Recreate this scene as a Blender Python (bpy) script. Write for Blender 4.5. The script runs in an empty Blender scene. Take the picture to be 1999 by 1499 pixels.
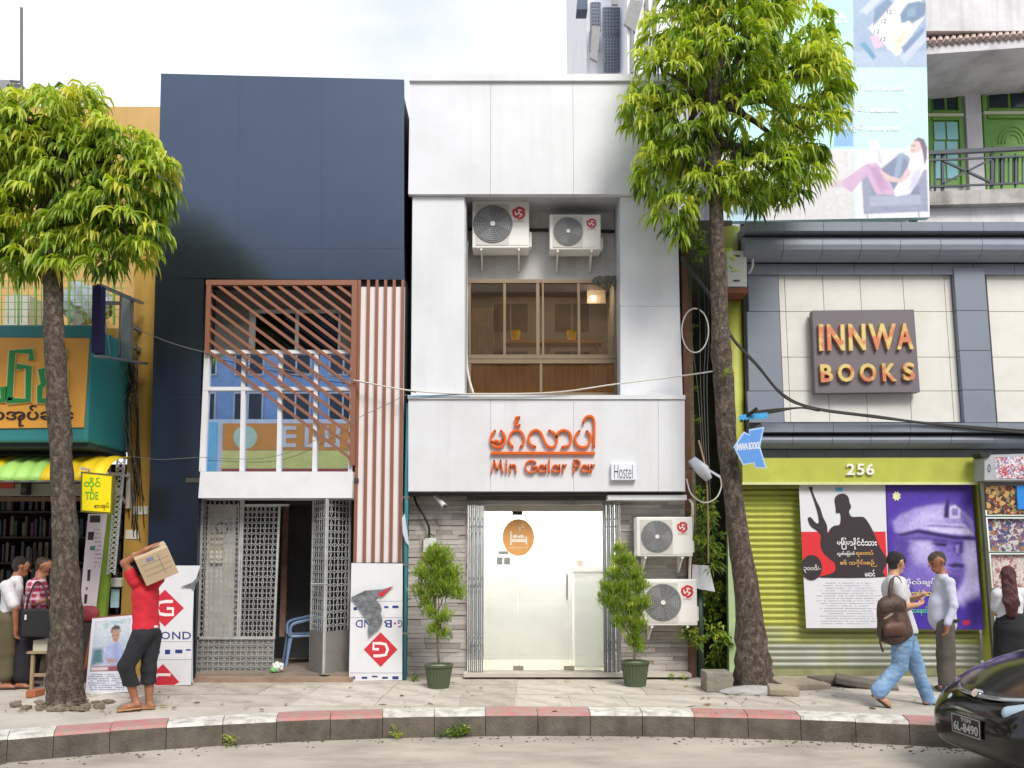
import bpy, bmesh, math, random
import numpy as np
from mathutils import Vector, Matrix, Euler
random.seed(7); RNG = np.random.default_rng(7)
R = math.radians
scene = bpy.context.scene
COL = scene.collection

# ------------------------------------------------------------------ camera
FPX, PITCH, CAMZ = 1600.0, R(5.0), 1.6
HORIZON = 1090.0
SHIFT = HORIZON - 749.5 - FPX * math.tan(PITCH)
cd = bpy.data.cameras.new('camera'); cam = bpy.data.objects.new('camera', cd); COL.objects.link(cam)
cd.sensor_fit = 'HORIZONTAL'; cd.sensor_width = 36.0; cd.lens = FPX / 1999.0 * 36.0
cd.shift_y = SHIFT / 1999.0
cd.clip_start = 0.1; cd.clip_end = 3000
cam.location = (0, 0, CAMZ); cam.rotation_euler = (R(90) + PITCH, 0, 0)
scene.camera = cam

# ------------------------------------------------------------------ sky, sun, exposure
SUN_EL, SUN_AZ = R(47), R(158)          # azimuth clockwise from +Y
wd = bpy.data.worlds.new('World'); scene.world = wd; wd.use_nodes = True
wn = wd.node_tree; wn.nodes.clear()
def wnode(t, **k):
    n = wn.nodes.new(t)
    for a, b in k.items(): setattr(n, a, b)
    return n
sky = wnode('ShaderNodeTexSky', sky_type='NISHITA', sun_disc=False)
sky.sun_elevation = SUN_EL; sky.sun_rotation = SUN_AZ; sky.air_density = 1.0; sky.dust_density = 1.5; sky.ozone_density = 1.5
tc = wnode('ShaderNodeTexCoord'); mp = wnode('ShaderNodeMapping'); mp.inputs['Scale'].default_value = (1.0, 1.0, 2.2)
nz = wnode('ShaderNodeTexNoise'); nz.inputs['Scale'].default_value = 1.7; nz.inputs['Detail'].default_value = 6; nz.inputs['Roughness'].default_value = 0.55
rp = wnode('ShaderNodeValToRGB'); rp.color_ramp.elements[0].position = 0.30; rp.color_ramp.elements[0].color = (0.36, 0.36, 0.36, 1)
rp.color_ramp.elements[1].position = 0.60; rp.color_ramp.elements[1].color = (0.97, 0.97, 0.97, 1)
mx = wnode('ShaderNodeMix', data_type='RGBA'); mx.inputs['B'].default_value = (7.2, 7.42, 7.9, 1)
bg = wnode('ShaderNodeBackground'); bg.inputs['Strength'].default_value = 0.085
wo = wnode('ShaderNodeOutputWorld')
L = wn.links.new
L(tc.outputs['Generated'], mp.inputs['Vector']); L(mp.outputs['Vector'], nz.inputs['Vector']); L(nz.outputs['Fac'], rp.inputs['Fac'])
L(rp.outputs['Color'], mx.inputs['Factor']); L(sky.outputs['Color'], mx.inputs['A']); L(mx.outputs['Result'], bg.inputs['Color']); L(bg.outputs['Background'], wo.inputs['Surface'])
sl = bpy.data.lights.new('sun', 'SUN'); sl.energy = 1.6; sl.angle = R(22); sl.color = (1.0, 0.95, 0.87)
sun = bpy.data.objects.new('sun', sl); COL.objects.link(sun)
sd = Vector((math.sin(SUN_AZ) * math.cos(SUN_EL), math.cos(SUN_AZ) * math.cos(SUN_EL), math.sin(SUN_EL)))
sun.rotation_euler = sd.to_track_quat('Z', 'Y').to_euler(); sun.location = (6, -8, 20)
scene.view_settings.view_transform = 'Standard'; scene.view_settings.look = 'None'
scene.view_settings.gamma = 1.0; scene.view_settings.use_curve_mapping = False
scene.view_settings.exposure = 1.04
scene.cycles.max_bounces = 8; scene.cycles.transparent_max_bounces = 16
scene.cycles.use_denoising = True

# ------------------------------------------------------------------ photograph pixel -> place in the street
CP, SP = math.cos(PITCH), math.sin(PITCH)
def ray(x, y):
    u = (x - 999.5) / FPX; v = (749.5 + SHIFT - y) / FPX
    return u, CP - v * SP, SP + v * CP
def P(x, y, Y):
    dx, dy, dz = ray(x, y); t = Y / dy
    return Vector((dx * t, Y, CAMZ + dz * t))
def G(x, y, z=0.0):
    dx, dy, dz = ray(x, y); t = (z - CAMZ) / dz
    return Vector((dx * t, dy * t, z))
def pxm(x, y, Y): return abs(P(x + 1, y, Y).x - P(x, y, Y).x)      # metres per pixel

# ------------------------------------------------------------------ materials
def srgb(h):
    if isinstance(h, (tuple, list)): return tuple(h)[:3]
    h = h.lstrip('#'); o = []
    for i in (0, 2, 4):
        c = int(h[i:i + 2], 16) / 255
        o.append(c / 12.92 if c <= 0.04045 else ((c + 0.055) / 1.055) ** 2.4)
    return tuple(o)
MATS = {}
def M(name, col='#808080', rough=0.6, metal=0.0, var=0.10, vs=2.5, bump=0.0, bs=60.0, dirt=None, da=0.35, ds=1.6, streak=0.0,
      spec=0.5, coat=0.0, emit=0.0, stretch=(1, 1, 1), dthr=0.46):
    if name in MATS: return MATS[name]
    m = bpy.data.materials.new(name); m.use_nodes = True; nt = m.node_tree; N = nt.nodes; LK = nt.links.new
    b = N['Principled BSDF']; c = srgb(col)
    b.inputs['Roughness'].default_value = rough; b.inputs['Metallic'].default_value = metal
    b.inputs['Specular IOR Level'].default_value = spec; b.inputs['Coat Weight'].default_value = coat; b.inputs['Coat Roughness'].default_value = 0.08
    t = N.new('ShaderNodeTexCoord'); mpn = N.new('ShaderNodeMapping'); mpn.inputs['Scale'].default_value = stretch
    LK(t.outputs['Object'], mpn.inputs['Vector']); vec = mpn.outputs['Vector']
    n = N.new('ShaderNodeTexNoise'); n.inputs['Scale'].default_value = vs; n.inputs['Detail'].default_value = 5; n.inputs['Roughness'].default_value = 0.6
    LK(vec, n.inputs['Vector'])
    r = N.new('ShaderNodeValToRGB'); e = r.color_ramp.elements
    e[0].position = 0.3; e[1].position = 0.7
    e[0].color = tuple(max(0, v * (1 - var)) for v in c) + (1,); e[1].color = tuple(min(1, v * (1 + var)) for v in c) + (1,)
    LK(n.outputs['Fac'], r.inputs['Fac']); out = r.outputs['Color']
    if dirt:
        n2 = N.new('ShaderNodeTexNoise'); n2.inputs['Scale'].default_value = ds; n2.inputs['Detail'].default_value = 9; n2.inputs['Roughness'].default_value = 0.68
        LK(vec, n2.inputs['Vector'])
        r2 = N.new('ShaderNodeValToRGB'); r2.color_ramp.elements[0].position = dthr; r2.color_ramp.elements[0].color = (0, 0, 0, 1)
        r2.color_ramp.elements[1].position = dthr + 0.28; r2.color_ramp.elements[1].color = (da, da, da, 1)
        LK(n2.outputs['Fac'], r2.inputs['Fac'])
        x = N.new('ShaderNodeMix'); x.data_type = 'RGBA'; LK(r2.outputs['Color'], x.inputs['Factor']); LK(out, x.inputs['A'])
        x.inputs['B'].default_value = srgb(dirt) + (1,); out = x.outputs['Result']
    if streak:
        mp2 = N.new('ShaderNodeMapping'); mp2.inputs['Scale'].default_value = (9, 9, 0.35); LK(t.outputs['Object'], mp2.inputs['Vector'])
        n3 = N.new('ShaderNodeTexNoise'); n3.inputs['Scale'].default_value = 1.0; n3.inputs['Detail'].default_value = 6; LK(mp2.outputs['Vector'], n3.inputs['Vector'])
        r3 = N.new('ShaderNodeValToRGB'); r3.color_ramp.elements[0].position = 0.52; r3.color_ramp.elements[0].color = (0, 0, 0, 1)
        r3.color_ramp.elements[1].position = 0.8; r3.color_ramp.elements[1].color = (streak, streak, streak, 1); LK(n3.outputs['Fac'], r3.inputs['Fac'])
        x = N.new('ShaderNodeMix'); x.data_type = 'RGBA'; LK(r3.outputs['Color'], x.inputs['Factor']); LK(out, x.inputs['A'])
        x.inputs['B'].default_value = srgb(dirt or '#4a453c') + (1,); out = x.outputs['Result']
    LK(out, b.inputs['Base Color'])
    if bump:
        n4 = N.new('ShaderNodeTexNoise'); n4.inputs['Scale'].default_value = bs; n4.inputs['Detail'].default_value = 6; LK(vec, n4.inputs['Vector'])
        bp = N.new('ShaderNodeBump'); bp.inputs['Strength'].default_value = bump; bp.inputs['Distance'].default_value = 0.02
        LK(n4.outputs['Fac'], bp.inputs['Height']); LK(bp.outputs['Normal'], b.inputs['Normal'])
    if emit:
        b.inputs['Emission Color'].default_value = c + (1,); b.inputs['Emission Strength'].default_value = emit
    MATS[name] = m; return m
def glass(name, tint='#ffffff', refl=0.08, rough=0.0, rtint='#ffffff'):
    """Pane: lets the room behind show through in its tint, mirrors the street."""
    if name in MATS: return MATS[name]
    m = bpy.data.materials.new(name); m.use_nodes = True; nt = m.node_tree; N = nt.nodes; LK = nt.links.new
    N.remove(N['Principled BSDF']); o = N['Material Output']
    tr = N.new('ShaderNodeBsdfTransparent'); tr.inputs['Color'].default_value = srgb(tint) + (1,)
    gl = N.new('ShaderNodeBsdfGlossy'); gl.inputs['Roughness'].default_value = rough; gl.inputs['Color'].default_value = srgb(rtint) + (1,)
    fr = N.new('ShaderNodeFresnel'); fr.inputs['IOR'].default_value = 1.5
    ad = N.new('ShaderNodeMath'); ad.operation = 'ADD'; ad.use_clamp = True; ad.inputs[1].default_value = refl; LK(fr.outputs['Fac'], ad.inputs[0])
    mxs = N.new('ShaderNodeMixShader'); LK(ad.outputs['Value'], mxs.inputs['Fac']); LK(tr.outputs['BSDF'], mxs.inputs[1]); LK(gl.outputs['BSDF'], mxs.inputs[2])
    LK(mxs.outputs['Shader'], o.inputs['Surface']); MATS[name] = m; return m
def milky(name, fac=0.3):
    m = glass(name, '#f6f8f6', 0.02).copy(); nt = m.node_tree; N = nt.nodes; o = N['Material Output']; s = o.inputs['Surface'].links[0].from_socket
    d = N.new('ShaderNodeBsdfTranslucent'); d.inputs['Color'].default_value = (.93, .93, .92, 1); d2 = N.new('ShaderNodeBsdfDiffuse'); d2.inputs['Color'].default_value = (.85, .85, .84, 1)
    a = N.new('ShaderNodeMixShader'); a.inputs['Fac'].default_value = .35; nt.links.new(d.outputs['BSDF'], a.inputs[1]); nt.links.new(d2.outputs['BSDF'], a.inputs[2])
    x = N.new('ShaderNodeMixShader'); x.inputs['Fac'].default_value = fac; nt.links.new(s, x.inputs[1]); nt.links.new(a.outputs['Shader'], x.inputs[2]); nt.links.new(x.outputs['Shader'], o.inputs['Surface']); return m
def leafmat(name, cols, trans=0.35, rough=0.45):
    """Leaf: colour picked leaf by leaf from the ramp, some light passes through."""
    m = bpy.data.materials.new(name); m.use_nodes = True; nt = m.node_tree; N = nt.nodes; LK = nt.links.new
    b = N['Principled BSDF']; o = N['Material Output']; b.inputs['Roughness'].default_value = rough
    a = N.new('ShaderNodeAttribute'); a.attribute_name = 'tint'
    r = N.new('ShaderNodeValToRGB'); el = r.color_ramp.elements
    while len(el) < len(cols): el.new(0.5)
    for i, c in enumerate(cols): el[i].position = i / (len(cols) - 1); el[i].color = srgb(c) + (1,)
    LK(a.outputs['Fac'], r.inputs['Fac']); LK(r.outputs['Color'], b.inputs['Base Color'])
    t = N.new('ShaderNodeBsdfTranslucent'); hs = N.new('ShaderNodeHueSaturation'); hs.inputs['Value'].default_value = 1.5; hs.inputs['Saturation'].default_value = 1.1
    LK(r.outputs['Color'], hs.inputs['Color']); LK(hs.outputs['Color'], t.inputs['Color'])
    mxs = N.new('ShaderNodeMixShader'); mxs.inputs['Fac'].default_value = trans
    LK(b.outputs['BSDF'], mxs.inputs[1]); LK(t.outputs['BSDF'], mxs.inputs[2]); LK(mxs.outputs['Shader'], o.inputs['Surface']); return m

# ------------------------------------------------------------------ objects
ORG = {}
def org(o): return ORG.get(o.name, Vector((0, 0, 0))) if o else Vector((0, 0, 0))
def tag(o, label=None, cat=None, group=None, kind=None):
    if label: o['label'] = label
    if cat: o['category'] = cat
    if group: o['group'] = group
    if kind: o['kind'] = kind
    return o
def thing(name, label, cat, loc=(0, 0, 0), group=None):
    o = bpy.data.objects.new(name, None); COL.objects.link(o); o.empty_display_size = 0.1
    o.location = loc; ORG[o.name] = Vector(loc)
    return tag(o, label, cat, group)
def link(name, me, parent=None):
    o = bpy.data.objects.new(name, me); COL.objects.link(o)
    if parent: o.parent = parent
    ORG[o.name] = org(parent)
    return o
def copy_tree(o, parent=None):
    c = o.copy(); COL.objects.link(c); c.parent = parent; ORG[c.name] = ORG.get(o.name, Vector())
    for ch in list(o.children): copy_tree(ch, c)
    return c
class MB:
    def __init__(s): s.v = []; s.f = []; s.m = []; s.cur = 0
    def add(s, vs, fs):
        k = len(s.v); s.v += [tuple(v) for v in vs]; s.f += [tuple(i + k for i in f) for f in fs]; s.m += [s.cur] * len(fs); return s
    def box(s, x0, x1, y0, y1, z0, z1, mtx=None):
        vs = [Vector((x, y, z)) for z in (z0, z1) for y in (y0, y1) for x in (x0, x1)]
        if mtx is not None: vs = [mtx @ v for v in vs]
        return s.add(vs, [(0, 2, 3, 1), (4, 5, 7, 6), (0, 1, 5, 4), (2, 6, 7, 3), (0, 4, 6, 2), (1, 3, 7, 5)])
    def pbox(s, x0, y0, x1, y1, Y0, Y1):
        ym, xm = (y0 + y1) / 2, (x0 + x1) / 2
        return s.box(P(x0, ym, Y0).x, P(x1, ym, Y0).x, Y0, Y1, P(xm, y1, Y0).z, P(xm, y0, Y0).z)
    def prism(s, pts, off):
        n = len(pts); off = Vector(off); a = [Vector(p) for p in pts]; b = [p + off for p in a]
        ar = Vector((0, 0, 0))
        for i in range(n): ar += a[i].cross(a[(i + 1) % n])
        if ar.dot(off) > 0: a.reverse(); b.reverse()
        return s.add(a + b, [tuple(range(n)), tuple(range(2 * n - 1, n - 1, -1))] + [(i, n + i, n + (i + 1) % n, (i + 1) % n) for i in range(n)])
    def ppoly(s, pts, Y, d=0.002): return s.prism([P(x, y, Y) for x, y in pts], (0, d, 0))
    def bar(s, a, b, w, h=None, up=(0, 0, 1)):
        a, b = Vector(a), Vector(b); h = h or w; d = (b - a).normalized(); u = Vector(up)
        if abs(d.dot(u)) > 0.98: u = Vector((0, 1, 0))
        r = d.cross(u).normalized() * w / 2; u = r.cross(d).normalized() * h / 2
        vs = [p + i * r + j * u for p in (a, b) for i, j in ((-1, -1), (1, -1), (1, 1), (-1, 1))]
        return s.add(vs, [(3, 2, 1, 0), (4, 5, 6, 7), (0, 1, 5, 4), (1, 2, 6, 5), (2, 3, 7, 6), (3, 0, 4, 7)])
    def tube(s, pts, r, n=8, cap=True):
        pts = [Vector(p) for p in pts]; rs = r if isinstance(r, (list, tuple)) else [r] * len(pts); k = len(s.v); rings = []
        prev = None
        for i, p in enumerate(pts):
            d = (pts[min(i + 1, len(pts) - 1)] - pts[max(i - 1, 0)]).normalized()
            if prev is None: u = d.orthogonal().normalized()
            else:
                u = prev - d * prev.dot(d); u = u.normalized() if u.length > 1e-6 else d.orthogonal().normalized()
            prev = u; w = d.cross(u)
            rings.append([p + (u * math.cos(t) + w * math.sin(t)) * rs[i] for t in [2 * math.pi * j / n for j in range(n)]])
        vs = [v for ring in rings for v in ring]; fs = []
        for i in range(len(pts) - 1):
            for j in range(n): fs.append((i * n + j, i * n + (j + 1) % n, (i + 1) * n + (j + 1) % n, (i + 1) * n + j))
        if cap: fs += [tuple(range(n - 1, -1, -1)), tuple(range((len(pts) - 1) * n, len(pts) * n))]
        return s.add(vs, fs)
    def lathe(s, prof, c=(0, 0, 0), n=24, axis='z'):
        c = Vector(c); vs = []
        for r, h in prof:
            for j in range(n):
                t = 2 * math.pi * j / n; q = (r * math.cos(t), r * math.sin(t), h)
                vs.append(c + (Vector(q) if axis == 'z' else Vector((q[0], q[2], q[1]))))
        fs = []; flip = axis != 'z'
        for i in range(len(prof) - 1):
            for j in range(n):
                f = (i * n + j, i * n + (j + 1) % n, (i + 1) * n + (j + 1) % n, (i + 1) * n + j); fs.append(f[::-1] if flip else f)
        e = [tuple(range(n - 1, -1, -1)), tuple(range((len(prof) - 1) * n, len(prof) * n))]
        fs += [f[::-1] for f in e] if flip else e
        return s.add(vs, fs)
    def stroke(s, pts, w, d, closed=False):
        """flat ribbon following pts (world points in a plane of constant Y), d thick"""
        pts = [Vector(p) for p in pts]; n = len(pts); lf = []; rt = []
        for i in range(n):
            a = pts[(i - 1) % n] if (closed or i) else pts[i]; b = pts[(i + 1) % n] if (closed or i < n - 1) else pts[i]
            t = (b - a).normalized(); nn = Vector((-t.z, 0, t.x)) * w / 2
            lf.append(pts[i] + nn); rt.append(pts[i] - nn)
        o = Vector((0, d, 0)); vs = lf + rt + [v + o for v in lf] + [v + o for v in rt]; fs = []
        for i in range(n if closed else n - 1):
            j = (i + 1) % n
            fs += [(i, j, n + j, n + i), (2 * n + i, 3 * n + i, 3 * n + j, 2 * n + j), (i, 2 * n + i, 2 * n + j, j), (n + i, n + j, 3 * n + j, 3 * n + i)]
        if not closed: fs += [(0, n, 3 * n, 2 * n), (n - 1, 3 * n - 1, 4 * n - 1, 2 * n - 1)]
        return s.add(vs, fs)
    def build(s, name, mat, parent=None, smooth=False, bevel=0, local=False, label=None):
        me = bpy.data.meshes.new(name); o0 = Vector() if local else org(parent)
        me.from_pydata([(v[0] - o0.x, v[1] - o0.y, v[2] - o0.z) for v in s.v], [], s.f)
        ms = mat if isinstance(mat, list) else [mat]
        for q in ms: me.materials.append(q)
        if len(ms) > 1: me.polygons.foreach_set('material_index', s.m)
        if smooth: me.shade_smooth()
        o = link(name, me, parent)
        if bevel:
            bv = o.modifiers.new('bevel', 'BEVEL'); bv.width = bevel; bv.segments = 2; bv.limit_method = 'ANGLE'; bv.harden_normals = False
        if label: o['label'] = label
        return o
def pb(name, mat, parent, x0, y0, x1, y1, Y0, Y1, bevel=0): return MB().pbox(x0, y0, x1, y1, Y0, Y1).build(name, mat, parent, bevel=bevel)
def pp(name, mat, parent, pts, Y, d=0.002): return MB().ppoly(pts, Y, d).build(name, mat, parent)
def smoothpath(pts, k=6):
    """Catmull-Rom through 2-D or 3-D points"""
    p = [np.array(q, float) for q in pts]; p = [2 * p[0] - p[1]] + p + [2 * p[-1] - p[-2]]; out = []
    for i in range(1, len(p) - 2):
        for j in range(k):
            t = j / k; a, b, c, d = p[i - 1], p[i], p[i + 1], p[i + 2]
            out.append(0.5 * (2 * b + (c - a) * t + (2 * a - 5 * b + 4 * c - d) * t * t + (3 * b - a - 3 * c + d) * t ** 3))
    out.append(p[-2]); return [tuple(q) for q in out]
def blob(pts, k=4):
    p = [np.array(q, float) for q in pts]; n = len(p); out = []
    for i in range(n):
        a, b, c, d = p[i - 1], p[i], p[(i + 1) % n], p[(i + 2) % n]
        for j in range(k):
            t = j / k; out.append(tuple(0.5 * (2 * b + (c - a) * t + (2 * a - 5 * b + 4 * c - d) * t * t + (3 * b - a - 3 * c + d) * t ** 3)))
    return out
def arc(cx, cy, rx, ry, a0, a1, n=14):
    return [(cx + rx * math.cos(R(a0 + (a1 - a0) * i / n)), cy - ry * math.sin(R(a0 + (a1 - a0) * i / n))) for i in range(n + 1)]
def cable(name, pts, r, mat, parent=None, n=6, k=8): return MB().tube(smoothpath(pts, k), r, n).build(name, mat, parent, smooth=True)
def text_mesh(s, bold=0.0):
    c = bpy.data.curves.new('lettering', 'FONT'); c.body = s; c.resolution_u = 3; c.offset = bold; c.extrude = 0.5
    o = bpy.data.objects.new('lettering', c); COL.objects.link(o); bpy.context.view_layer.update()
    me = o.to_mesh(); v = np.array([q.co[:] for q in me.vertices]); f = [tuple(q.vertices) for q in me.polygons]; o.to_mesh_clear()
    bpy.data.objects.remove(o); bpy.data.curves.remove(c)
    if len(v):
        v[:, :2] -= v[:, :2].min(0); v[:, :2] /= np.maximum(v[:, :2].max(0), 1e-6)
    return v, f
TM = {}
def lettering(name, s, mat, parent, quad, Y, d=0.003, bold=0.0, flip=False):
    """raised or printed lettering fitted into a pixel box (x0,y0,x1,y1) or four pixel corners on the plane Y"""
    if (s, bold) not in TM: TM[(s, bold)] = text_mesh(s, bold)
    v, f = TM[(s, bold)]
    if len(quad) == 4 and not isinstance(quad[0], tuple):
        x0, y0, x1, y1 = quad; quad = ((x0, y0), (x1, y0), (x1, y1), (x0, y1))
    tl, tr, br, bl = [np.array(P(q[0], q[1], Y)) for q in quad]
    u, w = v[:, 0:1], v[:, 1:2]
    if flip: u, w = 1 - u, 1 - w
    p = (bl * (1 - u) + br * u) * (1 - w) + (tl * (1 - u) + tr * u) * w
    p[:, 1] = Y + np.where(v[:, 2] > 0, 0, d)
    b = MB(); b.v = [tuple(q) for q in p]; b.f = f; b.m = [0] * len(f)
    return b.build(name, mat, parent)
def printed(name, mat_name, parent, quad, Y, base, layers, n=(90, 130), grain=0.05, seed=1):
    """flat photographic print on a sheet: soft-edged tones laid over one another, held as the sheet's own ink colour"""
    nx, ny = n; u, v = np.meshgrid(np.linspace(0, 1, nx + 1), np.linspace(0, 1, ny + 1)); u, v = u.ravel(), v.ravel()
    c = np.array(quad, float); px = (c[0] * (1 - u)[:, None] + c[1] * u[:, None]) * (1 - v)[:, None] + (c[3] * (1 - u)[:, None] + c[2] * u[:, None]) * v[:, None]
    col = np.tile(np.array(srgb(base)), (len(u), 1)); g = np.random.default_rng(seed)
    for poly, hexc, soft in layers:
        q = np.array(poly, float); ins = np.zeros(len(px), bool); dist = np.full(len(px), 1e9)
        for i in range(len(q)):
            a, b = q[i], q[(i + 1) % len(q)]; ab = b - a; t = np.clip(((px - a) @ ab) / max(1e-9, ab @ ab), 0, 1); dist = np.minimum(dist, np.linalg.norm(px - a - t[:, None] * ab, axis=1))
            cr = (a[1] > px[:, 1]) != (b[1] > px[:, 1]); xi = a[0] + (px[:, 1] - a[1]) * ab[0] / (ab[1] if abs(ab[1]) > 1e-9 else 1e-9); ins ^= cr & (px[:, 0] < xi)
        w = np.clip(.5 + np.where(ins, dist, -dist) / (2 * soft), 0, 1); w = (w * w * (3 - 2 * w))[:, None]; col = col * (1 - w) + np.array(srgb(hexc)) * w
    gr = g.normal(0, grain, (ny // 3 + 2, nx // 3 + 2)); gr = np.kron(gr, np.ones((3, 3)))[:ny + 1, :nx + 1].ravel(); col = np.clip(col * (1 + gr[:, None] + g.normal(0, grain * .6, (len(u), 1))), 0, 1)
    o0 = org(parent); me = bpy.data.meshes.new(name); vs = [tuple(P(x, y, Y) - o0) for x, y in px]
    me.from_pydata(vs, [], [(j * (nx + 1) + i, (j + 1) * (nx + 1) + i, (j + 1) * (nx + 1) + i + 1, j * (nx + 1) + i + 1) for j in range(ny) for i in range(nx)])
    at = me.attributes.new('ink', 'FLOAT_COLOR', 'POINT'); at.data.foreach_set('color', np.concatenate([col, np.ones((len(u), 1))], 1).astype(np.float32).ravel())
    m = bpy.data.materials.new(mat_name); m.use_nodes = True; b_ = m.node_tree.nodes['Principled BSDF']; b_.inputs['Roughness'].default_value = .42
    a_ = m.node_tree.nodes.new('ShaderNodeAttribute'); a_.attribute_name = 'ink'; m.node_tree.links.new(a_.outputs['Color'], b_.inputs['Base Color']); me.materials.append(m)
    return link(name, me, parent)
def dashes(name, mat, parent, x0, y0, x1, y1, rows, Y, fill=0.7, ragged=0.15, h=0.38, seed=1):
    """body text too small to read: rows of short ink marks"""
    rd = random.Random(seed); b = MB(); rh = (y1 - y0) / rows
    for i in range(rows):
        y = y0 + rh * (i + 0.3); x = x0 + (x1 - x0) * rd.uniform(0, ragged); xe = x1 - (x1 - x0) * rd.uniform(0, ragged)
        while x < xe:
            w = rd.uniform(0.8, 3.2)
            if rd.random() < fill: b.ppoly([(x, y), (min(x + w, xe), y), (min(x + w, xe), y + rh * h), (x, y + rh * h)], Y, 0.001)
            x += w + rd.uniform(0.4, 1.2)
    o = b.build(name, mat, parent); o['kind'] = 'stuff'; return o
# ================================================================== setting
ASPH = M('road_surface', '#b0a89c', 0.9, var=0.16, vs=1.6, bump=0.45, bs=70, dirt='#665d51', da=0.6, ds=1.4, stretch=(.6, 1.3, 1))
road = MB().add([(-300, -300, -0.22), (300, -300, -0.22), (300, 300, -0.22), (-300, 300, -0.22)], [(0, 1, 2, 3)]).build('road', ASPH); tag(road, kind='structure')
def kerb_y(x): return 1394 + (4.05e-5 if x < 1080 else 3.4e-5) * (x - 1080) ** 2
KB = [-520, -410, -300, -190, -80, 15, 105, 215, 325, 435, 540, 645, 747, 848, 948, 1050, 1152, 1254, 1355, 1460, 1563, 1670, 1775, 1885, 2000, 2115, 2230, 2345]
KP = [G(x, kerb_y(x)) for x in KB]
PAINT_R = M('kerb_red_paint', '#b87470', 0.75, var=0.10, vs=6, dirt='#9a9389', da=0.95, ds=7, bump=0.3, dthr=.38)
PAINT_W = M('kerb_white_paint', '#d6d3cc', 0.75, var=0.08, vs=6, dirt='#857d71', da=0.95, ds=7, bump=0.3, dthr=.42)
KFACE = M('kerb_concrete', '#6a635a', 0.92, var=0.2, vs=5, dirt='#37332d', da=0.8, ds=3, bump=0.5, bs=40, streak=0.4)
KTOP = M('pavement_concrete', '#b9b2a8', 0.92, var=0.10, vs=1.5, dirt='#857b6e', da=0.55, ds=1.2, bump=0.3, bs=50)
kerb = thing('kerb', None, None); kerb['kind'] = 'structure'
KIN = []
for i, p in enumerate(KP):
    a = KP[max(i - 1, 0)]; b = KP[min(i + 1, len(KP) - 1)]; t = (b - a).normalized(); KIN.append(p + Vector((-t.y, t.x, 0)) * 0.36)
rk = random.Random(3)
for i in range(len(KP) - 1):
    pair = ((i + 0) // 2) % 2
    b = MB(); g = 0.006; a0, a1, c0, c1 = KP[i], KP[i + 1], KIN[i], KIN[i + 1]
    a0, a1 = a0.lerp(a1, g), a1.lerp(a0, g); c0, c1 = c0.lerp(c1, g), c1.lerp(c0, g)
    dz = rk.uniform(-0.004, 0.004); up = Vector((0, 0, 0.012 + dz)); dn = Vector((0, 0, -0.3))
    k0, k1 = a0.lerp(c0, 0.05), a1.lerp(c1, 0.05); lip = Vector((0, 0, -0.028))
    vs = [a0 + dn, a1 + dn, c1 + dn, c0 + dn, a0 + up + lip, a1 + up + lip, k1 + up, k0 + up, c1 + up, c0 + up]
    b.add(vs, [(0, 1, 5, 4), (1, 2, 8, 6, 5), (2, 3, 9, 8), (3, 0, 4, 7, 9)]); b.cur = 1; b.add(vs, [(4, 5, 6, 7), (7, 6, 8, 9)])
    n = len(vs); b.f = b.f[:4] + [tuple(j - n for j in f) for f in b.f[4:]]; b.v = b.v[:n]
    b.build('kerb_stone', [KFACE, PAINT_R if (i % 4) in (2, 3) else PAINT_W], kerb)
# pavement: poured base, slabs on it
vs = []; nK = len(KIN)
for p in KIN: vs.append((p.x, p.y - 0.05, -0.008))
for p in KIN: vs.append((p.x * 1.35, 13.2, -0.008))
pav = MB().add(vs, [(i, i + 1, nK + i + 1, nK + i) for i in range(nK - 1)]).build('pavement', KTOP); tag(pav, kind='structure')
slab_ms = []
for i, c in enumerate(('#bfb8ad', '#b6aea3', '#c4bdb2', '#b1a89d')):
    mm = M('paving_slab_%d' % i, c, 0.92, var=0.13, vs=3, dirt='#6f6659', da=0.7, ds=2.2, bump=0.35, bs=45)
    slab_ms.append(MB().box(0, 1, 0, 1, -1, 0).build('slab_pattern', mm).data)
for o in [o for o in COL.objects if o.name.startswith('slab_pattern')]: bpy.data.objects.remove(o)
def kin_y(x):
    for a, b in zip(KIN[:-1], KIN[1:]):
        if a.x <= x <= b.x: return a.y + (b.y - a.y) * (x - a.x) / max(1e-6, b.x - a.x)
    return 99
for r, (ya, yb) in enumerate(((10.62, 11.9), (9.85, 10.61), (9.10, 9.84))):
    x = -9.2 + 0.3 * r
    while x < 9.4:
        w = rk.choice((0.62, 0.62, 0.92, 1.24)); 
        if max(kin_y(x), kin_y(x + w)) < ya:
            o = link('paving_slab', slab_ms[rk.randrange(4)], pav); o.location = (x, ya, rk.uniform(-0.003, 0.004)); o.scale = (w - 0.008, yb - ya, 0.05)
            o.rotation_euler = (rk.uniform(-.002, .002), rk.uniform(-.003, .003), 0)
        x += w
# gutter grit and fallen leaves along the kerb foot
GRIT = M('gutter_grit', '#6b5f50', 0.95, var=0.3, vs=20)
b = MB(); rg = random.Random(11)
for i in range(900):
    x = rg.uniform(-100, 2100); 
    if rg.random() > 0.25 + 0.7 * max(0, (x - 1300) / 700): continue
    p = G(x, kerb_y(x)); q = p + Vector((0, -abs(rg.gauss(0.03, 0.16)) - 0.01, -0.22)); s = rg.uniform(0.004, 0.016); a = rg.uniform(0, 3)
    b.box(-s, s, -s * .7, s * .7, 0, s * .6, Matrix.Translation(q) @ Matrix.Rotation(a, 4, 'Z'))
tag(b.build('gutter_grit', GRIT), 'loose grit and litter crumbs along the foot of the kerb', 'grit', kind='stuff')

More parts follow.
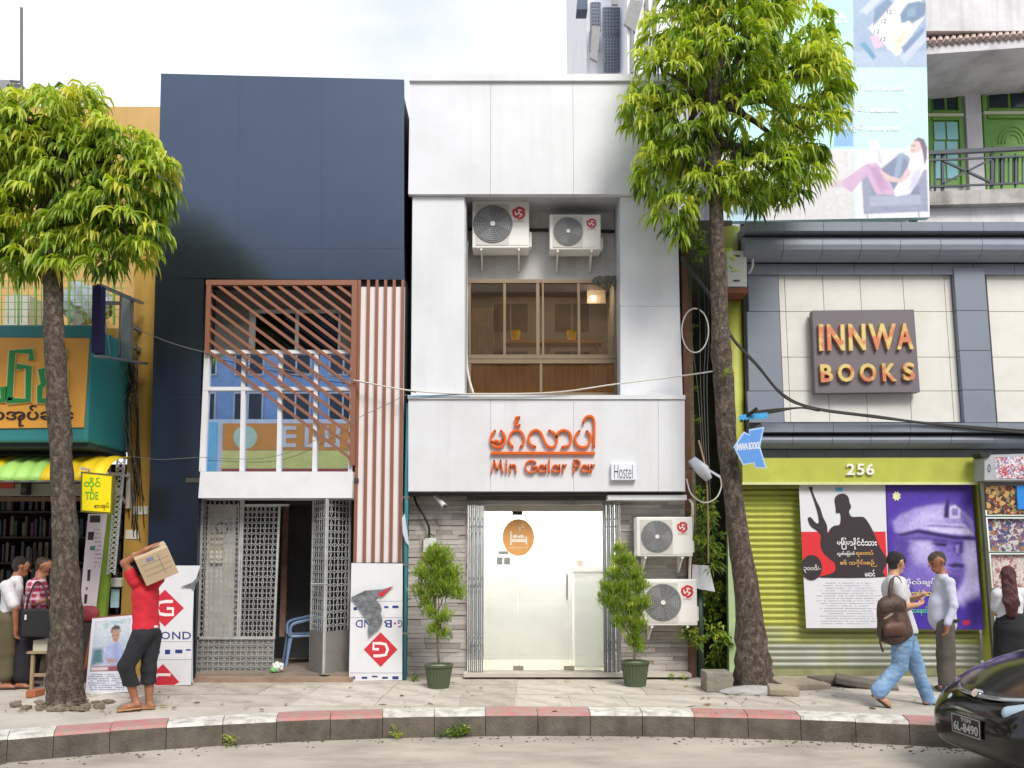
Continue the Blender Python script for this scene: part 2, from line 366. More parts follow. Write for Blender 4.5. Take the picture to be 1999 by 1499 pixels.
# ================================================================== far side of the street (behind the viewer, mirrored in glass and cladding)
def far_block(name, label, x0, x1, h, wall, frame, can='#3d6fa8', Y=-7.0, cols=5, rows=4, z0=4.2):
    t = thing(name, label, 'building', ((x0 + x1) / 2, Y - 4, -0.2)); 
    MB().box(x0, x1, Y - 8, Y, -0.2, h).build('wall', wall, t)
    MB().box(x0 - 0.15, x1 + 0.15, Y - 8.2, Y + 0.35, h, h + 0.3).build('roof_slab', frame, t)
    cw = (x1 - x0) / cols; rh = (h - z0) / rows
    for i in range(cols):
        for j in range(rows):
            a = x0 + cw * (i + 0.22); c = x0 + cw * (i + 0.78); d = z0 + rh * (j + 0.2); e = z0 + rh * (j + 0.8)
            f = MB().box(a - .06, c + .06, Y + 0.005, Y + 0.06, d - .06, e + .06).build('window', frame, t)
            MB().box(a, c, Y + 0.061, Y + 0.075, d, e).build('pane', M('far_pane', '#1d2630', 0.1, var=.1), f)
            MB().box((a + c) / 2 - .03, (a + c) / 2 + .03, Y + 0.08, Y + 0.1, d, e).build('mullion', frame, f)
    MB().box(x0 + .3, x1 - .3, Y - 0.001, Y + 1.0, 2.9, 3.1).build('canopy', M('far_canopy_' + can[1:], can, 0.6, var=.2), t)
    MB().box(x0 + .4, x1 - .4, Y + .004, Y + .03, 0, 2.85).build('shopfront', M('far_shopfront', '#2c2a28', 0.5, var=.4), t)
    return t
far_block('far_shophouse', 'tall pale blue shophouse across the street', -24, -12, 12.5, M('far_wall_blue', '#8ea9cf', 0.8, var=.1), M('far_trim', '#c9ccd0', 0.7))
fb = far_block('far_office', 'pale blue grey office with a long orange shop banner across the street', -12, -3.5, 11.5, M('far_wall_pale', '#8fabd2', 0.8, var=.15), M('far_trim', '#c9ccd0', 0.7))
far_block('far_hotel', 'beige block with blue awning across the street', -3.5, 8, 11.5, M('far_wall_beige', '#c9b9a4', 0.8, var=.1), M('far_trim', '#c9ccd0', 0.7), '#a08f7c')
far_block('far_house', 'grey white block at the right across the street', 8, 24, 12.0, M('far_wall_grey', '#b9b7b4', 0.8, var=.1), M('far_trim', '#c9ccd0', 0.7))
bt = thing('far_banner', 'orange and yellow shop banner hung across the street', 'banner', (-8, -6.5, 4.4))
MB().box(-11.2, -4.7, -6.7, -6.6, 4.35, 6.5).build('frame', M('far_banner_frame', '#dfe6ee', 0.6), bt)
MB().box(-10.2, -4.9, -6.59, -6.57, 5.4, 6.35).build('orange_field', M('far_banner_orange', '#f0a050', 0.6), bt)
MB().box(-10.2, -4.9, -6.59, -6.57, 4.75, 5.38).build('yellow_field', M('far_banner_yellow', '#f0ea88', 0.6), bt)
MB().box(-10.2, -4.9, -6.59, -6.57, 4.42, 4.73).build('red_strip', M('far_banner_red', '#c85a58', 0.6), bt)
MB().box(-11.15, -10.4, -6.59, -6.57, 4.6, 6.4).build('blue_field', M('far_banner_blue', '#8fd8f4', 0.6), bt)
MB().lathe([(0.42, -0.004), (0.42, 0.0)], (-9.4, -6.562, 5.85), 20, 'y').build('disc', M('far_banner_mint', '#cfe6c8', 0.6), bt)
fwl = M('far_white', '#e8e6e0', 0.6)
for i, (xa, bars) in enumerate(((-8.1, 'E'), (-7.3, 'L'), (-6.6, 'U'))):
    b = MB(); b.box(xa, xa + .14, -6.565, -6.55, 5.5, 6.25)
    if bars == 'U': b.box(xa + .4, xa + .54, -6.565, -6.55, 5.5, 6.25)
    for zz in {'E': (5.5, 5.82, 6.12), 'L': (5.5,), 'U': (5.5,)}[bars]: b.box(xa + .141, xa + (.5 if bars != 'U' else .399), -6.565, -6.55, zz, zz + .13)
    b.build('letter', fwl, bt)
aw = thing('far_awning', 'blue corrugated awning over the beige block across the street', 'awning', (0, -6.2, 7.8))
b = MB()
for i in range(40): b.bar((-3.2 + i * .2, -6.98, 8.4), (-3.2 + i * .2, -5.6, 7.75), 0.19, 0.03)
b.build('corrugated_sheet', M('far_awning_blue', '#5b86c0', 0.6, var=.2), aw)
fp = MB().box(-60, 60, -15, -5.2, -0.22, -0.06).build('far_pavement', KTOP); tag(fp, kind='structure')

# ================================================================== white hostel building
WHT = M('white_aluminium_cladding', '#dbdde1', 0.36, var=0.03, vs=0.8, dirt='#a9a9a4', da=0.25, ds=0.9, streak=0.14, bump=0.25, bs=1.6)
WHT2 = M('white_plaster_dirty', '#cfcecb', 0.8, var=0.06, vs=2, dirt='#8b877f', da=0.6, ds=1.4, bump=0.2, streak=0.3)
SEAM = M('cladding_joint', '#9aa0a8', 0.8)
hb = thing('hostel_building', 'narrow white clad hostel building with orange letters over its glass entrance', 'building', (1.0, 11.5, 0))
b = MB(); xl, xr = P(803, 700, 11.14).x, P(1326, 700, 11.14).x
ztp = P(1000, 162, 11.03).z; b.box(xl, xr, 12.72, 18, 0, ztp); b.box(xl, P(909, 600, 11.14).x, 11.14, 12.71, 3.6, ztp); b.box(P(1211, 600, 11.14).x, xr, 11.14, 12.71, 3.6, ztp)
b.box(P(909, 600, 11.14).x + .001, P(1211, 600, 11.14).x - .001, 11.16, 12.71, P(1000, 379, 11.14).z, ztp)
b.build('wall', M('hostel_core', '#b9bcc0', 0.8, dirt='#8a8780', da=.5), hb)
def panel(px, Y, d, name='cladding_panel', mat=None, par=None, gap=0.0018):
    mat = mat or WHT; q = [P(x, y, Y) for x, y in px]; c = sum(q, Vector()) / len(q)
    q = [p + Vector((gap if p.x < c.x else -gap, 0, gap if p.z < c.z else -gap)) for p in q]
    return MB().prism(q, (0, d, 0)).build(name, mat, par or hb)
for (xa, xb) in ((800, 958), (958, 1118), (1118, 1243), (1243, 1318)): panel([(xa, 158), (xb, 158), (xb + (xb - 999) * .016, 379), (xa + (xa - 999) * .016, 379)], 11.03, 0.10)
MB().pbox(799, 144, 1319, 157, 10.99, 18).build('parapet_cap', WHT, hb)
for q in ([(805, 383), (907, 383), (907, 772), (802, 772)], [(1211, 383), (1323, 383), (1327, 598), (1211, 598)], [(1211, 598), (1327, 598), (1333, 772), (1211, 772)]): panel(q, 11.09, 0.048)
MB().pbox(909, 380, 1211, 548, 11.72, 11.80).build('recess_wall', WHT2, hb)
MB().pbox(909, 379, 1211, 386, 11.32, 11.715).build('recess_beam', WHT2, hb)
for (xa, xb) in ((797, 958), (958, 1120), (1120, 1285), (1285, 1337)): panel([(xa, 780), (xb, 780), (xb, 959), (xa, 959)], 10.90, 0.04)
b = MB().pbox(797.5, 779, 1336.5, 960, 10.942, 11.71); b.build('sign_box', M('hostel_core', '#b9bcc0'), hb)
MB().pbox(796, 771, 1338, 779, 10.88, 11.715).build('sign_box_cap', WHT, hb)
MB().pbox(1186, 966, 1341, 976, 10.96, 11.3).build('soffit_beam', WHT, hb, bevel=.004)
MB().pbox(797, 961, 1340, 966, 11.0, 11.26).build('soffit_channel', M('dark_soffit', '#3b3a38', 0.8), hb)
# stone strips
bk = MB(); bk.pbox(797, 966, 912, 1322, 11.30, 11.45); bk.pbox(1211, 976, 1350, 1322, 11.30, 11.45); bk.build('stone_backing', M('stone_joint', '#6d6661', 0.95), hb)
stone = []
for i, c in enumerate(('#c1bab5', '#cac3be', '#b5aea9', '#d0cac5', '#a9a19c', '#c2bdba')):
    mm = M('stacked_stone_%d' % i, c, 0.9, var=0.14, vs=3.5, bump=0.6, bs=30, stretch=(1, 1, 5), dirt='#8a817a', da=.4, ds=3)
    o = MB().box(0, 1, 0, 1, 0, 1).build('stone_pattern', mm); stone.append(o.data); bpy.data.objects.remove(o)
for (xa, xb) in ((797, 911), (1212, 1349)):
    X0, X1 = P(xa, 1150, 11.28).x, P(xb, 1150, 11.28).x; z = 0.0; zt = P(1000, 968, 11.28).z; r = 0
    while z < zt:
        h = rk.choice((0.045, 0.055, 0.055, 0.065, 0.08)); x = X0 - rk.uniform(0, .25)
        while x < X1:
            w = rk.uniform(0.18, 0.45); a, c = max(x, X0), min(x + w, X1)
            if c - a > 0.02:
                o = link('stone_strip', stone[rk.randrange(6)], hb); o.location = Vector((a, 11.27 - rk.uniform(0, .022), z)) - org(hb); o.scale = (c - a - .003, .06, min(h, zt - z) - .003)
            x += w
        z += h
# window band
BRZ = M('bronze_aluminium', '#8d7b63', 0.4, metal=0.4, var=.08, dirt='#6f6250', da=.4)
win = thing('strip_window', 'wide bronze framed sliding window above the hostel sign', 'window', P(1060, 772, 11.55)); YW = 11.55
for q in ((914, 545, 1206, 552), (914, 692, 1206, 700), (914, 701, 1206, 709), (914, 766, 1206, 772)): MB().pbox(*q, YW, YW + .07).build('rail', BRZ, win)
for x, w in ((917, 3), (985, 4), (1050, 5), (1060, 3), (1130, 4), (1202, 4)): MB().pbox(x - w / 1.6, 552.2, x + w / 1.6, 691.8, YW + .006, YW + .06).build('stile', BRZ, win)
for x in (917, 1056, 1202): MB().pbox(x - 2.5, 709.2, x + 2.5, 765.8, YW + .006, YW + .06).build('stile', BRZ, win)
GBR = glass('bronze_glass', '#f1e6d6', 0.05, 0.0, '#e6dccf')
for xa, xb in ((919, 983), (988, 1047), (1063, 1128), (1133, 1200)): MB().pbox(xa, 552.5, xb, 691.5, YW + .03, YW + .036).build('pane', GBR, win)
for xa, xb in ((919, 1053), (1059, 1200)): MB().pbox(xa, 709.5, xb, 765.5, YW + .03, YW + .036).build('pane', glass('bronze_glass_low', '#f6eee2', 0.0, 0.05, '#e6dccf'), win)
# room behind the window
def Bz(x, y, Y=11.55): return P(x, y, Y)
X0, X1 = P(911, 600, 11.6).x, P(1209, 600, 11.6).x; Z0, Z1 = P(1000, 771, 11.6).z - .3, P(1000, 548, 11.6).z + .1
b = MB(); b.box(X0, X1, 12.66, 12.7, Z0, Z1); b.build('room_back_wall', M('room_wall', '#7c7672', 0.8, var=.15), hb)
b = MB(); b.box(X0 + .001, X1 - .001, 11.82, 12.65, Z1 + .001, Z1 + .05); b.box(X0 + .001, X1 - .001, 11.62, 12.65, Z0 - .05, Z0); b.build('room_slab', M('room_wall', '#8c7d72'), hb)
rfill = thing('room_fill_light', 'unseen fill light added above the hostel window head', 'lamp', ((X0 + X1) / 2, 11.87, Z1 - .02))  # added glowing strip, kept out of view, brightens counter, cups and back wall
MB().box(X0 + .2, X1 - .2, 11.825, 11.92, Z1 - .02, Z1).build('diffuser', M('room_fill_glow', '#fff0dc', 0.5, var=0, emit=7.0), rfill)
wp = thing('window_wood_panel', 'brown vertical board panel behind the lower hostel panes', 'panel', P(1060, 771, 11.7))
nb = 22; xa, xb = P(921, 740, 11.6).x, P(1199, 740, 11.6).x
for i in range(nb):
    a = xa + (xb - xa) * i / nb; MB().box(a + .002, a + (xb - xa) / nb - .002, 11.592, 11.605 + .006 * (i % 2), P(1000, 766, 11.6).z, P(1000, 710, 11.6).z).build('board', M('board_brown', '#d8b284', 0.6, var=.15, stretch=(8, 8, 1)), wp)
bc = thing('window_bar_counter', 'long wooden bar counter inside the hostel window', 'counter', P(1060, 668, 12.0))
MB().box(P(930, 665, 11.95).x, P(1175, 665, 11.95).x, 11.95, 12.2, P(1000, 669, 11.95).z, P(1000, 663, 11.95).z).build('counter_top', M('counter_wood', '#c49a63', 0.4, var=.15), bc)
for x in (960, 1070, 1165): MB().box(P(x, 665, 12).x - .03, P(x, 665, 12).x + .03, 12.05, 12.11, Z0 + .001, P(1000, 669.2, 11.95).z - .002).build('leg', M('counter_wood', '#c49a63'), bc)
for i, x in enumerate((1006, 1116)):
    c = P(x, 663, 12.06); cp = thing('yellow_cup', ('left' if i == 0 else 'right') + ' of two yellow tumblers standing on the bar counter in the window', 'cup', (c.x, 12.06, P(1000, 663, 11.95).z + .001), 'yellow cups in the window')
    MB().lathe([(.055, 0), (.078, .16), (.07, .16), (.05, .01)], (0, 0, 0), 16).build('bowl', M('cup_yellow', '#f5d800', 0.4, var=.02), cp, smooth=False, local=True)
ct = MB(); n = 26
cvs = []; 
for j in range(2):
    for i in range(n + 1):
        t = i / n; xx = P(921 + 62 * t + (0 if j else 14 * math.sin(t * 3)), 0, 11.75).x
        cvs.append((P(921 + 62 * t * (1 if not j else .75), 640, 11.75).x, 11.80 + .03 * math.sin(i * 1.9), P(0, 690 if not j else 600, 11.75).z))
ct.add(cvs, [(i, i + 1, n + 2 + i, n + 1 + i) for i in range(n)]); cu = ct.build('curtain', M('curtain_lilac', '#d0c0c0', 0.8, var=.12, vs=8), None, smooth=True); tag(cu, 'lilac gathered curtain inside the left hostel pane', 'curtain')
pc = thing('wall_card', 'white card with a small lamp glow behind the right upper pane', 'card', P(1160, 590, 12.3))
MB().lathe([(.01, -.04), (.035, -.02), (.04, 0), (.03, .03), (.01, .04)], P(1158, 582, 12.2), 14).build('bulb', M('bulb_glow', '#fff6ea', .4, var=0, emit=8.0), pc, smooth=True); MB().pbox(1146, 562, 1182, 592, 12.3, 12.32).build('sheet', M('card_white', '#e0d6c6', 0.7), pc)
rag = MB()
for i in range(26):
    x = rk.uniform(1160, 1200); y = rk.uniform(538, 548); l = rk.uniform(6, 24); w = rk.uniform(2, 5); q = rk.uniform(-5, 5)
    rag.ppoly([(x - w, y), (x + w, y - 2), (x + w * .6 + q, y + l), (x - w * .4 + q, y + l * .9)], 11.47 + .002 * i, .002)
tag(rag.build('torn_sheet', M('torn_plastic', '#5d5b50', 0.7, var=.4, vs=20)), 'ragged torn plastic sheet hanging at the window top corner', 'plastic sheet', kind='stuff')
# lobby
LOB = M('lobby_wall', '#efede8', 0.7, var=.03); Yd = 11.36
lx0, lx1 = P(946, 1150, Yd).x, P(1177, 1150, Yd).x; zt = P(1000, 984, Yd).z
b = MB(); b.box(lx0 - .3, lx1 + .3, 13.2, 13.25, .06, zt + .2); b.box(lx0 - .35, lx0 - .31, 11.5, 13.19, .06, zt + .2); b.box(lx1 + .31, lx1 + .35, 11.5, 13.19, .06, zt + .2); b.box(lx0 - .3, lx1 + .3, 11.5, 13.19, zt + .21, zt + .25)
b.build('lobby_wall', LOB, hb)
MB().box(lx0 - .3, lx1 + .3, 11.31, 13.19, 0.01, .058).build('lobby_floor', M('lobby_tile', '#d8d2c4', 0.3, var=.03), hb)
lamp = thing('ceiling_lamp', 'lit white ceiling panel lamp inside the hostel lobby', 'lamp', ((lx0 + lx1) / 2, 12.2, zt + .2))
MB().box(lx0 + .1, lx1 - .1, 11.75, 12.9, zt + .17, zt + .2).build('diffuser', M('lamp_diffuser', '#fffaf0', 0.5, var=0, emit=10.0), lamp)
rc = thing('reception_counter', 'white reception counter with glass edge inside the hostel door', 'counter', P(1148, 1308, 11.9))
Yc = 11.9
MB().pbox(1121, 1120, 1182, 1309, Yc, Yc + .35).build('cabinet', M('counter_white', '#f0f0ee', 0.4, var=.02), rc)
MB().pbox(1116, 1106, 1184, 1115, Yc - .06, Yc + .5).build('counter_top', M('counter_white', '#e6e8e4'), rc)
MB().pbox(1118, 1115.2, 1184, 1119.8, Yc - .05, Yc + .4).build('edge_strip', M('counter_edge', '#3f4a48', 0.3), rc)
MB().pbox(1124, 1134, 1180, 1300, Yc - .012, Yc - .002).build('frosted_front', M('frosted_green', '#dfe8e6', 0.25, var=.03), rc)
fl = thing('counter_plant', 'small leafy plant in a red pot on the reception counter', 'plant', P(1133, 1106, Yc + .1))
cpl = fl; c = P(1133, 1106, Yc + .1); MB().lathe([(.035, 0), (.05, .09), (.03, .09)], c + Vector((0, 0, .001)), 14).build('pot', M('pot_red', '#8a4a42', 0.6), fl)
# glass door
gd = thing('glass_door', 'frameless glass entrance door with round orange bed sticker', 'door', P(1060, 1314, Yd))
GC = milky('milky_door_glass', .24)
for xa, xb in ((946, 1010), (1011.5, 1111), (1112.5, 1177)): MB().pbox(xa, 999 if xb == 1111 else 1001, xb, 1308, Yd, Yd + .01).build('pane', GC, gd)
STL = M('brushed_steel', '#9b9c9a', 0.35, metal=0.8, var=.05)
MB().pbox(945, 986, 1178, 998, Yd - .02, Yd + .05).build('header', M('header_grey', '#bdb8ac', 0.5, var=.05), gd)
for x, y in ((1012, 1304), (1111, 1304), (1010, 1001)): MB().pbox(x - 10, y - 4, x + 10, y + 4, Yd - .012, Yd + .022).build('patch_fitting', M('fitting_dark' if y < 1100 else 'fitting_steel', '#3b3f3a' if y < 1100 else '#a8a496', 0.35, metal=.6), gd)
MB().pbox(945, 1309, 1178, 1314, Yd - .03, Yd + .05).build('threshold', M('threshold_stone', '#bdb6aa', 0.7), gd)
h = MB(); h.tube([P(1107, 1120, Yd - .05), P(1107, 1171, Yd - .05)], .011, 8)
for y in (1127, 1164): h.tube([P(1107, y, Yd - .05), P(1107, y, Yd - .001)], .007, 6)
h.build('pull_handle', STL, gd)
ORS = M('sticker_orange', '#e0a463', 0.5, var=.06); YS = Yd - .004
st = pp('bed_sticker', ORS, gd, arc(1012, 1049, 31, 36, 0, 358, 40), YS, .002)
WS = M('sticker_white', '#f3ead8', 0.5, var=.02)
for nm, q in (('headboard', [(996, 1037), (999, 1037), (999, 1064), (996, 1064)]), ('bed_bar', [(999, 1052), (1026, 1052), (1026, 1058), (999, 1058)]), ('bed_end', [(1026, 1047), (1029, 1047), (1029, 1063), (1026, 1063)]),
              ('pillow_mark', [(1001, 1044), (1010, 1044), (1010, 1050), (1001, 1050)]), ('blanket_mark', [(1011, 1046), (1020, 1043), (1025, 1050), (1011, 1050)])): pp(nm, WS, st, q, YS - .002, .0015)
for (ch, q) in (('င', (1018, 1022, 1024, 1030)), ('z', (1012, 1030, 1017, 1035))): lettering('mark', ch, WS, st, q, YS - .002, .0015)
lettering('mark', 'မင်္ဂလာပါ', WS, st, (994, 1066, 1031, 1072), YS - .002, .0015)
lettering('small_lettering', 'Hostel', M('sticker_grey', '#a5a5a2', 0.5), gd, (1045, 998, 1070, 1013), YS, .0015, .01)
for q in ((973, 1076, 992, 1082), (970, 1088, 981, 1102), (984, 1088, 996, 1102)): MB().pbox(*q, YS - .001, YS + .002).build('notice', M('notice_grey', '#8f9290' if q[1] < 1080 else '#c4c4c2', 0.6, var=.2, vs=30), gd)
# collapsible gates either side
GAL = M('galvanised_steel', '#8b8f95', 0.5, metal=0.35, var=.12, vs=8, dirt='#6d6a66', da=.5)
for nm, xa, xb in (('left', 913, 944), ('right', 1178, 1211)):
    g = thing('folding_gate', 'grey collapsible steel gate folded at the %s of the hostel entrance' % nm, 'gate', P((xa + xb) / 2, 1314, 11.22), 'folded hostel gates')
    n = 8
    for i in range(n):
        x = xa + (xb - xa) * (i + .5) / n; q = P(x, 1314, 11.2); MB().box(q.x - .010, q.x + .010, 11.16 + .03 * (i % 2), 11.20 + .03 * (i % 2), .03, P(x, 970, 11.2).z).build('upright', GAL, g)
    b = MB()
    for y in (1020, 1035, 1135, 1150, 1250, 1265):
        for i in range(n - 1):
            x = xa + (xb - xa) * (i + .5) / n; x2 = xa + (xb - xa) * (i + 1.5) / n
            b.bar(P(x, y, 11.152), P(x2, y + (9 if i % 2 else -9), 11.152), .012, .004, (0, 1, 0))
    b.build('scissor_links', GAL, g)['kind'] = 'stuff'
MB().pbox(912, 967, 1212, 976, 11.12, 11.30).build('gate_track', M('dark_track', '#55524d', 0.6, metal=.3, dirt='#2b2926', da=.6), hb)
MB().pbox(912, 977, 1212, 985, 11.18, 11.34).build('gate_lintel', M('lintel_grey', '#a9a69f', 0.6, dirt='#5f5b54', da=.6, ds=4), hb)
MB().pbox(905, 1315, 1350, 1322, 11.05, 11.29).build('door_step', M('threshold_stone', '#bdb6aa', 0.8, dirt='#7d766b', da=.5), hb)

# orange letters on the sign box
ORL = M('orange_acrylic', '#dd6416', 0.35, var=.03); YL = 10.848; DL = 0.05
sg = thing('hostel_sign_letters', 'raised orange lettering on the white sign box over the entrance', 'sign', P(1060, 925, YL))
def cp7(p): return (780 + p[0] / 3.1234, 760 + p[1] / 3.125)
def glyph(name, lines, w, closed=False):
    b = MB()
    for ln in lines:
        q = [P(*cp7(p), YL) for p in ln]; b.stroke(q, w, DL)
        for e in (q[0], q[-1]): b.prism([e + Vector((math.cos(t), 0, math.sin(t))) * w / 2 for t in [k * math.pi / 5 for k in range(10)]], (0, DL + .001, 0))
    return b.build(name, ORL, sg)
W1 = 12 / 3.1234 * pxm(1060, 850, YL) * 1.1
SPth = smoothpath
glyph('letter', [SPth([(582, 252), (562, 275), (556, 305), (566, 335), (598, 352), (630, 338), (644, 305), (638, 275), (618, 252)]), SPth([(564, 322), (590, 312), (612, 322), (628, 304)])], W1)
glyph('letter', [SPth([(690, 350), (671, 325), (668, 295), (684, 262), (714, 248), (744, 262), (760, 295), (757, 325), (738, 350)])], W1)
glyph('letter', [SPth([(732, 168), (712, 170), (706, 184), (722, 192), (707, 200), (706, 214), (718, 220), (734, 216)], 4)], W1 * .8)
glyph('letter', [SPth([(828, 350), (797, 332), (787, 298), (800, 262), (832, 247), (860, 262), (878, 300), (896, 336), (926, 352), (954, 334), (960, 300), (944, 266), (912, 250)]), SPth([(958, 292), (968, 262), (1002, 247), (1036, 264), (1048, 300), (1034, 338), (992, 352)])], W1)
glyph('letter', [SPth([(1098, 252), (1078, 272), (1071, 303), (1084, 338), (1120, 352), (1152, 338), (1166, 303), (1160, 274), (1142, 254)])], W1)
glyph('letter', [SPth([(1187, 350), (1188, 280), (1188, 200), (1176, 168), (1150, 162), (1128, 178), (1122, 205)])], W1)
MB().pbox(*cp7((557, 380)), *cp7((1193, 395)), YL, YL + DL).build('underline', ORL, sg)
W2 = 8.6 / 3.1234 * pxm(1060, 900, YL)
def circ(cx, cy, r, a0=0, a1=360): return [(cx + r * math.cos(R(a0 + (a1 - a0) * i / 20)), cy - r * math.sin(R(a0 + (a1 - a0) * i / 20))) for i in range(21)]
glyph('letter', [[(561, 506), (576, 432)], [(576, 432), (596, 490)], [(596, 490), (616, 432)], [(616, 432), (630, 506)]], W2)
glyph('letter', [[(652, 456), (652, 506)], [(652, 433), (652, 437)]], W2)
glyph('letter', [[(675, 456), (675, 506)], SPth([(675, 478), (684, 462), (698, 459), (708, 470), (710, 506)], 5)], W2)
glyph('letter', [circ(803, 470, 37, 40, 345), [(838, 472), (806, 472)]], W2)
for cx in (871, 955, 1132): glyph('letter', [circ(cx - 2, 482, 21), [(cx + 21, 459), (cx + 21, 506)]], W2)
glyph('letter', [[(913, 428), (913, 506)]], W2)
for x in (997, 1170): glyph('letter', [[(x, 459), (x, 506)], SPth([(x, 478), (x + 6, 464), (x + 19, 460)], 5)], W2)
glyph('letter', [[(1064, 432), (1064, 506)], [(1064, 432), (1082, 432)] , circ(1082, 452, 20, 90, -90), [(1082, 472), (1064, 472)]], W2)
hs = thing('hostel_name_box', 'small white box sign reading Hostel beside the orange letters', 'sign', P(1217, 938, 10.84))
MB().pbox(1193, 904, 1242, 937, 10.83, 10.895).build('box', M('sign_white_acrylic', '#e6e8f0', 0.3, var=.02), hs, bevel=.008)
lettering('lettering', 'Hostel', M('ink_slate', '#4a4f5c', 0.5), hs, (1199, 907, 1235, 934), 10.826, .003, -.012)
# ================================================================== dark clad shophouse
DK = M('charcoal_composite_panel', '#535d6e', 0.25, metal=0.9, var=0.05, vs=0.7, spec=.6, bump=0.2, bs=1.4)
db = thing('dark_building', 'charcoal clad shophouse with copper slats and white window grid', 'building', (-3.4, 11.5, 0))
YD = 11.02
b = MB(); b.box(P(312, 500, YD).x + .03, P(789, 500, YD).x - .01, 12.7, 18, 0, 8.6)
b.box(P(312, 300, YD).x + .06, P(786, 300, YD).x - .03, YD + .06, 12.69, P(500, 540, YD).z, P(500, 165, YD).z); b.build('wall', M('dark_core', '#4a4b4d', 0.8, dirt='#2c2c2c', da=.5), db)
def dpanel(px): return panel(px, YD, .05, 'cladding_panel', DK, db, .001)
dpanel([(314, 143), (468, 147), (466, 485), (306, 485)]); dpanel([(468, 147), (628, 151), (628, 485), (466, 485)]); dpanel([(628, 151), (789, 155), (789, 485), (628, 485)])
dpanel([(306, 485), (466, 485), (466, 544), (303, 542)]); dpanel([(466, 485), (628, 485), (628, 545), (466, 544)]); dpanel([(628, 485), (789, 485), (790, 546), (628, 545)])
dpanel([(303, 542), (398, 544), (392, 770), (297, 770)]); dpanel([(297, 770), (392, 770), (387, 1000), (290, 1000)]); dpanel([(290, 1000), (387, 1000), (380, 1332), (284, 1332)])
# return of the pilaster into the porch and the dark gap to the neighbour
MB().box(P(392, 770, YD).x - .10, P(389, 770, YD).x - .03, YD + .06, 12.69, 0, P(500, 545, YD).z).build('porch_side', M('dark_core', '#4a4b4d'), db)
gp = MB(); gp.box(P(788, 700, 11.2).x + .01, P(803, 700, 11.14).x - .012, 11.75, 12.6, 0, 8.2); gp.build('party_wall', M('party_wall', '#5c5b58', 0.9, dirt='#2d2c2a', da=.7), db)
# vertical fins on white board
FIN = M('copper_brown_profile', '#946551', 0.42, metal=0.25, var=.05)
MB().pbox(699, 560, 787, 1098, 11.06, 11.10).build('fin_board', M('fin_board_white', '#e8e3e3', 0.5, var=.03), db)
MB().pbox(697, 546, 788, 1100, 11.102, 11.6).build('fin_return', M('dark_core', '#4a4b4d'), db)
for x in (697, 715, 732, 749, 766, 783):
    MB().pbox(x - 2.8, 546, x + 2.8, 1098, 11.015, 11.058).build('fin', FIN, db)
# diagonal lattice
LT = thing('copper_lattice', 'copper brown lattice of slanting slats over the dark building window', 'lattice', P(545, 905, 10.95)); YT = 10.93
MB().pbox(402, 546, 697, 556, YT, YT + .07).build('frame_bar', FIN, LT)
MB().ppoly([(403, 556.3), (412, 556.3), (408, 690), (399, 690)], YT, .07).build('frame_bar', FIN, LT)
MB().ppoly([(687, 556.3), (697, 556.3), (692, 908), (682, 908)], YT, .07).build('frame_bar', FIN, LT)
SL = .755; hw = 3.6
starts = [(409, y) for y in (572, 595, 618, 641, 664, 687)] + [(x, 556.5) for x in (425, 455, 484, 513, 542, 571, 600, 629, 658)]
for x, y in starts:
    xe = 686 - (4 if y > 640 else 0); ye = y + SL * (xe - x)
    MB().ppoly([(x, y - hw), (xe, ye - hw), (xe, ye + hw), (x, y + hw)], YT + .012, .045).build('slat', FIN, LT)
# upper set-back wall and dark window
MB().pbox(404, 548, 690, 688, 11.6, 11.7).build('upper_wall', M('grey_render', '#9a948f', 0.85, var=.06, dirt='#6d6863', da=.5, streak=.3), db)
uw = thing('upper_window', 'dark two pane window behind the copper lattice', 'window', P(575, 680, 11.6))
for q in ((486, 604, 665, 611), (486, 611.2, 498, 682), (576, 611.2, 583, 682), (660, 611.2, 665, 682)): MB().pbox(*q, 11.53, 11.595).build('frame_bar', M('frame_white', '#d2d0cb', 0.5), uw)
for q in ((498.5, 611.5, 575.5, 682), (583.5, 611.5, 659.5, 682)): MB().pbox(*q, 11.56, 11.57).build('pane', M('pane_dark', '#17130e', 0.08, var=.1), uw)
MB().pbox(402, 692, 692, 700, 11.1, 11.59).build('floor_ledge', M('grey_render', '#9a948f'), db)
# white grid window
WF = M('white_frame_paint', '#dcdde0', 0.45, var=.03, dirt='#b9b9b6', da=.3)
gw = thing('grid_window', 'white framed window of eight panes in the dark building', 'window', P(545, 920, 11.0)); YG = 10.98
def slant(x, y): return x - (y - 683) * (0.045 if x < 450 else .02)
def vbar(xa, xb, y0, y1): return [(slant(xa, y0), y0), (slant(xb, y0), y0), (slant(xb, y1), y1), (slant(xa, y1), y1)]
for xa, xb in ((399, 410), (472, 480), (544, 552), (614, 622), (684, 692)): MB().ppoly(vbar(xa, xb, 690.2, 754.8), YG + .004, .08).build('mullion', WF, gw); MB().ppoly(vbar(xa, xb, 762.2, 920), YG + .004, .08).build('mullion', WF, gw)
for y0, y1 in ((683, 690), (755, 762)): MB().ppoly([(slant(399, y0), y0), (692, y0), (692, y1), (slant(399, y1), y1)], YG, .085).build('transom', WF, gw)
GBL = glass('mirror_blue_glass', '#37506e', 0.80, 0.012, '#d6e6ff')
for y0, y1 in ((690, 755), (762, 920)):
    for xa, xb in ((409, 473), (479, 545), (551, 615), (621, 685)): MB().ppoly(vbar(xa, xb, y0, y1), YG + .045, .006).build('pane', GBL, gw)
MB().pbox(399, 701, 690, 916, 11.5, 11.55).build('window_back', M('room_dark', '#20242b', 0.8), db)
MB().ppoly([(391, 920.4), (689, 920.4), (687, 972), (387, 972)], 10.9, .5).build('sill_beam', M('white_beam', '#dfe0e3', 0.5, var=.03, dirt='#b3b2ae', da=.35), db, )
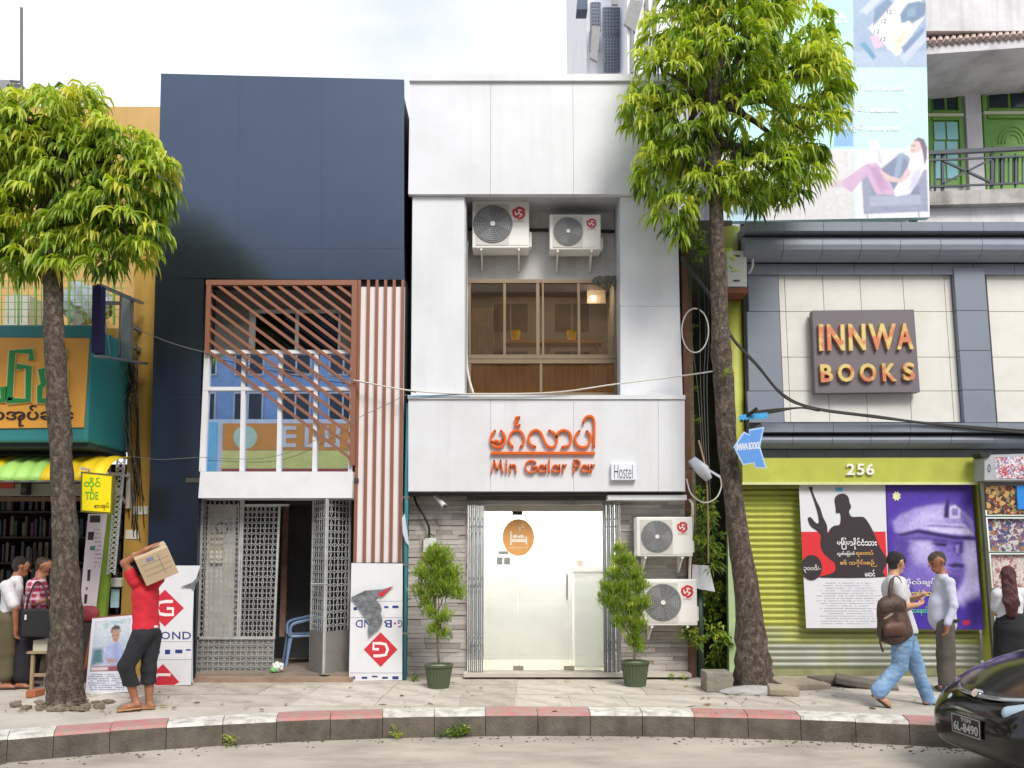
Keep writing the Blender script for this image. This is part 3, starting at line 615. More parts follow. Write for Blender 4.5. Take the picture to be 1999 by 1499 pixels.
# ground floor porch
MB().pbox(388, 973, 690, 985, 11.42, 11.5).build('porch_lintel', M('room_dark', '#20242b'), db)
b = MB(); b.box(P(388, 1100, 11.3).x - .1, P(690, 1100, 11.3).x + .1, 14.2, 14.25, .02, 2.9); b.box(P(690, 1100, 11.3).x + .02, P(690, 1100, 11.3).x + .1, 11.75, 14.19, .02, 2.9); b.box(P(388, 1100, 11.3).x - .1, P(388, 1100, 11.3).x - .02, 11.75, 14.19, .02, 2.9)
b.build('hall_wall', M('hall_wall', '#4d4a47', 0.9, var=.2, dirt='#2a2826', da=.6), db)
MB().box(P(388, 1100, 11.3).x - .1, P(690, 1100, 11.3).x + .1, 11.0, 14.19, 2.62, 2.68).build('hall_ceiling', M('hall_wall', '#4d4a47'), db)
MB().box(P(382, 1300, 11.0).x, P(688, 1300, 11.0).x, 11.0, 14.19, 0.0, .085).build('hall_floor', M('hall_floor', '#8b7f72', 0.85, var=.15, dirt='#5d5044', da=.6, ds=2), db)
MB().box(P(380, 1322, 10.8).x, P(686, 1322, 10.8).x, 10.78, 10.998, 0.0, .055).build('door_step', M('worn_step', '#9a8471', 0.9, var=.15, dirt='#6b4f3e', da=.7, ds=4, bump=.4), db)
MB().pbox(402, 985, 458, 1246, 11.36, 11.6).build('plaster_pier', M('plaster_cream', '#cfcac4', 0.9, var=.08, dirt='#7f7a73', da=.6, ds=3, bump=.3), db)
MB().pbox(460, 985, 606, 1246, 13.2, 13.26).build('hall_partition', M('hall_partition', '#5b4a40', 0.8, var=.35, vs=3), db)
mb_ = thing('meter_box', 'beige electric meter box on the porch pier behind the grille', 'meter box', P(425, 1090, 11.5))
MB().pbox(411, 1040, 436, 1066, 11.315, 11.358).build('cover', M('meter_beige', '#b3a893', 0.6), mb_); MB().pbox(409, 1068, 433, 1098, 11.305, 11.358).build('lower_box', M('meter_cream', '#c9c0ab', 0.6), mb_)
MB().tube([P(*q, 11.335) for q in arc(433, 1030, 12, 9, 0, 350, 16)], .008, 5).build('cable_loop', M('cable_plum', '#54404a', 0.6), mb_)
IRON = M('silver_painted_iron', '#c2c4c3', 0.5, metal=0.35, var=.15, vs=10, dirt='#6d665e', da=.5)
def ornament(b, q, nx, ny, r=.006):
    """iron scroll grille: square cells with four arcs each, on the quad q (tl,tr,br,bl)"""
    tl, tr, br, bl = [Vector(p) for p in q]
    def at(u, v): return tl.lerp(tr, u).lerp(bl.lerp(br, u), v)
    nrm = (tr - tl).cross(bl - tl).normalized()
    for i in range(nx + 1): b.bar(at(i / nx, 0), at(i / nx, 1), r * 1.5, r, nrm)
    for j in range(ny + 1): b.bar(at(0, j / ny), at(1, j / ny), r * 1.5, r, nrm)
    for i in range(nx):
        for j in range(ny):
            for cx, cy, a0 in ((0, 0, 0), (1, 0, 90), (1, 1, 180), (0, 1, 270)):
                pr = None
                for k in range(5):
                    a = R(a0 + 22.5 * k); p = at((i + cx + .62 * math.cos(a)) / nx, (j + cy + .62 * math.sin(a)) / ny)
                    if pr is not None: b.bar(pr, p, r * 1.3, r, nrm)
                    pr = p
    return b
fg = thing('porch_grille', 'fixed silver iron grille with scroll pattern left of the dark doorway', 'grille', P(470, 1315, 11.3)); YP = 11.28
MB().pbox(389, 1244, 536, 1248, YP - .02, YP + .03).build('rail', IRON, fg)
for x in (391, 467, 471): MB().pbox(x - 1.6, 974, x + 1.6, 1243.5, YP - .012, YP + .03).build('post', IRON, fg)
o = ornament(MB(), [P(392, 976, YP), P(466, 976, YP), P(464, 1243, YP), P(388, 1243, YP)], 4, 13).build('scroll_work', IRON, fg); o['kind'] = 'stuff'
MB().ppoly([(386, 1248.5), (535, 1248.5), (532, 1314), (383, 1314)], YP + .015, .02).build('kick_plate', M('embossed_plate', '#8d8a86', 0.6, metal=.2, var=.15, dirt='#6a5c4f', da=.6, ds=3), fg)
o = ornament(MB(), [P(386, 1249, YP), P(535, 1249, YP), P(532, 1313, YP), P(383, 1313, YP)], 7, 3, .007).build('embossing', IRON, fg); o['kind'] = 'stuff'
ml = thing('porch_gate_leaf', 'standing scroll iron gate leaf in the middle of the dark porch', 'gate', P(515, 1248, 11.32))
for q in ((472, 984, 564, 988), ): MB().pbox(*q, YP, YP + .03).build('rail', IRON, ml)
for x0_, x1_ in ((474, 466), (546, 535)): MB().ppoly([(x0_ - 1.5, 988.3), (x0_ + 1.5, 988.3), (x1_ + 1.5, 1243.5), (x1_ - 1.5, 1243.5)], YP + .003, .025).build('stile', IRON, ml)
o = ornament(MB(), [P(476, 989, YP + .012), P(544, 989, YP + .012), P(533, 1243, YP + .012), P(468, 1243, YP + .012)], 4, 12).build('scroll_work', IRON, ml); o['kind'] = 'stuff'
fo = thing('folded_gate', 'pair of scroll iron gate leaves folded out at the right of the doorway', 'gate', P(645, 1318, 11.0))
def leaf(x0, Y0, x1, Y1, yt, yb, xb0, xb1):
    q = [P(x0, yt, Y0), P(x1, yt, Y1), P(xb1, yb, Y1), P(xb0, yb, Y0)]
    zt_ = 2.58; q[0].z = q[1].z = zt_; q[2].z = q[3].z = .09
    q[3].x, q[2].x = q[0].x, q[1].x
    nrm = (q[1] - q[0]).cross(q[3] - q[0]).normalized()
    o = ornament(MB(), q, 3, 14).build('scroll_work', IRON, fo); o['kind'] = 'stuff'
    for a, c in ((q[0], q[3]), (q[1], q[2])): MB().bar(a, c, .028, .022, nrm).build('stile', IRON, fo)
    for a, c in ((q[0], q[1]), (q[3], q[2])): MB().bar(a, c, .026, .02, nrm).build('rail', IRON, fo)
    d = q[3] - q[0]; k = [q[0] + d * .78, q[1] + d * .78, q[2], q[3]]
    k = [p - nrm * .012 for p in k]; MB().prism(k, nrm * .006).build('kick_plate', M('embossed_plate', '#8d8a86'), fo)
leaf(612, 11.28, 637, 10.92, 975, 1310, 606, 632); leaf(640, 10.92, 684, 11.28, 975, 1318, 636, 684)
MB().tube([P(607, 1140, 10.95), P(640, 1139, 10.9)], .008, 6).build('bolt', IRON, fo)

MB().ppoly([(553, 988.5), (564, 988.5), (556, 1243), (545, 1243)], 12.2, .06).build('hall_door_post', M('hall_post', '#6d4a3c', .7, var=.25, dirt='#b8b0a4', da=.5, ds=3), db)
# blue plastic chair inside
def blend_chair():
    t = thing('plastic_chair', 'blue moulded plastic armchair inside the dark doorway', 'chair', (0, 0, 0)); m = M('chair_blue', '#7a94b8', 0.4, var=.04)
    b = MB(); b.box(-.24, .24, -.23, .23, .40, .43); b.build('seat', m, t, bevel=.012, local=True)
    for sx in (-1, 1):
        for sy in (-1, 1): MB().tube([(sx * .27, sy * .27, 0), (sx * .22, sy * .21, .40)], [.016, .028], 6).build('leg', m, t, local=True)
        MB().tube(smoothpath([(sx * .25, -.22, .42), (sx * .28, -.2, .58), (sx * .28, 0, .64), (sx * .26, .22, .68)], 4), .022, 6).build('armrest', m, t, local=True)
    vs = []; n = 10
    for j in range(5):
        for i in range(n + 1):
            a = (i / n - .5); z = .42 + .42 * j / 4 * (1 - .5 * abs(a) ** 2); vs.append((a * .52, .22 + .10 * j / 4 - .28 * a * a, z))
    fs = [(j * (n + 1) + i, j * (n + 1) + i + 1, (j + 1) * (n + 1) + i + 1, (j + 1) * (n + 1) + i) for j in range(4) for i in range(n)]
    bb = MB().add(vs, fs); o = bb.build('backrest', m, t, smooth=True, local=True); s = o.modifiers.new('t', 'SOLIDIFY'); s.thickness = .014
    return t
ch = blend_chair(); c = P(592, 1262, 11.0); ch.location = (P(594, 1240, 12.0).x, 12.0, .086); ch.rotation_euler = (0, 0, R(-70))
rb = thing('rubbish_bag', 'small crumpled white and green bag on the doorstep', 'bag', P(541, 1312, 11.2))
def lump(c, r, sx=1, sy=1, sz=1, seed=0, n=3, amp=.25):
    bm = bmesh.new(); bmesh.ops.create_icosphere(bm, subdivisions=n, radius=r); rr = random.Random(seed); ph = [rr.uniform(0, 6) for _ in range(6)]
    for v in bm.verts:
        q = v.co / r; d = 1 + amp * (math.sin(q.x * 4 + ph[0]) * math.sin(q.y * 5 + ph[1]) + .6 * math.sin(q.z * 8 + ph[2]) * math.sin(q.x * 9 + ph[3]) + .4 * math.sin(q.y * 15 + ph[4]) * math.sin(q.z * 14 + ph[5]))
        v.co = Vector((v.co.x * sx, v.co.y * sy, v.co.z * sz)) * d
    zs = min(v.co.z for v in bm.verts); m = MB(); m.add([Vector(c) + v.co - Vector((0, 0, zs)) for v in bm.verts], [tuple(v.index for v in f.verts) for f in bm.faces]); bm.free(); return m
q = P(541, 1300, 11.1); lump((q.x, 11.1, .086), .07, 1, 1, .9, 3).build('plastic', M('bag_white', '#cfd6cf', 0.5, var=.1), rb); lump((q.x - .03, 11.04, .086), .045, 1, 1, .7, 4).build('green_plastic', M('bag_green', '#6fae62', 0.5), rb)

# loose cladding sheets with protective film
PNL = M('sheet_film_white', '#dfe0e4', 0.4, var=.02, dirt='#b7b7b6', da=.3, ds=2); RED = M('film_red', '#c9303f', 0.45, var=.04); NAVY = M('film_navy', '#2a3a80', 0.5); GREY = M('film_grey', '#9aa0b0', 0.5); PINK = M('film_g_white', '#f2e4e4', 0.5)
FILM = M('torn_film_dark', '#787d82', 0.35, metal=.2, var=.45, vs=14, bump=1.0, bs=12)
def diamond(par, cx, cy, rx, ry, Y, flip=False, cut=None):
    q = [(cx, cy - ry), (cx + rx, cy), (cx, cy + ry), (cx - rx, cy)]
    d = pp('diamond_mark', RED, par, q, Y, .0015)
    s = -1 if flip else 1
    pts = [(cx + s * rx * a, cy + s * ry * c) for a, c in ((.42, -.36), (.05, -.36), (-.3, -.30), (-.42, 0.0), (-.3, .30), (.0, .36), (.42, .36), (.42, .02), (.1, .02))]
    MB().stroke([P(*p, Y - .002) for p in pts], .036 * ry / 33, .0015).build('g_mark', PINK, d); return d
def gbond(par, x0, x1, yb, Y, flip=False):
    pass
sr = thing('cladding_sheet', 'white cladding sheet with upside down print and torn grey film by the copper fins', 'panel', P(735, 1328, 10.95)); YR = 10.93
MB().ppoly([(686, 1099), (786, 1100), (785, 1328), (681, 1329)], YR, .012).build('sheet', PNL, sr)
diamond(sr, 743, 1268, 33, 34, YR - .002, True)
for ch_, q in (('D', (694, 1210, 708, 1225)), ('N', (711, 1210, 724, 1225)), ('O', (727, 1210, 741, 1225)), ('B', (750, 1210, 765, 1225)), ('G', (777, 1210, 785, 1225))): lettering('lettering', ch_, NAVY, sr, q, YR - .002, .0015, .01, True)
pp('dot_mark', RED, sr, arc(771, 1217, 2.2, 2.4, 0, 340, 10), YR - .002, .0015)
for y in (1173, 1205, 1313): MB().pbox(684, y, 785, y + 1, YR - .002, YR).build('film_line', GREY, sr)
for q in ((690, 1185, 697, 1191), (750, 1183, 758, 1187), (766, 1182, 778, 1187), (690, 1320, 693, 1326), (706, 1321, 717, 1325), (726, 1319, 737, 1322), (746, 1321, 757, 1325), (766, 1320, 778, 1326)): MB().pbox(*q, YR - .002, YR).build('film_icon', NAVY, sr)
f1 = [(685, 1166), (712, 1153), (748, 1150), (768, 1144), (752, 1158), (731, 1168), (742, 1180), (745, 1190), (741, 1200), (730, 1208), (720, 1213), (708, 1198), (697, 1182)]
tf = MB(); tf.ppoly(f1, YR - .03, .012); tf.ppoly([(721, 1214), (744, 1199), (747, 1213), (740, 1226), (729, 1234), (720, 1243), (718, 1224)], YR - .045, .012); tfo = tf.build('torn_film', FILM, sr)
pp('film_red_corner', RED, sr, [(737, 1159), (767, 1144), (744, 1166)], YR - .034, .003)
sl2 = thing('cladding_sheet', 'white cladding sheet with red diamond marks leaning behind the man with the box', 'panel', P(335, 1340, 10.5)); YQ = 10.46
MB().ppoly([(285, 1155), (300, 1146), (365, 1139), (378, 1150), (372, 1337), (285, 1340)], YQ, .012).build('sheet', PNL, sl2)
diamond(sl2, 322, 1187, 37, 36, YQ - .002)
d2 = pp('diamond_mark', RED, sl2, [(318, 1296), (350, 1331), (340, 1337), (286, 1338), (285, 1328)], YQ - .002, .0015)
MB().stroke([P(*p, YQ - .004) for p in ((333, 1317), (308, 1317), (300, 1326), (300, 1338))], .034, .0015).build('g_mark', PINK, d2)
for ch_, q in (('B', (296, 1233, 310, 1248)), ('O', (314, 1233, 332, 1248)), ('N', (336, 1233, 352, 1248)), ('D', (356, 1233, 373, 1248))): lettering('lettering', ch_, NAVY, sl2, q, YQ - .002, .0015, .01)
for q in ((305, 1269, 312, 1276), (322, 1268, 332, 1277), (342, 1268, 356, 1275), (363, 1267, 372, 1270)): MB().pbox(*q, YQ - .002, YQ).build('film_icon', NAVY, sl2)
for y in (1252, 1287): MB().pbox(290, y, 374, y + 1, YQ - .002, YQ).build('film_line', GREY, sl2)
sl3 = thing('cladding_offcut', 'plain white sheet standing behind the printed sheet beside the porch', 'panel', P(340, 1330, 10.8))
MB().ppoly([(305, 1104), (391, 1104), (376, 1150), (376, 1332), (300, 1332)], 10.72, .012).build('sheet', PNL, sl3)
tf = MB(); tf.ppoly([(352, 1146), (375, 1137), (392, 1120), (391, 1130), (382, 1140), (380, 1152), (372, 1146)], 10.44, .004); tf.build('torn_film', FILM, sl3)

# ================================================================== Innwa bookshop
GRY = M('grey_composite_panel', '#7f8794', 0.55, metal=0.0, var=.05, vs=1.0, dirt='#6a6f78', da=.3, streak=.15)
CRM = M('cream_panel', '#dedcd4', 0.5, var=.03, dirt='#b5b0a3', da=.35, streak=.12)
LIME = M('lime_paint', '#b6bb4c', 0.5, var=.08, vs=2, dirt='#8d8a3a', da=.4)
ib = thing('bookshop_building', 'grey and cream clad bookshop with lime shutter and two posters', 'building', (6, 11.6, 0)); YI = 11.30
MB().box(P(1460, 700, YI).x, 12.5, 11.42, 18, P(1500, 940, YI).z, P(1700, 440, YI).z).build('wall', M('bookshop_core', '#6d7076', 0.8), ib)
def ipanel(px, Y=YI, d=.06, mat=None, nm='cladding_panel'): return panel(px, Y, d, nm, mat or GRY, ib, .004)
JX = [1455, 1530, 1607, 1682, 1759, 1838, 1919, 2002, 2086, 2170]
def lean(x, y, y0=450): return x + (y - y0) * (x - 1000) * 8.5e-5
def lp(x, y): return (lean(x, y), y)
def cornice(y0, y1, y2, y3, JX, yref, Yf):
    for a, c in zip(JX[:-1], JX[1:]):
        A, C = P(a, y1, Yf).x + .003, P(c, y1, Yf).x - .003
        z0, z1, z2, z3 = [P(1700, q, Yf).z for q in (y0, y1, y2, y3)]
        MB().box(A, C, Yf - .02, YI + .1, z1 + .004, z0).build('coping_tile', GRY, ib)
        b = MB(); n = 8; r = (z1 - z2) / 2; prof = [(Yf + .24 - (.22) * math.cos(R(-90 + 180 * i / n)), (z1 + z2) / 2 + r * math.sin(R(-90 + 180 * i / n))) for i in range(n + 1)]
        vs = [(A, y, z) for y, z in prof] + [(C, y, z) for y, z in prof]; fs = [(i, n + 1 + i, n + 2 + i, i + 1) for i in range(n)] + [tuple(range(n, -1, -1)), tuple(range(n + 1, 2 * n + 2))]
        b.add(vs, fs); o = b.build('cornice_tile', GRY, ib, smooth=False)
        MB().box(A, C, YI - .03, YI + .09, z3, z2 - .004).build('band_tile', GRY, ib)
cornice(434, 452, 500, 521, JX, 450, 10.98)
cornice(826, 844, 872, 893, [1486, 1549, 1626, 1701, 1777, 1859, 1945, 2030, 2115, 2200], 850, 10.98)
for y0, y1 in ((522, 608), (608, 763), (763, 825)): ipanel([(1458, y0), lp(1515, y0), lp(1515, y1), (1462, y1)])
YC_ = 11.34
cx_ = [1515, 1527, 1601, 1673, 1756, 1836, 1849]; ry_ = [523, 608, 697, 763, 824]
for i in range(len(cx_) - 1):
    for j in range(len(ry_) - 1): ipanel([lp(cx_[i], ry_[j]), lp(cx_[i + 1], ry_[j]), lp(cx_[i + 1], ry_[j + 1]), lp(cx_[i], ry_[j + 1])], YC_, .04, CRM)
for y0, y1 in ((522, 606), (606, 684), (684, 761), (761, 825)): ipanel([lp(1856, y0), lp(1916, y0), lp(1916, y1), lp(1856, y1)], YI - .05, .10)
for xa, xb in ((1918, 2000), (2000, 2080), (2080, 2160)):
    for j in range(len(ry_) - 1): ipanel([lp(xa, ry_[j]), lp(xb, ry_[j]), lp(xb, ry_[j + 1]), lp(xa, ry_[j + 1])], YC_, .04, CRM)
# name board
nbd = thing('name_board', 'dark grey board with gold letters INNWA BOOKS on cream panels', 'sign', P(1690, 767, 11.2)); YN = 11.18
MB().ppoly([(1586, 606), (1784, 604), (1796, 765), (1592, 767)], YN, .12).build('board', M('board_slate', '#6f676c', 0.5, var=.04), nbd)
def gold():
    if 'gold_foil' in MATS: return MATS['gold_foil']
    m = M('gold_foil', '#d8b070', 0.35, metal=.35); nt = m.node_tree; b_ = nt.nodes['Principled BSDF']
    t = nt.nodes.new('ShaderNodeTexCoord'); n = nt.nodes.new('ShaderNodeTexNoise'); n.inputs['Scale'].default_value = 6; r = nt.nodes.new('ShaderNodeValToRGB')
    r.color_ramp.elements[0].position = .42; r.color_ramp.elements[0].color = srgb('#d98a66') + (1,); r.color_ramp.elements[1].position = .56; r.color_ramp.elements[1].color = srgb('#e6cf86') + (1,)
    nt.links.new(t.outputs['Object'], n.inputs['Vector']); nt.links.new(n.outputs['Fac'], r.inputs['Fac']); nt.links.new(r.outputs['Color'], b_.inputs['Base Color']); return m
for ch_, q in (('I', ((1598, 633), (1607, 633), (1609, 684), (1600, 685))), ('N', ((1614, 633), (1648, 633), (1650, 684), (1616, 684))), ('N', ((1656, 632), (1689, 632), (1691, 683), (1658, 684))), ('W', ((1695, 632), (1749, 631), (1750, 682), (1697, 683))), ('A', ((1752, 631), (1780, 630), (1784, 681), (1752, 682))),
              ('B', ((1601, 711), (1625, 711), (1627, 745), (1603, 746))), ('O', ((1635, 710), (1667, 710), (1669, 745), (1637, 745))), ('O', ((1678, 709), (1710, 709), (1712, 745), (1680, 745))), ('K', ((1722, 709), (1749, 709), (1752, 744), (1724, 744))), ('S', ((1762, 708), (1785, 707), (1788, 742), (1764, 743)))):
    lettering('letter', ch_, gold(), nbd, q, YN - .05, .049, .03)
# lime lintel with number, shutter
lt = thing('lime_lintel', 'lime green lintel with white number 256 over the shutter', 'lintel', P(1690, 943, 11.2))
MB().ppoly([(1449, 894), (1921, 893), (1922, 942), (1450, 945)], 11.15, .25).build('beam', LIME, lt)
MB().pbox(1449, 941, 1922, 946, 11.13, 11.149).build('lip', M('lime_lip', '#d3d69a', 0.5), lt)
for ch_, q in (('2', (1653, 905, 1669, 927)), ('5', (1673, 905, 1688, 927)), ('6', (1691, 905, 1707, 927))): lettering('numeral', ch_, M('numeral_white', '#ecebdc', 0.5), lt, q, 11.12, .029, .02)
sh = thing('roller_shutter', 'lime green corrugated roller shutter, grey with wear near the ground', 'shutter', P(1690, 1316, 11.4)); YH = 11.38
SHM = M('shutter_lime', '#b4ba54', 0.5, var=.12, vs=2, dirt='#7d7f3e', da=.5, ds=1.5, streak=.25)
SHW = M('shutter_worn', '#a3a69a', 0.5, metal=.2, var=.15, vs=2, dirt='#8f9150', da=.8, ds=1.3)
SHMID = M('shutter_half_worn', '#a5aa62', 0.5, var=.15, vs=1.5, dirt='#a5a89c', da=.9, ds=.8)
zt, X0, X1 = P(1700, 943, YH).z, P(1440, 1150, YH).x, P(1908, 1150, YH).x; ns = 31; hh = (zt - .10) / ns
prof = [(.012, 0), (0.0, .25), (-.016, .5), (-.016, .68), (0.0, .9), (.012, 1.0)]
sm = {}
for k, mm in ((0, SHM), (1, SHMID), (2, SHW)):
    vs = [(X, y, z * hh) for X in (X0, X1) for y, z in prof]; n = len(prof)
    o = MB().add(vs, [(i, n + i, n + i + 1, i + 1) for i in range(n - 1)]).build('shutter_pattern', mm, None); sm[k] = o.data; bpy.data.objects.remove(o)
for i in range(ns):
    z = .10 + i * hh; o = link('shutter_slat', sm[2 if i < 4 else 1 if i < 7 else 0], sh); o.location = Vector((0, YH, z)) - org(sh)
MB().box(X0, X1, YH - .02, YH + .03, .005, .098).build('bottom_rail', M('shutter_rail', '#8f9068', 0.6, dirt='#5c5340', da=.7, ds=3), sh)
MB().ppoly([(1906, 946), (1916, 946), (1945, 1316), (1932, 1316)], 11.25, .12).build('guide_rail', LIME, sh)
MB().ppoly([(1420, 1000), (1428, 1000), (1440, 1316), (1424, 1316)], 11.3, .1).build('guide_rail', M('mint_paint', '#a9c08f', 0.6, dirt='#6f7a58', da=.5), sh)
MB().pbox(1450, 947, 1560, 953, 11.2, 11.36).build('shutter_housing', M('rusty_lime', '#8d8c3d', 0.7, dirt='#5a4a2c', da=.7, ds=5), sh)
sd_ = thing('lime_column', 'rounded lime green corner column behind the right tree', 'column', P(1438, 900, 11.5))
q0, q1 = P(1438, 445, 11.5), P(1438, 900, 11.5); MB().tube([(q1.x, 11.55, .0), (q1.x, 11.55, q0.z)], .14, 14).build('shaft', LIME, sd_, smooth=True)

# ---- posters
def poster(name, label, quad, Y, mat):
    t = thing(name, label, 'poster', P(*quad[3], Y)); MB().ppoly(quad, Y, .004).build('sheet', mat, t); return t
pA = poster('poster', 'white and red poster of a dark armed figure silhouette hung on the shutter', [(1559, 941), (1728, 943), (1737, 1226), (1574, 1226)], 11.22, M('poster_white', '#dcdce2', 0.45, var=.02)); Y1, Y2, Y3, Y4 = 11.217, 11.2145, 11.212, 11.2095
def q9(pts): return [(1560 + a / 4.835, 930 + c / 4.835) for a, c in pts]      # crop coordinates of the poster study
PR, PK = M('poster_red', '#d8343a', 0.45, var=.03), M('poster_black', '#3a3236', 0.45, var=.05)
pp('red_field', PR, pA, q9([(20, 522), (815, 520), (836, 950), (45, 955)]), Y1)
pp('figure', PK, pA, blob(q9([(350, 345), (345, 290), (335, 230), (345, 190), (385, 165), (430, 165), (465, 195), (478, 250), (490, 275), (488, 300), (475, 320), (475, 350), (500, 380), (560, 380), (610, 385), (650, 430), (700, 520), (760, 660), (820, 760), (835, 800), (790, 900), (770, 950), (210, 955), (290, 920), (330, 900), (345, 860), (330, 810), (290, 780), (230, 720), (200, 640), (205, 560), (165, 510), (110, 470), (82, 400), (110, 385), (160, 440), (185, 430), (175, 350), (140, 230), (108, 140), (90, 100), (130, 105), (125, 130), (160, 220), (200, 300), (225, 380), (262, 460), (270, 540), (290, 500), (330, 465), (385, 450), (388, 350)])), Y2)
pp('price_disc', PK, pA, [(1560 + x / 4.835, 930 + y / 4.835) for x, y in arc(118, 860, 98, 120, 0, 350, 28)], Y3)
lettering('print', '၃၀၀၀ိ/-', M('print_white', '#eeeeee', .5), pA, (1569, 1102, 1602, 1118), Y4, .0015)
lettering('print', 'မြန်မာနိုင်ငံသား', M('print_white', '#eee', .5), pA, q9([(355, 575), (730, 580), (735, 685), (360, 690)]), Y4, .0015, .02)
lettering('print', 'လွတ်မြောက်', M('print_white', '#eee', .5), pA, q9([(358, 705), (525, 705), (525, 755), (360, 760)]), Y4, .0015, .015)
lettering('print', 'ရေးတပ်', M('print_amber', '#d9a860', .5), pA, q9([(535, 695), (700, 695), (700, 760), (537, 760)]), Y4, .0015, .015)
lettering('print', '၏ သမိုင်းစဉ်', M('print_amber', '#d9a860', .5), pA, q9([(385, 785), (735, 785), (738, 850), (388, 855)]), Y4, .0015, .02)
lettering('print', 'မောင်', M('print_white', '#eee', .5), pA, q9([(620, 880), (715, 880), (718, 945), (622, 945)]), Y4, .0015, .015)
pp('blue_mark', M('print_blue', '#5fb0dd', .5), pA, q9([(345, 105), (412, 105), (412, 138), (345, 138)]), Y2)
dashes('fine_print', M('print_fine', '#a9a9b4', .5), pA, 1590, 1136, 1722, 1220, 17, Y1, .85, .22, .26, 5)
pBm = M('poster_purple', '#4f37a0', 0.4, var=.18, vs=2.2)
pB = poster('poster', 'purple poster with a large face under a military cap hung on the shutter', [(1729, 944), (1897, 945), (1921, 1229), (1738, 1227)], 11.225, pBm); Z1, Z2, Z3, Z4 = 11.2225, 11.220, 11.2175, 11.215
LV1, LV2, LV3, DP = M('poster_lilac', '#a89ad8', .45, var=.28, vs=7), M('poster_mid_violet', '#7a64bc', .45, var=.35, vs=6), M('poster_pale_lilac', '#c0b6e6', .45, var=.2, vs=7), M('poster_deep_violet', '#3f2f72', .45, var=.35, vs=9)
printed('portrait_print', 'poster_portrait_ink', pB, [(1731, 946), (1895, 947), (1919, 1227), (1740, 1225)], Z1, '#5138a4', [
    (q9([(850, 420), (1000, 330), (1400, 230), (1640, 330), (1660, 480), (1000, 560)]), '#6a55b4', 14), (q9([(1540, 590), (1690, 600), (1740, 1130), (1560, 1230), (1400, 1150), (1540, 980)]), '#b9aee6', 9), (q9([(1560, 640), (1640, 640), (1690, 1050), (1600, 1120)]), '#d0c8f2', 12),
    (q9([(940, 560), (1120, 510), (1300, 555), (1550, 590), (1560, 700), (1515, 760), (1575, 860), (1560, 960), (1480, 1090), (1100, 1090), (960, 900), (900, 720)]), '#7a66bc', 7), (q9([(880, 590), (1000, 560), (1060, 640), (1010, 900), (930, 780)]), '#5a449c', 8), (q9([(1080, 600), (1240, 590), (1290, 700), (1230, 850), (1110, 820), (1050, 700)]), '#b3a6de', 12), (q9([(1130, 620), (1230, 615), (1250, 690), (1160, 720)]), '#c8bfee', 9), (q9([(1260, 760), (1400, 740), (1420, 860), (1300, 960), (1200, 900)]), '#8f7dcc', 10),
    (q9([(885, 430), (960, 360), (1100, 300), (1280, 265), (1420, 268), (1560, 335), (1640, 425), (1668, 560), (1400, 545), (1130, 500), (960, 545), (900, 520)]), '#a294d6', 5), (q9([(1150, 330), (1350, 285), (1360, 420), (1240, 430), (1130, 480), (1000, 500)]), '#c4baec', 12), (q9([(1520, 340), (1620, 430), (1650, 540), (1560, 530)]), '#7d6cc0', 9), (q9([(1150, 480), (1240, 440), (1560, 455), (1660, 555), (1450, 542), (1250, 512)]), '#d2caf2', 4), (q9([(1180, 472), (1250, 452), (1540, 470), (1580, 492), (1300, 476)]), '#8070b8', 3),
    (q9([(930, 545), (1120, 498), (1300, 533), (1480, 562), (1672, 578), (1665, 600), (1450, 595), (1280, 565), (1120, 532), (960, 565)]), '#33265e', 3.2), (q9([(1000, 570), (1200, 560), (1420, 600), (1540, 610), (1540, 660), (1300, 610), (1080, 600)]), '#57449a', 6), (q9([(1405, 300), (1470, 268), (1522, 310), (1516, 395), (1412, 390)]), '#d6cff2', 3), (q9([(1440, 310), (1500, 300), (1500, 370), (1440, 375)]), '#8676bc', 3), (q9([(1368, 300), (1400, 190), (1422, 240), (1414, 392), (1368, 388)]), '#392b68', 3),
    (q9([(1250, 632), (1330, 622), (1400, 634), (1385, 662), (1310, 656)]), '#32255c', 3), (q9([(1260, 600), (1390, 596), (1400, 614), (1270, 618)]), '#4a3a80', 3), (q9([(1465, 620), (1545, 615), (1542, 720), (1495, 742), (1452, 695)]), '#44347c', 5), (q9([(1475, 650), (1510, 645), (1505, 720), (1480, 725)]), '#8c7cc6', 3), (q9([(1400, 835), (1480, 815), (1565, 830), (1545, 862), (1440, 858)]), '#32255c', 3.5), (q9([(1430, 880), (1550, 876), (1520, 905), (1450, 905)]), '#5a4896', 4), (q9([(1400, 930), (1540, 920), (1500, 1060), (1350, 1090)]), '#54418f', 9), (q9([(1560, 1180), (1700, 1120), (1760, 1400), (1560, 1400)]), '#3e2c86', 12), (q9([(840, 1260), (1560, 1240), (1560, 1420), (840, 1420)]), '#43309a', 12)], (110, 170), .06, 4)
pp('emblem', M('print_cream', '#e6dfae', .5), pB, [(1560 + (920 + (44 if i % 2 else 30) * math.cos(i * math.pi / 8)) / 4.835, 930 + (185 + (50 if i % 2 else 34) * math.sin(i * math.pi / 8)) / 4.835) for i in range(16)], Z3)
lettering('print', 'ဗိုလ်ချုပ်', M('print_white', '#eee', .5), pB, q9([(1005, 965), (1290, 960), (1292, 1040), (1008, 1045)]), Z4, .0015, .01)
lettering('print', 'သူရဲကောင်း', M('print_yellow', '#e3cf5a', .5), pB, q9([(1060, 1060), (1290, 1055), (1292, 1160), (1062, 1165)]), Z4, .0015, .02)
lettering('print', 'သေနတ်', M('print_green', '#6fd0a8', .5), pB, q9([(1060, 1225), (1215, 1225), (1217, 1315), (1062, 1315)]), Z4, .0015, .01)
pp('red_mark', M('print_crimson', '#b02458', .5), pB, q9([(1540, 1365), (1610, 1350), (1620, 1395), (1550, 1410)]), Z3)
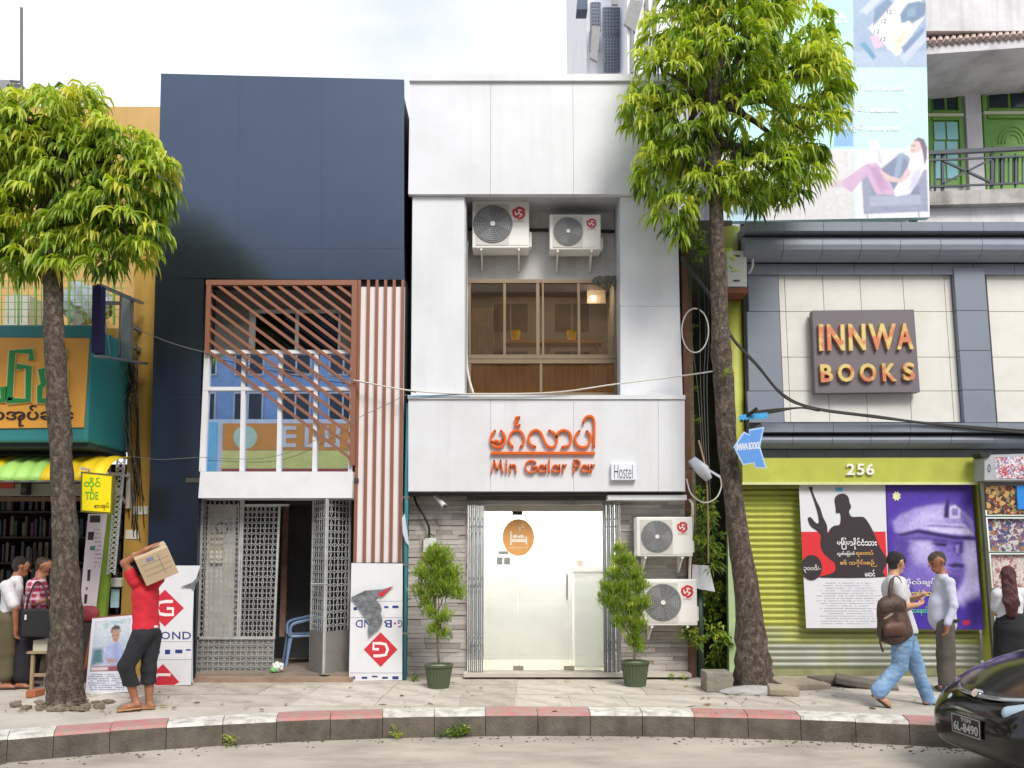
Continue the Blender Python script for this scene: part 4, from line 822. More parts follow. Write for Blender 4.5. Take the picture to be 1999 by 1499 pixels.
for pr_, xs in ((pA, (1562, 1640, 1724)), (pB, (1734, 1893))):
    for x in xs: MB().tube([P(x, 944, 11.21), P(x, 938, 11.14)], .004, 5).build('hanging_wire', M('wire_grey', '#77746c', .5), pr_)

# ---- book stall at the right edge
bs_ = thing('book_stall', 'steel rack of book cover prints at the right end of the shutter', 'rack', P(1960, 1310, 11.0)); YB = 10.95
def covers(name, cols, sc, seed):
    m = bpy.data.materials.new(name); m.use_nodes = True; nt = m.node_tree; b_ = nt.nodes['Principled BSDF']; b_.inputs['Roughness'].default_value = .4
    t = nt.nodes.new('ShaderNodeTexCoord'); v = nt.nodes.new('ShaderNodeTexVoronoi'); v.inputs['Scale'].default_value = sc; v.inputs['Randomness'].default_value = 1
    n = nt.nodes.new('ShaderNodeTexNoise'); n.inputs['Scale'].default_value = sc * 1.3; n.inputs['Detail'].default_value = 4
    ml_ = nt.nodes.new('ShaderNodeMix'); ml_.data_type = 'RGBA'; ml_.inputs['Factor'].default_value = .5
    r = nt.nodes.new('ShaderNodeValToRGB'); r.color_ramp.interpolation = 'CONSTANT'; el = r.color_ramp.elements
    while len(el) < len(cols): el.new(.5)
    for i, c_ in enumerate(cols): el[i].position = .15 + .7 * i / len(cols); el[i].color = srgb(c_) + (1,)
    nt.links.new(t.outputs['Object'], v.inputs['Vector']); nt.links.new(t.outputs['Object'], n.inputs['Vector'])
    nt.links.new(v.outputs['Color'], ml_.inputs['A']); nt.links.new(n.outputs['Color'], ml_.inputs['B']); nt.links.new(ml_.outputs['Result'], r.inputs['Fac']); nt.links.new(r.outputs['Color'], b_.inputs['Base Color']); return m
STE = M('stall_steel', '#5b6048', 0.5, metal=.3, var=.1)
b = MB(); b.ppoly([(1913, 940), (1919, 940), (1950, 1312), (1942, 1312)], YB, .05); b.build('post', STE, bs_)
for y in (1008, 1078, 1150, 1225): MB().pbox(1918 + (y - 940) * .09, y - 1.5, 2120, y + 1.5, YB, YB + .06).build('shelf_bar', M('stall_green', '#4a6a48', .5), bs_)
rows = ((948, 1005, covers('cover_print_a', ['#5a6b3c', '#7d3438', '#c9a463', '#4a2f3a', '#8c8a50', '#b8ac88'], 20, 1)), (1012, 1076, covers('cover_print_b', ['#5a78a8', '#a87858', '#6d5876', '#c8c4bc', '#45507a', '#96544c'], 18, 2)), (1082, 1148, covers('cover_print_c', ['#d0ccc6', '#d0ccc6', '#c4aca6', '#d0ccc6', '#a86a68', '#cfcbc5', '#96969c'], 24, 3)), (1154, 1222, covers('cover_print_d', ['#d0d4d8', '#5a90c8', '#d8d0c0', '#b8b8c0', '#d8d4cc'], 9, 4)), (1228, 1310, covers('cover_print_e', ['#8aa0c0', '#c8ccd8', '#6078a0', '#d8d4cc'], 6, 5)))
for y0, y1, mm in rows: MB().ppoly([(1922 + (y0 - 940) * .09, y0), (2120, y0), (2120, y1), (1922 + (y1 - 940) * .09, y1)], YB + .062, .01).build('cover_sheet', mm, bs_)
MB().pbox(1986, 948, 2040, 994, YB + .03, YB + .06).build('blue_board', M('stall_blue', '#2f86d8', .4, var=.03), bs_)
lb = thing('stall_light_box', 'light box with crowded picture print above the book rack', 'sign', P(1960, 936, 10.9))
MB().ppoly([(1922, 888), (2120, 882), (2120, 937), (1922, 937)], 10.9, .25).build('casing', M('casing_grey', '#aab0b4', .4), lb)
MB().ppoly([(1943, 893), (2118, 888), (2118, 934), (1943, 934)], 10.895, .004).build('print_face', covers('cover_print_f', ['#cfc6d4', '#8f6fa0', '#d8c8c0', '#a84858', '#dcd8e0', '#7078a8', '#d8b8c0'], 30, 7), lb)
MB().ppoly([(1912, 884), (1938, 882), (1930, 893), (1918, 893)], 10.87, .2).build('hood', M('hood_black', '#24252a', .6), lb)
lettering('print', '0', M('ink_slate', '#4a4f5c'), lb, (1928, 906, 1934, 922), 10.896, .002)
# ================================================================== ochre bookshop at the left
OCH = M('ochre_wall', '#b08a3e', 0.85, var=.10, vs=1.5, dirt='#6d5a34', da=.55, ds=1.3, streak=.4, bump=.2)
TEAL = M('teal_panel', '#2f8080', 0.45, var=.05, dirt='#2a6060', da=.3)
lb_ = thing('ochre_shop_building', 'ochre yellow shop building at the left edge behind the tree', 'building', (-6.6, 12, 0)); YO = 11.35
xr_ = P(310, 700, YO).x - .02
MB().box(P(244, 1000, YO).x, xr_, YO, 17, 0, P(280, 210, YO).z - .5).build('pillar', OCH, lb_)
MB().box(-11.0, xr_ - .003, 12.6, 17, 4.3, P(280, 208, 12.6).z).build('upper_wall', M('ochre_upper', '#c9a468', 0.85, var=.06, dirt='#a58550', da=.4, streak=.3), lb_)
MB().box(-11.0, P(244, 1000, YO).x - .001, YO + .02, 12.59, P(100, 640, YO).z - .15, P(100, 640, YO).z).build('balcony_slab', OCH, lb_)
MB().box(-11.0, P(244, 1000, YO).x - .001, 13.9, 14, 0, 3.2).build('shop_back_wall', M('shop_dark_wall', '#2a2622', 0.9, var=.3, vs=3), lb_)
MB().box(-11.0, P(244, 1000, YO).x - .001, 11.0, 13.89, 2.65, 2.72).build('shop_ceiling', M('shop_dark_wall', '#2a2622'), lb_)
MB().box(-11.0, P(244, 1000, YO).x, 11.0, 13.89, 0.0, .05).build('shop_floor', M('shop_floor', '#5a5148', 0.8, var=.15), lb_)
MB().ppoly([(178, 970), (196, 970), (150, 1290), (138, 1290)], 11.25, .1).build('door_post', M('lime_post', '#7c9a3f', 0.6, dirt='#4d5a30', da=.5), lb_) if 0 else None
# upper balcony goods and wire guard
gg = thing('balcony_guard', 'green wire mesh guard above the teal sign', 'guard', P(120, 640, 11.3)); GRN = M('green_wire', '#7fae5c', 0.5, var=.1)
b = MB(); Yg = 11.2
for x in range(-140, 250, 13): b.bar(P(x, 545, Yg), P(x, 632, Yg), .010, .010)
for y in range(548, 632, 14): b.bar(P(-150, y, Yg), P(250, y, Yg), .008, .008)
o = b.build('mesh', GRN, gg); o['kind'] = 'stuff'
for x in (-30, 36, 70, 135, 222): MB().bar(P(x, 535, Yg - .01), P(x, 634, Yg - .01), .022).build('post', GRN, gg)
ub = thing('balcony_cabinet', 'pale cabinet standing behind the green balcony mesh', 'cabinet', P(40, 632, 11.9)); MB().pbox(8, 575, 56, 640, 11.9, 12.3).build('body', M('cabinet_pale', '#b5b3ac', 0.6, var=.1), ub, bevel=.01)
ub = thing('balcony_sheet', 'crumpled grey tarpaulin behind the green balcony mesh', 'tarpaulin', P(150, 632, 11.9)); q = P(165, 632, 12.1); lump((q.x, 12.1, q.z - .05), .34, 1.2, .6, .9, 9, 3, .18).build('sheet', M('tarp_grey', '#8b949c', 0.5, var=.25, vs=4), ub)
# signboard
ts = thing('teal_signboard', 'big teal box sign with orange face and green letters at left', 'sign', P(90, 868, 10.3)); YA = 10.22
xe = P(173, 750, YA).x; z0, z1 = P(90, 862, YA).z, P(90, 632, YA).z
b = MB(); b.box(-9.5, xe, YA + .02, YO + .015, z0, z1); b.build('box', TEAL, ts, bevel=.03)
MB().ppoly([(-200, 658), (174, 660), (163, 834), (-200, 838)], YA, .018).build('orange_face', M('orange_face', '#d99b3c', 0.5, var=.05, vs=1), ts)
MB().box(-9.5, xe - .02, YA + .1, YO, z0 - .06, z0 - .002).build('soffit', M('sign_soffit', '#2d3a38', 0.8), ts)
DG, GE = M('letter_green', '#187a3a', 0.45, var=.06), M('letter_edge', '#c9b87a', 0.5)
def c2(pts): return [(p[0] / 3.406, 520 + p[1] / 3.406) for p in pts]
def bold(name, lines, w, mat, Y, d, par):
    b = MB()
    for ln in lines: b.stroke([P(*p, Y) for p in c2(ln)], w, d)
    return b.build(name, mat, par)
wG = .075
for sc_, mt, yy, dd in ((1.45, GE, YA - .022, .02), (1.0, DG, YA - .03, .012)):
    bold('letter', [[(205, 620), (205, 565), (80, 565), (60, 890)], [(50, 890), (185, 890), (190, 670), (110, 665)]], wG * sc_, mt, yy, dd, ts)
    bold('letter', [[(330, 690), (270, 690), (290, 780), (265, 800), (262, 890), (345, 890)]], wG * sc_, mt, yy, dd, ts)
    bold('letter', [[(395, 600), (428, 600), (430, 570), (395, 560)], [(350, 620), (350, 690), (430, 690), (430, 800), (400, 890), (430, 900)]], wG * .8 * sc_, mt, yy, dd, ts)
    bold('letter', [[(-60, 600), (-60, 890), (20, 890), (20, 800)]], wG * sc_, mt, yy, dd, ts)
lettering('lettering', 'စာအုပ်ဆိုင်', M('letter_black', '#241e18', .5), ts, (-32, 790, 143, 832), YA - .012, .012, .015)
# awning
AY, AG = M('awning_yellow', '#f0cc20', 0.5, var=.06, dirt='#a8841a', da=.3), M('awning_green', '#a5d46c', 0.5, var=.06, dirt='#6a9848', da=.3)
an = thing('striped_awning', 'ribbed awning in green and yellow bands over the left shop', 'awning', P(110, 940, 10.4))
zt_, zb_ = P(110, 893, 10.9).z, P(110, 938, 10.25).z; xs = [-9.0]
xw = P(0, 915, 10.5).x
edges = [(-9.2, P(-60, 915, 10.4).x, AY), (P(-60, 915, 10.4).x, P(2, 915, 10.4).x, AY), (P(2, 915, 10.4).x, P(90, 915, 10.4).x, AG), (P(90, 915, 10.4).x, P(216, 915, 10.4).x, AY)]
for xa, xb, mt in edges:
    n = max(2, int((xb - xa) / .02)); vs = []; m_ = 9
    for i in range(n + 1):
        X = xa + (xb - xa) * i / n; rb_ = .018 * math.sin(X * 2 * math.pi / .19)
        for j in range(m_):
            t = j / (m_ - 1); vs.append((X, 10.95 - .7 * math.sin(t * 1.45) - rb_ * t, zt_ - (zt_ - zb_) * (1 - math.cos(t * 1.57)) + rb_ * (1 - t)))
    o = MB().add(vs, [(i * m_ + j, (i + 1) * m_ + j, (i + 1) * m_ + j + 1, i * m_ + j + 1) for i in range(n) for j in range(m_ - 1)]).build('ribbed_sheet', mt, an, smooth=True)
    s_ = o.modifiers.new('t', 'SOLIDIFY'); s_.thickness = .006
MB().bar((-9.2, 10.26, zb_ - .01), (P(216, 938, 10.25).x, 10.26, zb_ - .01), .02).build('front_bar', STL, an)
MB().bar((P(216, 938, 10.25).x - .01, 10.26, zb_ - .02), (P(228, 890, 10.95).x - .1, 10.96, zt_ + .02), .025).build('side_bar', STL, an)
vl = thing('shop_fascia', 'grey fascia boards with a red strip under the awning', 'fascia', P(80, 980, 10.9))
MB().pbox(-180, 944, 158, 968, 10.9, 10.93).build('board', M('fascia_grey', '#8f8f88', .7, var=.12, dirt='#5e5e58', da=.5), vl); MB().pbox(-180, 938, 27, 953, 10.88, 10.898).build('red_strip', M('fascia_red', '#a83c34', .6, var=.1), vl)
MB().pbox(-180, 970, 158, 978, 10.92, 10.98).build('wood_rail', M('fascia_wood', '#6a5238', .7, var=.15), vl)
sp_ = thing('fascia_speaker', 'small black loudspeaker hung on the left shop fascia', 'speaker', P(46, 965, 10.85)); MB().pbox(40, 940, 52, 966, 10.78, 10.89).build('cabinet', M('speaker_black', '#1f1f20', .6), sp_, bevel=.008)
c = P(46, 956, 10.779); MB().lathe([(.03, 0), (.022, .004), (.01, .012)], c, 12, 'y').build('cone', M('speaker_cone', '#4a4a4c', .5), sp_)
# book shelves with rows of books in the shop
rs = random.Random(21); bkm = [M('book_%d' % i, c_, .6, var=.2) for i, c_ in enumerate(('#4a4238', '#3a4a5a', '#5a3a34', '#6a6450', '#2f3a32', '#7a7468', '#44384a'))]
sv = thing('book_shelves', 'dark shelves packed with books along the back of the left shop', 'shelves', (-6.5, 13.6, .05))
for k in range(6): MB().box(-9.5, -5.0, 13.5, 13.88, .25 + k * .42, .28 + k * .42).build('shelf', M('shelf_wood', '#3d3128', .7), sv)
for k in range(6):
    for mi in range(7):
        b = MB(); x = -9.4
        while x < -5.1:
            w = rs.uniform(.03, .07)
            if rs.randrange(7) == mi and rs.random() < .9: b.box(x, x + w * .92, 13.53 + rs.uniform(0, .04), 13.85, .281 + k * .42, .281 + k * .42 + rs.uniform(.22, .34))
            x += .05
        if b.f: b.build('books', bkm[mi], sv)['kind'] = 'stuff'
# hanging yellow sign
ys = thing('hanging_sign', 'yellow projecting sign with green letters TDE on a white bracket', 'sign', P(190, 1000, 10.6)); YY = 10.12
MB().ppoly([(158, 920), (221, 926), (218, 1004), (157, 999)], YY, .07).build('frame', M('sign_frame_olive', '#6a6420', .5), ys)
MB().ppoly([(161, 924), (218, 930), (215, 1000), (160, 996)], YY - .004, .003).build('face', M('sign_yellow', '#f0da08', .45, var=.03), ys)
GL = M('sign_green', '#3fa42c', .5)
lettering('lettering', 'တိုင်', GL, ys, (164, 932, 196, 958), YY - .008, .003, .01); lettering('lettering', 'TDE', GL, ys, (166, 960, 192, 975), YY - .008, .003, .01); lettering('lettering', 'စာအုပ်', M('letter_black', '#241e18'), ys, (184, 981, 213, 996), YY - .008, .003, .005)
WB = M('bracket_white', '#c9c5ba', .6, dirt='#8a7a62', da=.6, ds=5)
MB().bar(P(158, 914, YY + .03), P(252, 930, 11.30), .03).build('bracket_bar', WB, ys); MB().bar(P(214, 932, 10.62), P(246, 984, 11.30), .025).build('bracket_bar', WB, ys)
MB().pbox(246, 922, 254, 992, 11.29, 11.349).build('wall_plate', WB, ys)
for x in (170, 210): MB().tube([P(x, 916 + (x - 158) * .1, YY + .04 + (x - 158) * .004), P(x, 925, YY + .035)], .006, 5).build('hanger', WB, ys)
# tall strip banner, green folded gate post, red round label
bn = thing('strip_banner', 'tall narrow white banner with small pictures beside the left shop door', 'banner', P(180, 1200, 10.9)); YV = 10.95
MB().ppoly([(172, 1003), (209, 1003), (187, 1190), (155, 1192)], YV, .01).build('sheet', M('banner_white', '#ddd0d4', .5, var=.05), bn)
MB().ppoly([(176, 1006), (196, 1006), (195, 1020), (175, 1020)], YV - .003, .002).build('picture', M('ink_dark', '#353038', .5, var=.3, vs=30), bn)
for k, (x, y, w, h) in enumerate(((172, 1038, 12, 16), (176, 1066, 10, 8), (171, 1112, 6, 22), (168, 1146, 4, 6), (165, 1160, 6, 18))): MB().ppoly([(x, y), (x + w, y), (x + w - 2, y + h), (x - 1, y + h)], YV - .003, .002).build('picture', M('ink_green' if k % 2 else 'ink_dark', '#4d7a6a' if k % 2 else '#353038', .5, var=.4, vs=40), bn)
dashes('fine_print', M('ink_mauve', '#9a8a9a', .5), bn, 184, 1030, 198, 1110, 10, YV - .003, .8, .1, .3, 4)
gt = thing('green_gate_post', 'lime green post with folded white lattice gate beside the ochre pillar', 'gate', P(200, 1250, 11.2))
MB().ppoly([(214, 940), (228, 940), (200, 1250), (178, 1250)], 11.1, .08).build('post', M('post_lime', '#86a83c', .55, var=.1, dirt='#4f6a2c', da=.4), gt)
b = MB()
for k in range(22):
    y = 900 + k * 10; x = 236 - (y - 900) * .09; b.bar(P(x - 6, y, 11.08), P(x + 6, y + 9, 11.08), .016, .006, (0, 1, 0)); b.bar(P(x + 6, y, 11.075), P(x - 6, y + 9, 11.075), .016, .006, (0, 1, 0))
b.build('lattice', M('lattice_white', '#c4c6c4', .5, dirt='#84867f', da=.5), gt)['kind'] = 'stuff'
for dx in (-7, 7): MB().ppoly([(236 + dx - 1.5, 895), (236 + dx + 1.5, 895), (216 + dx + 1.5, 1122), (216 + dx - 1.5, 1122)], 11.085, .02).build('lattice_stile', M('lattice_white', '#c4c6c4'), gt)
rl = thing('red_cushion', 'dark red printed sack at the foot of the strip banner', 'sack', P(172, 1215, 10.8)); c = P(172, 1200, 10.85); o = lump((c.x, 10.85, P(172, 1216, 10.85).z), .14, 1.1, .4, .8, 12, 3, .06).build('cloth', M('cushion_red', '#8a2f38', .7, var=.2, vs=9), rl, smooth=True)
MB().box(c.x - .15, c.x + .15, 10.80, 10.95, 0, P(172, 1216, 10.85).z + .004).build('stand', M('stand_dark', '#34302c', .8), rl)
fu = thing('fuse_box', 'small white fuse switch with blue card on the ochre pillar', 'fuse box', P(222, 1170, 11.3)); MB().pbox(216, 1128, 236, 1146, 11.27, 11.348).build('cover', M('fuse_white', '#d0d0c8', .5), fu, bevel=.01); MB().pbox(216, 1150, 232, 1186, 11.33, 11.348).build('card', M('fuse_card', '#a9c8d0', .5, var=.15, vs=9), fu)
for k, (x, y, w) in enumerate(((258, 988, 30), (245, 1034, 26))): 
    o = MB().pbox(x, y, x + w, y + (16 if k == 0 else 18), YO - .012, YO - .002).build('wall_notice', M('notice_white', '#d5d2c8', .6, var=.06), lb_)
# poster board with a portrait print
pb_ = thing('portrait_board', 'leaning poster board with a seated man print beside the tree', 'poster board', P(220, 1353, 9.9)); YZ = 9.95
WD = M('easel_wood', '#8a4f38', .6, var=.15)
base = [(180, 1207), (268, 1199), (256, 1350), (166, 1356)]
MB().ppoly(base, YZ, .012).build('sheet', M('board_print_white', '#dfe0ea', .45, var=.02), pb_)
MB().ppoly([(181, 1207), (187, 1207), (170, 1300), (162, 1310)], YZ + .02, .03).build('easel_leg', WD, pb_); MB().bar(P(186, 1210, YZ + .03), (P(186, 1210, YZ).x - .02, YZ + .5, 0.01), .03).build('easel_leg', WD, pb_); MB().bar(P(262, 1203, YZ + .03), (P(262, 1203, YZ).x, YZ + .5, 0.01), .03).build('easel_leg', WD, pb_)
MB().ppoly([(181, 1205), (268, 1197), (268, 1199), (181, 1207)], YZ - .004, .02).build('top_rail', WD, pb_)
def c4(pts): return [(180 + p[0] / 3.945, 1030 + p[1] / 3.945) for p in pts]
printed('photo_print', 'portrait_board_ink', pb_, c4([(22, 722), (298, 692), (262, 1102), (-18, 1106)]), YZ - .003, '#bcc6d6', [
    (c4([(0, 700), (300, 690), (300, 800), (0, 840)]), '#cdd4de', 20), (c4([(10, 940), (80, 925), (85, 1040), (-10, 1062)]), '#557a86', 5), (c4([(210, 960), (290, 940), (280, 1060), (220, 1060)]), '#8fa0b0', 8), (c4([(150, 885), (205, 880), (235, 930), (242, 1010), (172, 1064), (85, 1042), (95, 960), (112, 908)]), '#aab4de', 3), (c4([(170, 900), (200, 895), (200, 1030), (160, 1040)]), '#96a0cc', 5), (c4([(100, 1000), (160, 1010), (200, 1030), (120, 1045)]), '#b09088', 3), (c4([(150, 795), (165, 772), (200, 770), (214, 800), (210, 845), (192, 884), (168, 884), (152, 850)]), '#b59084', 2.5), (c4([(155, 830), (168, 826), (168, 834), (156, 838)]), '#6a4c48', 1.2), (c4([(186, 826), (204, 822), (204, 830), (188, 834)]), '#6a4c48', 1.2), (c4([(170, 862), (194, 860), (190, 868), (174, 868)]), '#8a5c58', 1.2), (c4([(142, 812), (150, 772), (178, 748), (212, 758), (220, 800), (206, 782), (162, 784), (152, 808)]), '#554e58', 2), (c4([(-30, 1070), (270, 1058), (270, 1115), (-30, 1115)]), '#9a5664', 3), (c4([(-10, 1078), (120, 1074), (120, 1096), (-10, 1100)]), '#d8d0d8', 2)], (60, 80), .05, 8)
dashes('fine_print', M('ink_blue_grey', '#8a90b0', .5), pb_, 172, 1314, 246, 1348, 8, YZ - .003, .85, .05, .4, 9)
for s_, x0_, x1_, y in (('ပြည်', 201, 212, 1215), ('သူ့အသံ', 218, 240, 1210)): lettering('print', s_, M('print_cyan', '#8fd0d8', .5), pb_, (x0_, y, x1_, y + 10), YZ - .006, .002)
# stool table with box
tb = thing('small_table', 'small wooden stool table beside the left tree', 'table', P(85, 1345, 10.2)); WDs = M('table_wood', '#9a8468', .7, var=.15, vs=4, stretch=(1, 6, 6))
Yt = 10.15; zt2 = P(80, 1272, Yt).z; xa, xb = P(52, 1272, Yt).x, P(118, 1272, Yt).x
MB().box(xa, xb, Yt, Yt + .38, zt2 - .025, zt2).build('top', WDs, tb)
for x in (xa + .06, xb - .06):
    for y in (Yt + .04, Yt + .34): MB().box(x - .018, x + .018, y - .018, y + .018, .001, zt2 - .026).build('leg', WDs, tb)
MB().box(xa + .08, xb - .08, Yt + .03, Yt + .05, .16, .2).build('stretcher', WDs, tb)
bx = thing('carton', 'flat white carton lying on the small table', 'box', (xa + .2, Yt + .2, zt2)); MB().box(P(59, 1260, Yt).x, P(102, 1260, Yt).x, Yt + .06, Yt + .34, zt2 + .001, zt2 + .13).build('body', M('carton_white', '#c9c4b4', .7, var=.05), bx)
br = thing('red_brick', 'single red brick on the pavement under the small table', 'brick', P(59, 1362, 10)); q = G(59, 1362); MB().box(q.x - .055, q.x + .055, q.y, q.y + .2, 0.004, .075).build('body', M('brick_red', '#a5603f', .9, var=.15, bump=.3), br)
# empty light box frame above the sign
ef = thing('empty_light_box', 'empty blue metal light box frame jutting from the ochre pillar', 'sign frame', P(215, 700, 10.5)); MT = M('frame_navy', '#34305c', .4, metal=.3, var=.1); MS = M('frame_silver', '#9aa0a8', .35, metal=.6, var=.08)
Ya, Yb_ = 10.0, 11.0
A = [P(188, 556, Ya), P(250, 580, Yb_), P(247, 703, Yb_), P(186, 688, Ya)]
MB().prism([A[0] + Vector((-.05, 0, 0)), A[0] + Vector((.05, .02, 0)), A[3] + Vector((.05, .02, 0)), A[3] + Vector((-.05, 0, 0))], (0, .12, 0)).build('front_post', MT, ef)
MB().bar(A[1], A[2], .12, .10).build('rear_post', MS, ef); MB().bar(A[0] + Vector((0, .06, .02)), A[1] + Vector((.1, .2, -.02)), .06, .03).build('top_bar', MS, ef); MB().bar(A[3] + Vector((0, .06, -.03)), A[2] + Vector((.15, .2, 0)), .12, .03).build('bottom_bar', MS, ef)
MB().bar(P(200, 590, 10.2), P(216, 692, 10.5), .012).build('brace', MS, ef); MB().bar(P(236, 572, 10.7), P(232, 694, 10.7), .02).build('brace', MS, ef); MB().bar(P(203, 591, 10.2), P(234, 592, 10.7), .03, .05).build('inner_bar', MS, ef)
MB().box(A[1].x, A[1].x + .05, Yb_ + .05, YO + .01, A[1].z - .4, A[1].z - .34).build('wall_arm', MS, ef); MB().box(A[1].x, A[1].x + .05, Yb_ + .05, YO + .01, A[2].z + .2, A[2].z + .26).build('wall_arm', MS, ef)
# bundle of wires on the ochre pillar
BLK = M('cable_black', '#25241f', .6); GRYC = M('cable_grey', '#6d6c68', .6); WHC = M('cable_white', '#cfcbc2', .5)
wb = thing('wire_bundle', 'tangled black wires on a bracket of the ochre pillar', 'wires', P(250, 790, 11.3)); rw = random.Random(5)
for i in range(16):
    pts = [P(246 + rw.uniform(-10, 24), 690 + rw.uniform(-20, 20), 11.2)] + [P(252 + rw.uniform(-18, 18), 740 + 25 * k + rw.uniform(-12, 12), 11.15 + rw.uniform(0, .15)) for k in range(rw.randint(2, 4))] + [P(262 + rw.uniform(-10, 20), 860 + rw.uniform(-30, 200), 11.33)]
    MB().tube(smoothpath(pts, 5), .006, 5).build('wire', BLK if rw.random() < .7 else GRYC, wb, smooth=True)
# roof corner and aerial far left
rf = thing('rooftop_shed', 'grey sheet roof corner showing above the left tree', 'roof', P(10, 175, 14)); MB().ppoly([(-160, 150), (20, 156), (44, 166), (30, 180), (-160, 172)], 14, .5).build('sheet', M('roof_grey', '#8a8d92', .6), rf); MB().pbox(-160, 172, 32, 300, 14.1, 15).build('wall', M('roof_wall', '#a9a6a0', .8, dirt='#6a6660', da=.5), rf)
ae = thing('aerial_pole', 'thin dark aerial pole rising against the sky at far left', 'pole', P(42, 170, 13.6)); MB().tube([P(42, 230, 13.95), P(42, 15, 13.95)], .025, 8).build('pole', M('aerial_grey', '#5a5860', .5), ae); MB().bar(P(20, 158, 13.95), P(44, 160, 13.95), .03).build('clamp', M('aerial_grey', '#5a5860'), ae)

# ================================================================== apartment block and billboard, upper right
AP = M('apartment_wall', '#e0dee1', .85, var=.05, vs=1.2, dirt='#8f8c8c', da=.5, ds=.9, streak=.35)
ab = thing('apartment_block', 'pale apartment block with green doors and an iron balcony at upper right', 'building', (9, 15, 0)); YE = 14.6
MB().box(P(1560, 300, YE).x, 16, YE, 22, 4.2, 18).build('wall', AP, ab)
MB().ppoly([(1600, 90), (1808, 82), (2120, 58), (2120, 84), (1808, 106), (1600, 116)], 13.1, 1.49).build('eave', M('eave_grey', '#cfccd0', .85, dirt='#6d6a68', da=.6), ab)
for k in range(24): MB().tube([P(1796 + k * 13, 86 - k * 1.0, 13.05), P(1796 + k * 13, 86 - k * 1.0, 14.5) + Vector((0, 0, .2))], .05, 6).build('roof_tile', M('tile_red', '#b09a92', .8, var=.3, vs=6), ab)
MB().box(P(1600, 50, YE).x, 16, 13.4, 14.59, P(1900, 60, 13.4).z, 18).build('upper_storey', AP, ab)
for x in (1902, 2040): MB().pbox(x - 15, 108, x + 15, 372, YE - .1, YE - .003).build('pier', M('pier_white', '#cfcdd0', .8, var=.04, dirt='#98959a', da=.4, streak=.3), ab)
GD = M('door_green', '#6a9a3c', .5, var=.08, dirt='#4f7a30', da=.4)
def gdoor(label, x0, x1, y0, yt, y1, solid):
    d = thing('green_door', label, 'door', P((x0 + x1) / 2, y1, YE)); Yq = YE - .08
    w = 7
    for q in ((x0, y0, x0 + w, y1), (x1 - w, y0, x1, y1)): MB().pbox(*q, Yq, YE - .002).build('jamb', GD, d)
    for q in ((x0 + w, y0, x1 - w, y0 + 9), (x0 + w, yt - 6, x1 - w, yt - 1), (x0 + w, yt + 5, x1 - w, yt + 12)): MB().pbox(*q, Yq + .002, YE - .002).build('rail', GD, d)
    MB().pbox(x0 - 1, yt - 1, x1 + 1, yt + 4, Yq - .03, YE - .003).build('ledge', M('ledge_cream', '#c9c9b0', .6), d)
    xm = (x0 + x1) / 2
    for a, c_ in ((x0 + w + 3, xm - 3), (xm + 3, x1 - w - 3)): MB().pbox(a, y0 + 12, c_, yt - 9, Yq + .03, YE - .004).build('pane', M('pane_night', '#1c3038', .1, var=.1), d)
    MB().pbox(x0 + w, y0 + 9.2, x1 - w, yt - 6.2, Yq + .045, YE - .003).build('transom_board', GD, d)
    MB().pbox(x0 + w, yt + 12.2, x1 - w, y1, Yq + .04, YE - .003).build('leaf', GD, d)
    if not solid:
        for a, c_ in ((x0 + w + 4, xm - 2), (xm + 2, x1 - w - 4)):
            for k in range(3): MB().pbox(a, yt + 16 + 38 * k, c_, yt + 50 + 38 * k, Yq + .02, Yq + .039).build('pane', M('pane_cyan', '#8ec9cc', .15, var=.06), d)
    else:
        b = MB()
        for rr in (34, 26, 18): b.stroke([P(x, y, Yq + .025) for x, y in arc(xm + 6, yt + 62, rr * .8, rr, 0, 180, 14)], .02, .015)
        b.build('fan_moulding', GD, d); MB().pbox(x0 + w + 10, yt + 66, x1 - w - 8, yt + 70, Yq + .02, Yq + .039).build('moulding', GD, d)
gdoor('narrow green door with cyan panes on the upper right balcony', 1813, 1881, 175, 222, 362, False); gdoor('wide solid green door with fan moulding on the upper right balcony', 1922, 2020, 170, 218, 372, True)
MB().ppoly([(1640, 378), (1815, 374), (2120, 362), (2120, 392), (1815, 400), (1640, 402)], 13.35, 1.2).build('balcony_slab', M('slab_stained', '#b5b0ac', .85, dirt='#5d564e', da=.8, ds=2.2, streak=.5), ab)
MB().ppoly([(1640, 403), (2120, 393), (2120, 470), (1640, 470)], 13.5, .2).build('lower_wall', AP, ab)
rl_ = thing('balcony_railing', 'dark iron balcony railing with crossed bars at upper right', 'railing', P(1900, 375, 13.4)); RI = M('rail_iron', '#3f464e', .5, var=.1); Yr = 13.42
def rbar(a, c_, w): MB().bar(P(*a, Yr), P(*c_, Yr), w).build('rail', RI, rl_)
rbar((1812, 299), (2120, 284), .065); rbar((1812, 313), (2120, 300), .03); rbar((1812, 365), (2120, 352), .03)
for x in (1825, 1840, 1936, 1955, 1982, 2010): MB().bar(P(x, 300, Yr + .03), P(x, 374, Yr + .03), .025 if x not in (1840, 1936) else .045).build('baluster', RI, rl_)
for a, c_ in (((1842, 314), (1934, 356)), ((1842, 358), (1934, 311))): MB().bar(P(*a, Yr + .01), P(*c_, Yr + .01), .035).build('cross_bar', RI, rl_)
for k, x in enumerate(range(1942, 2110, 9)): MB().bar(P(x, 308, Yr + .05), P(x, 360, Yr + .05), .02).build('baluster', RI, rl_)
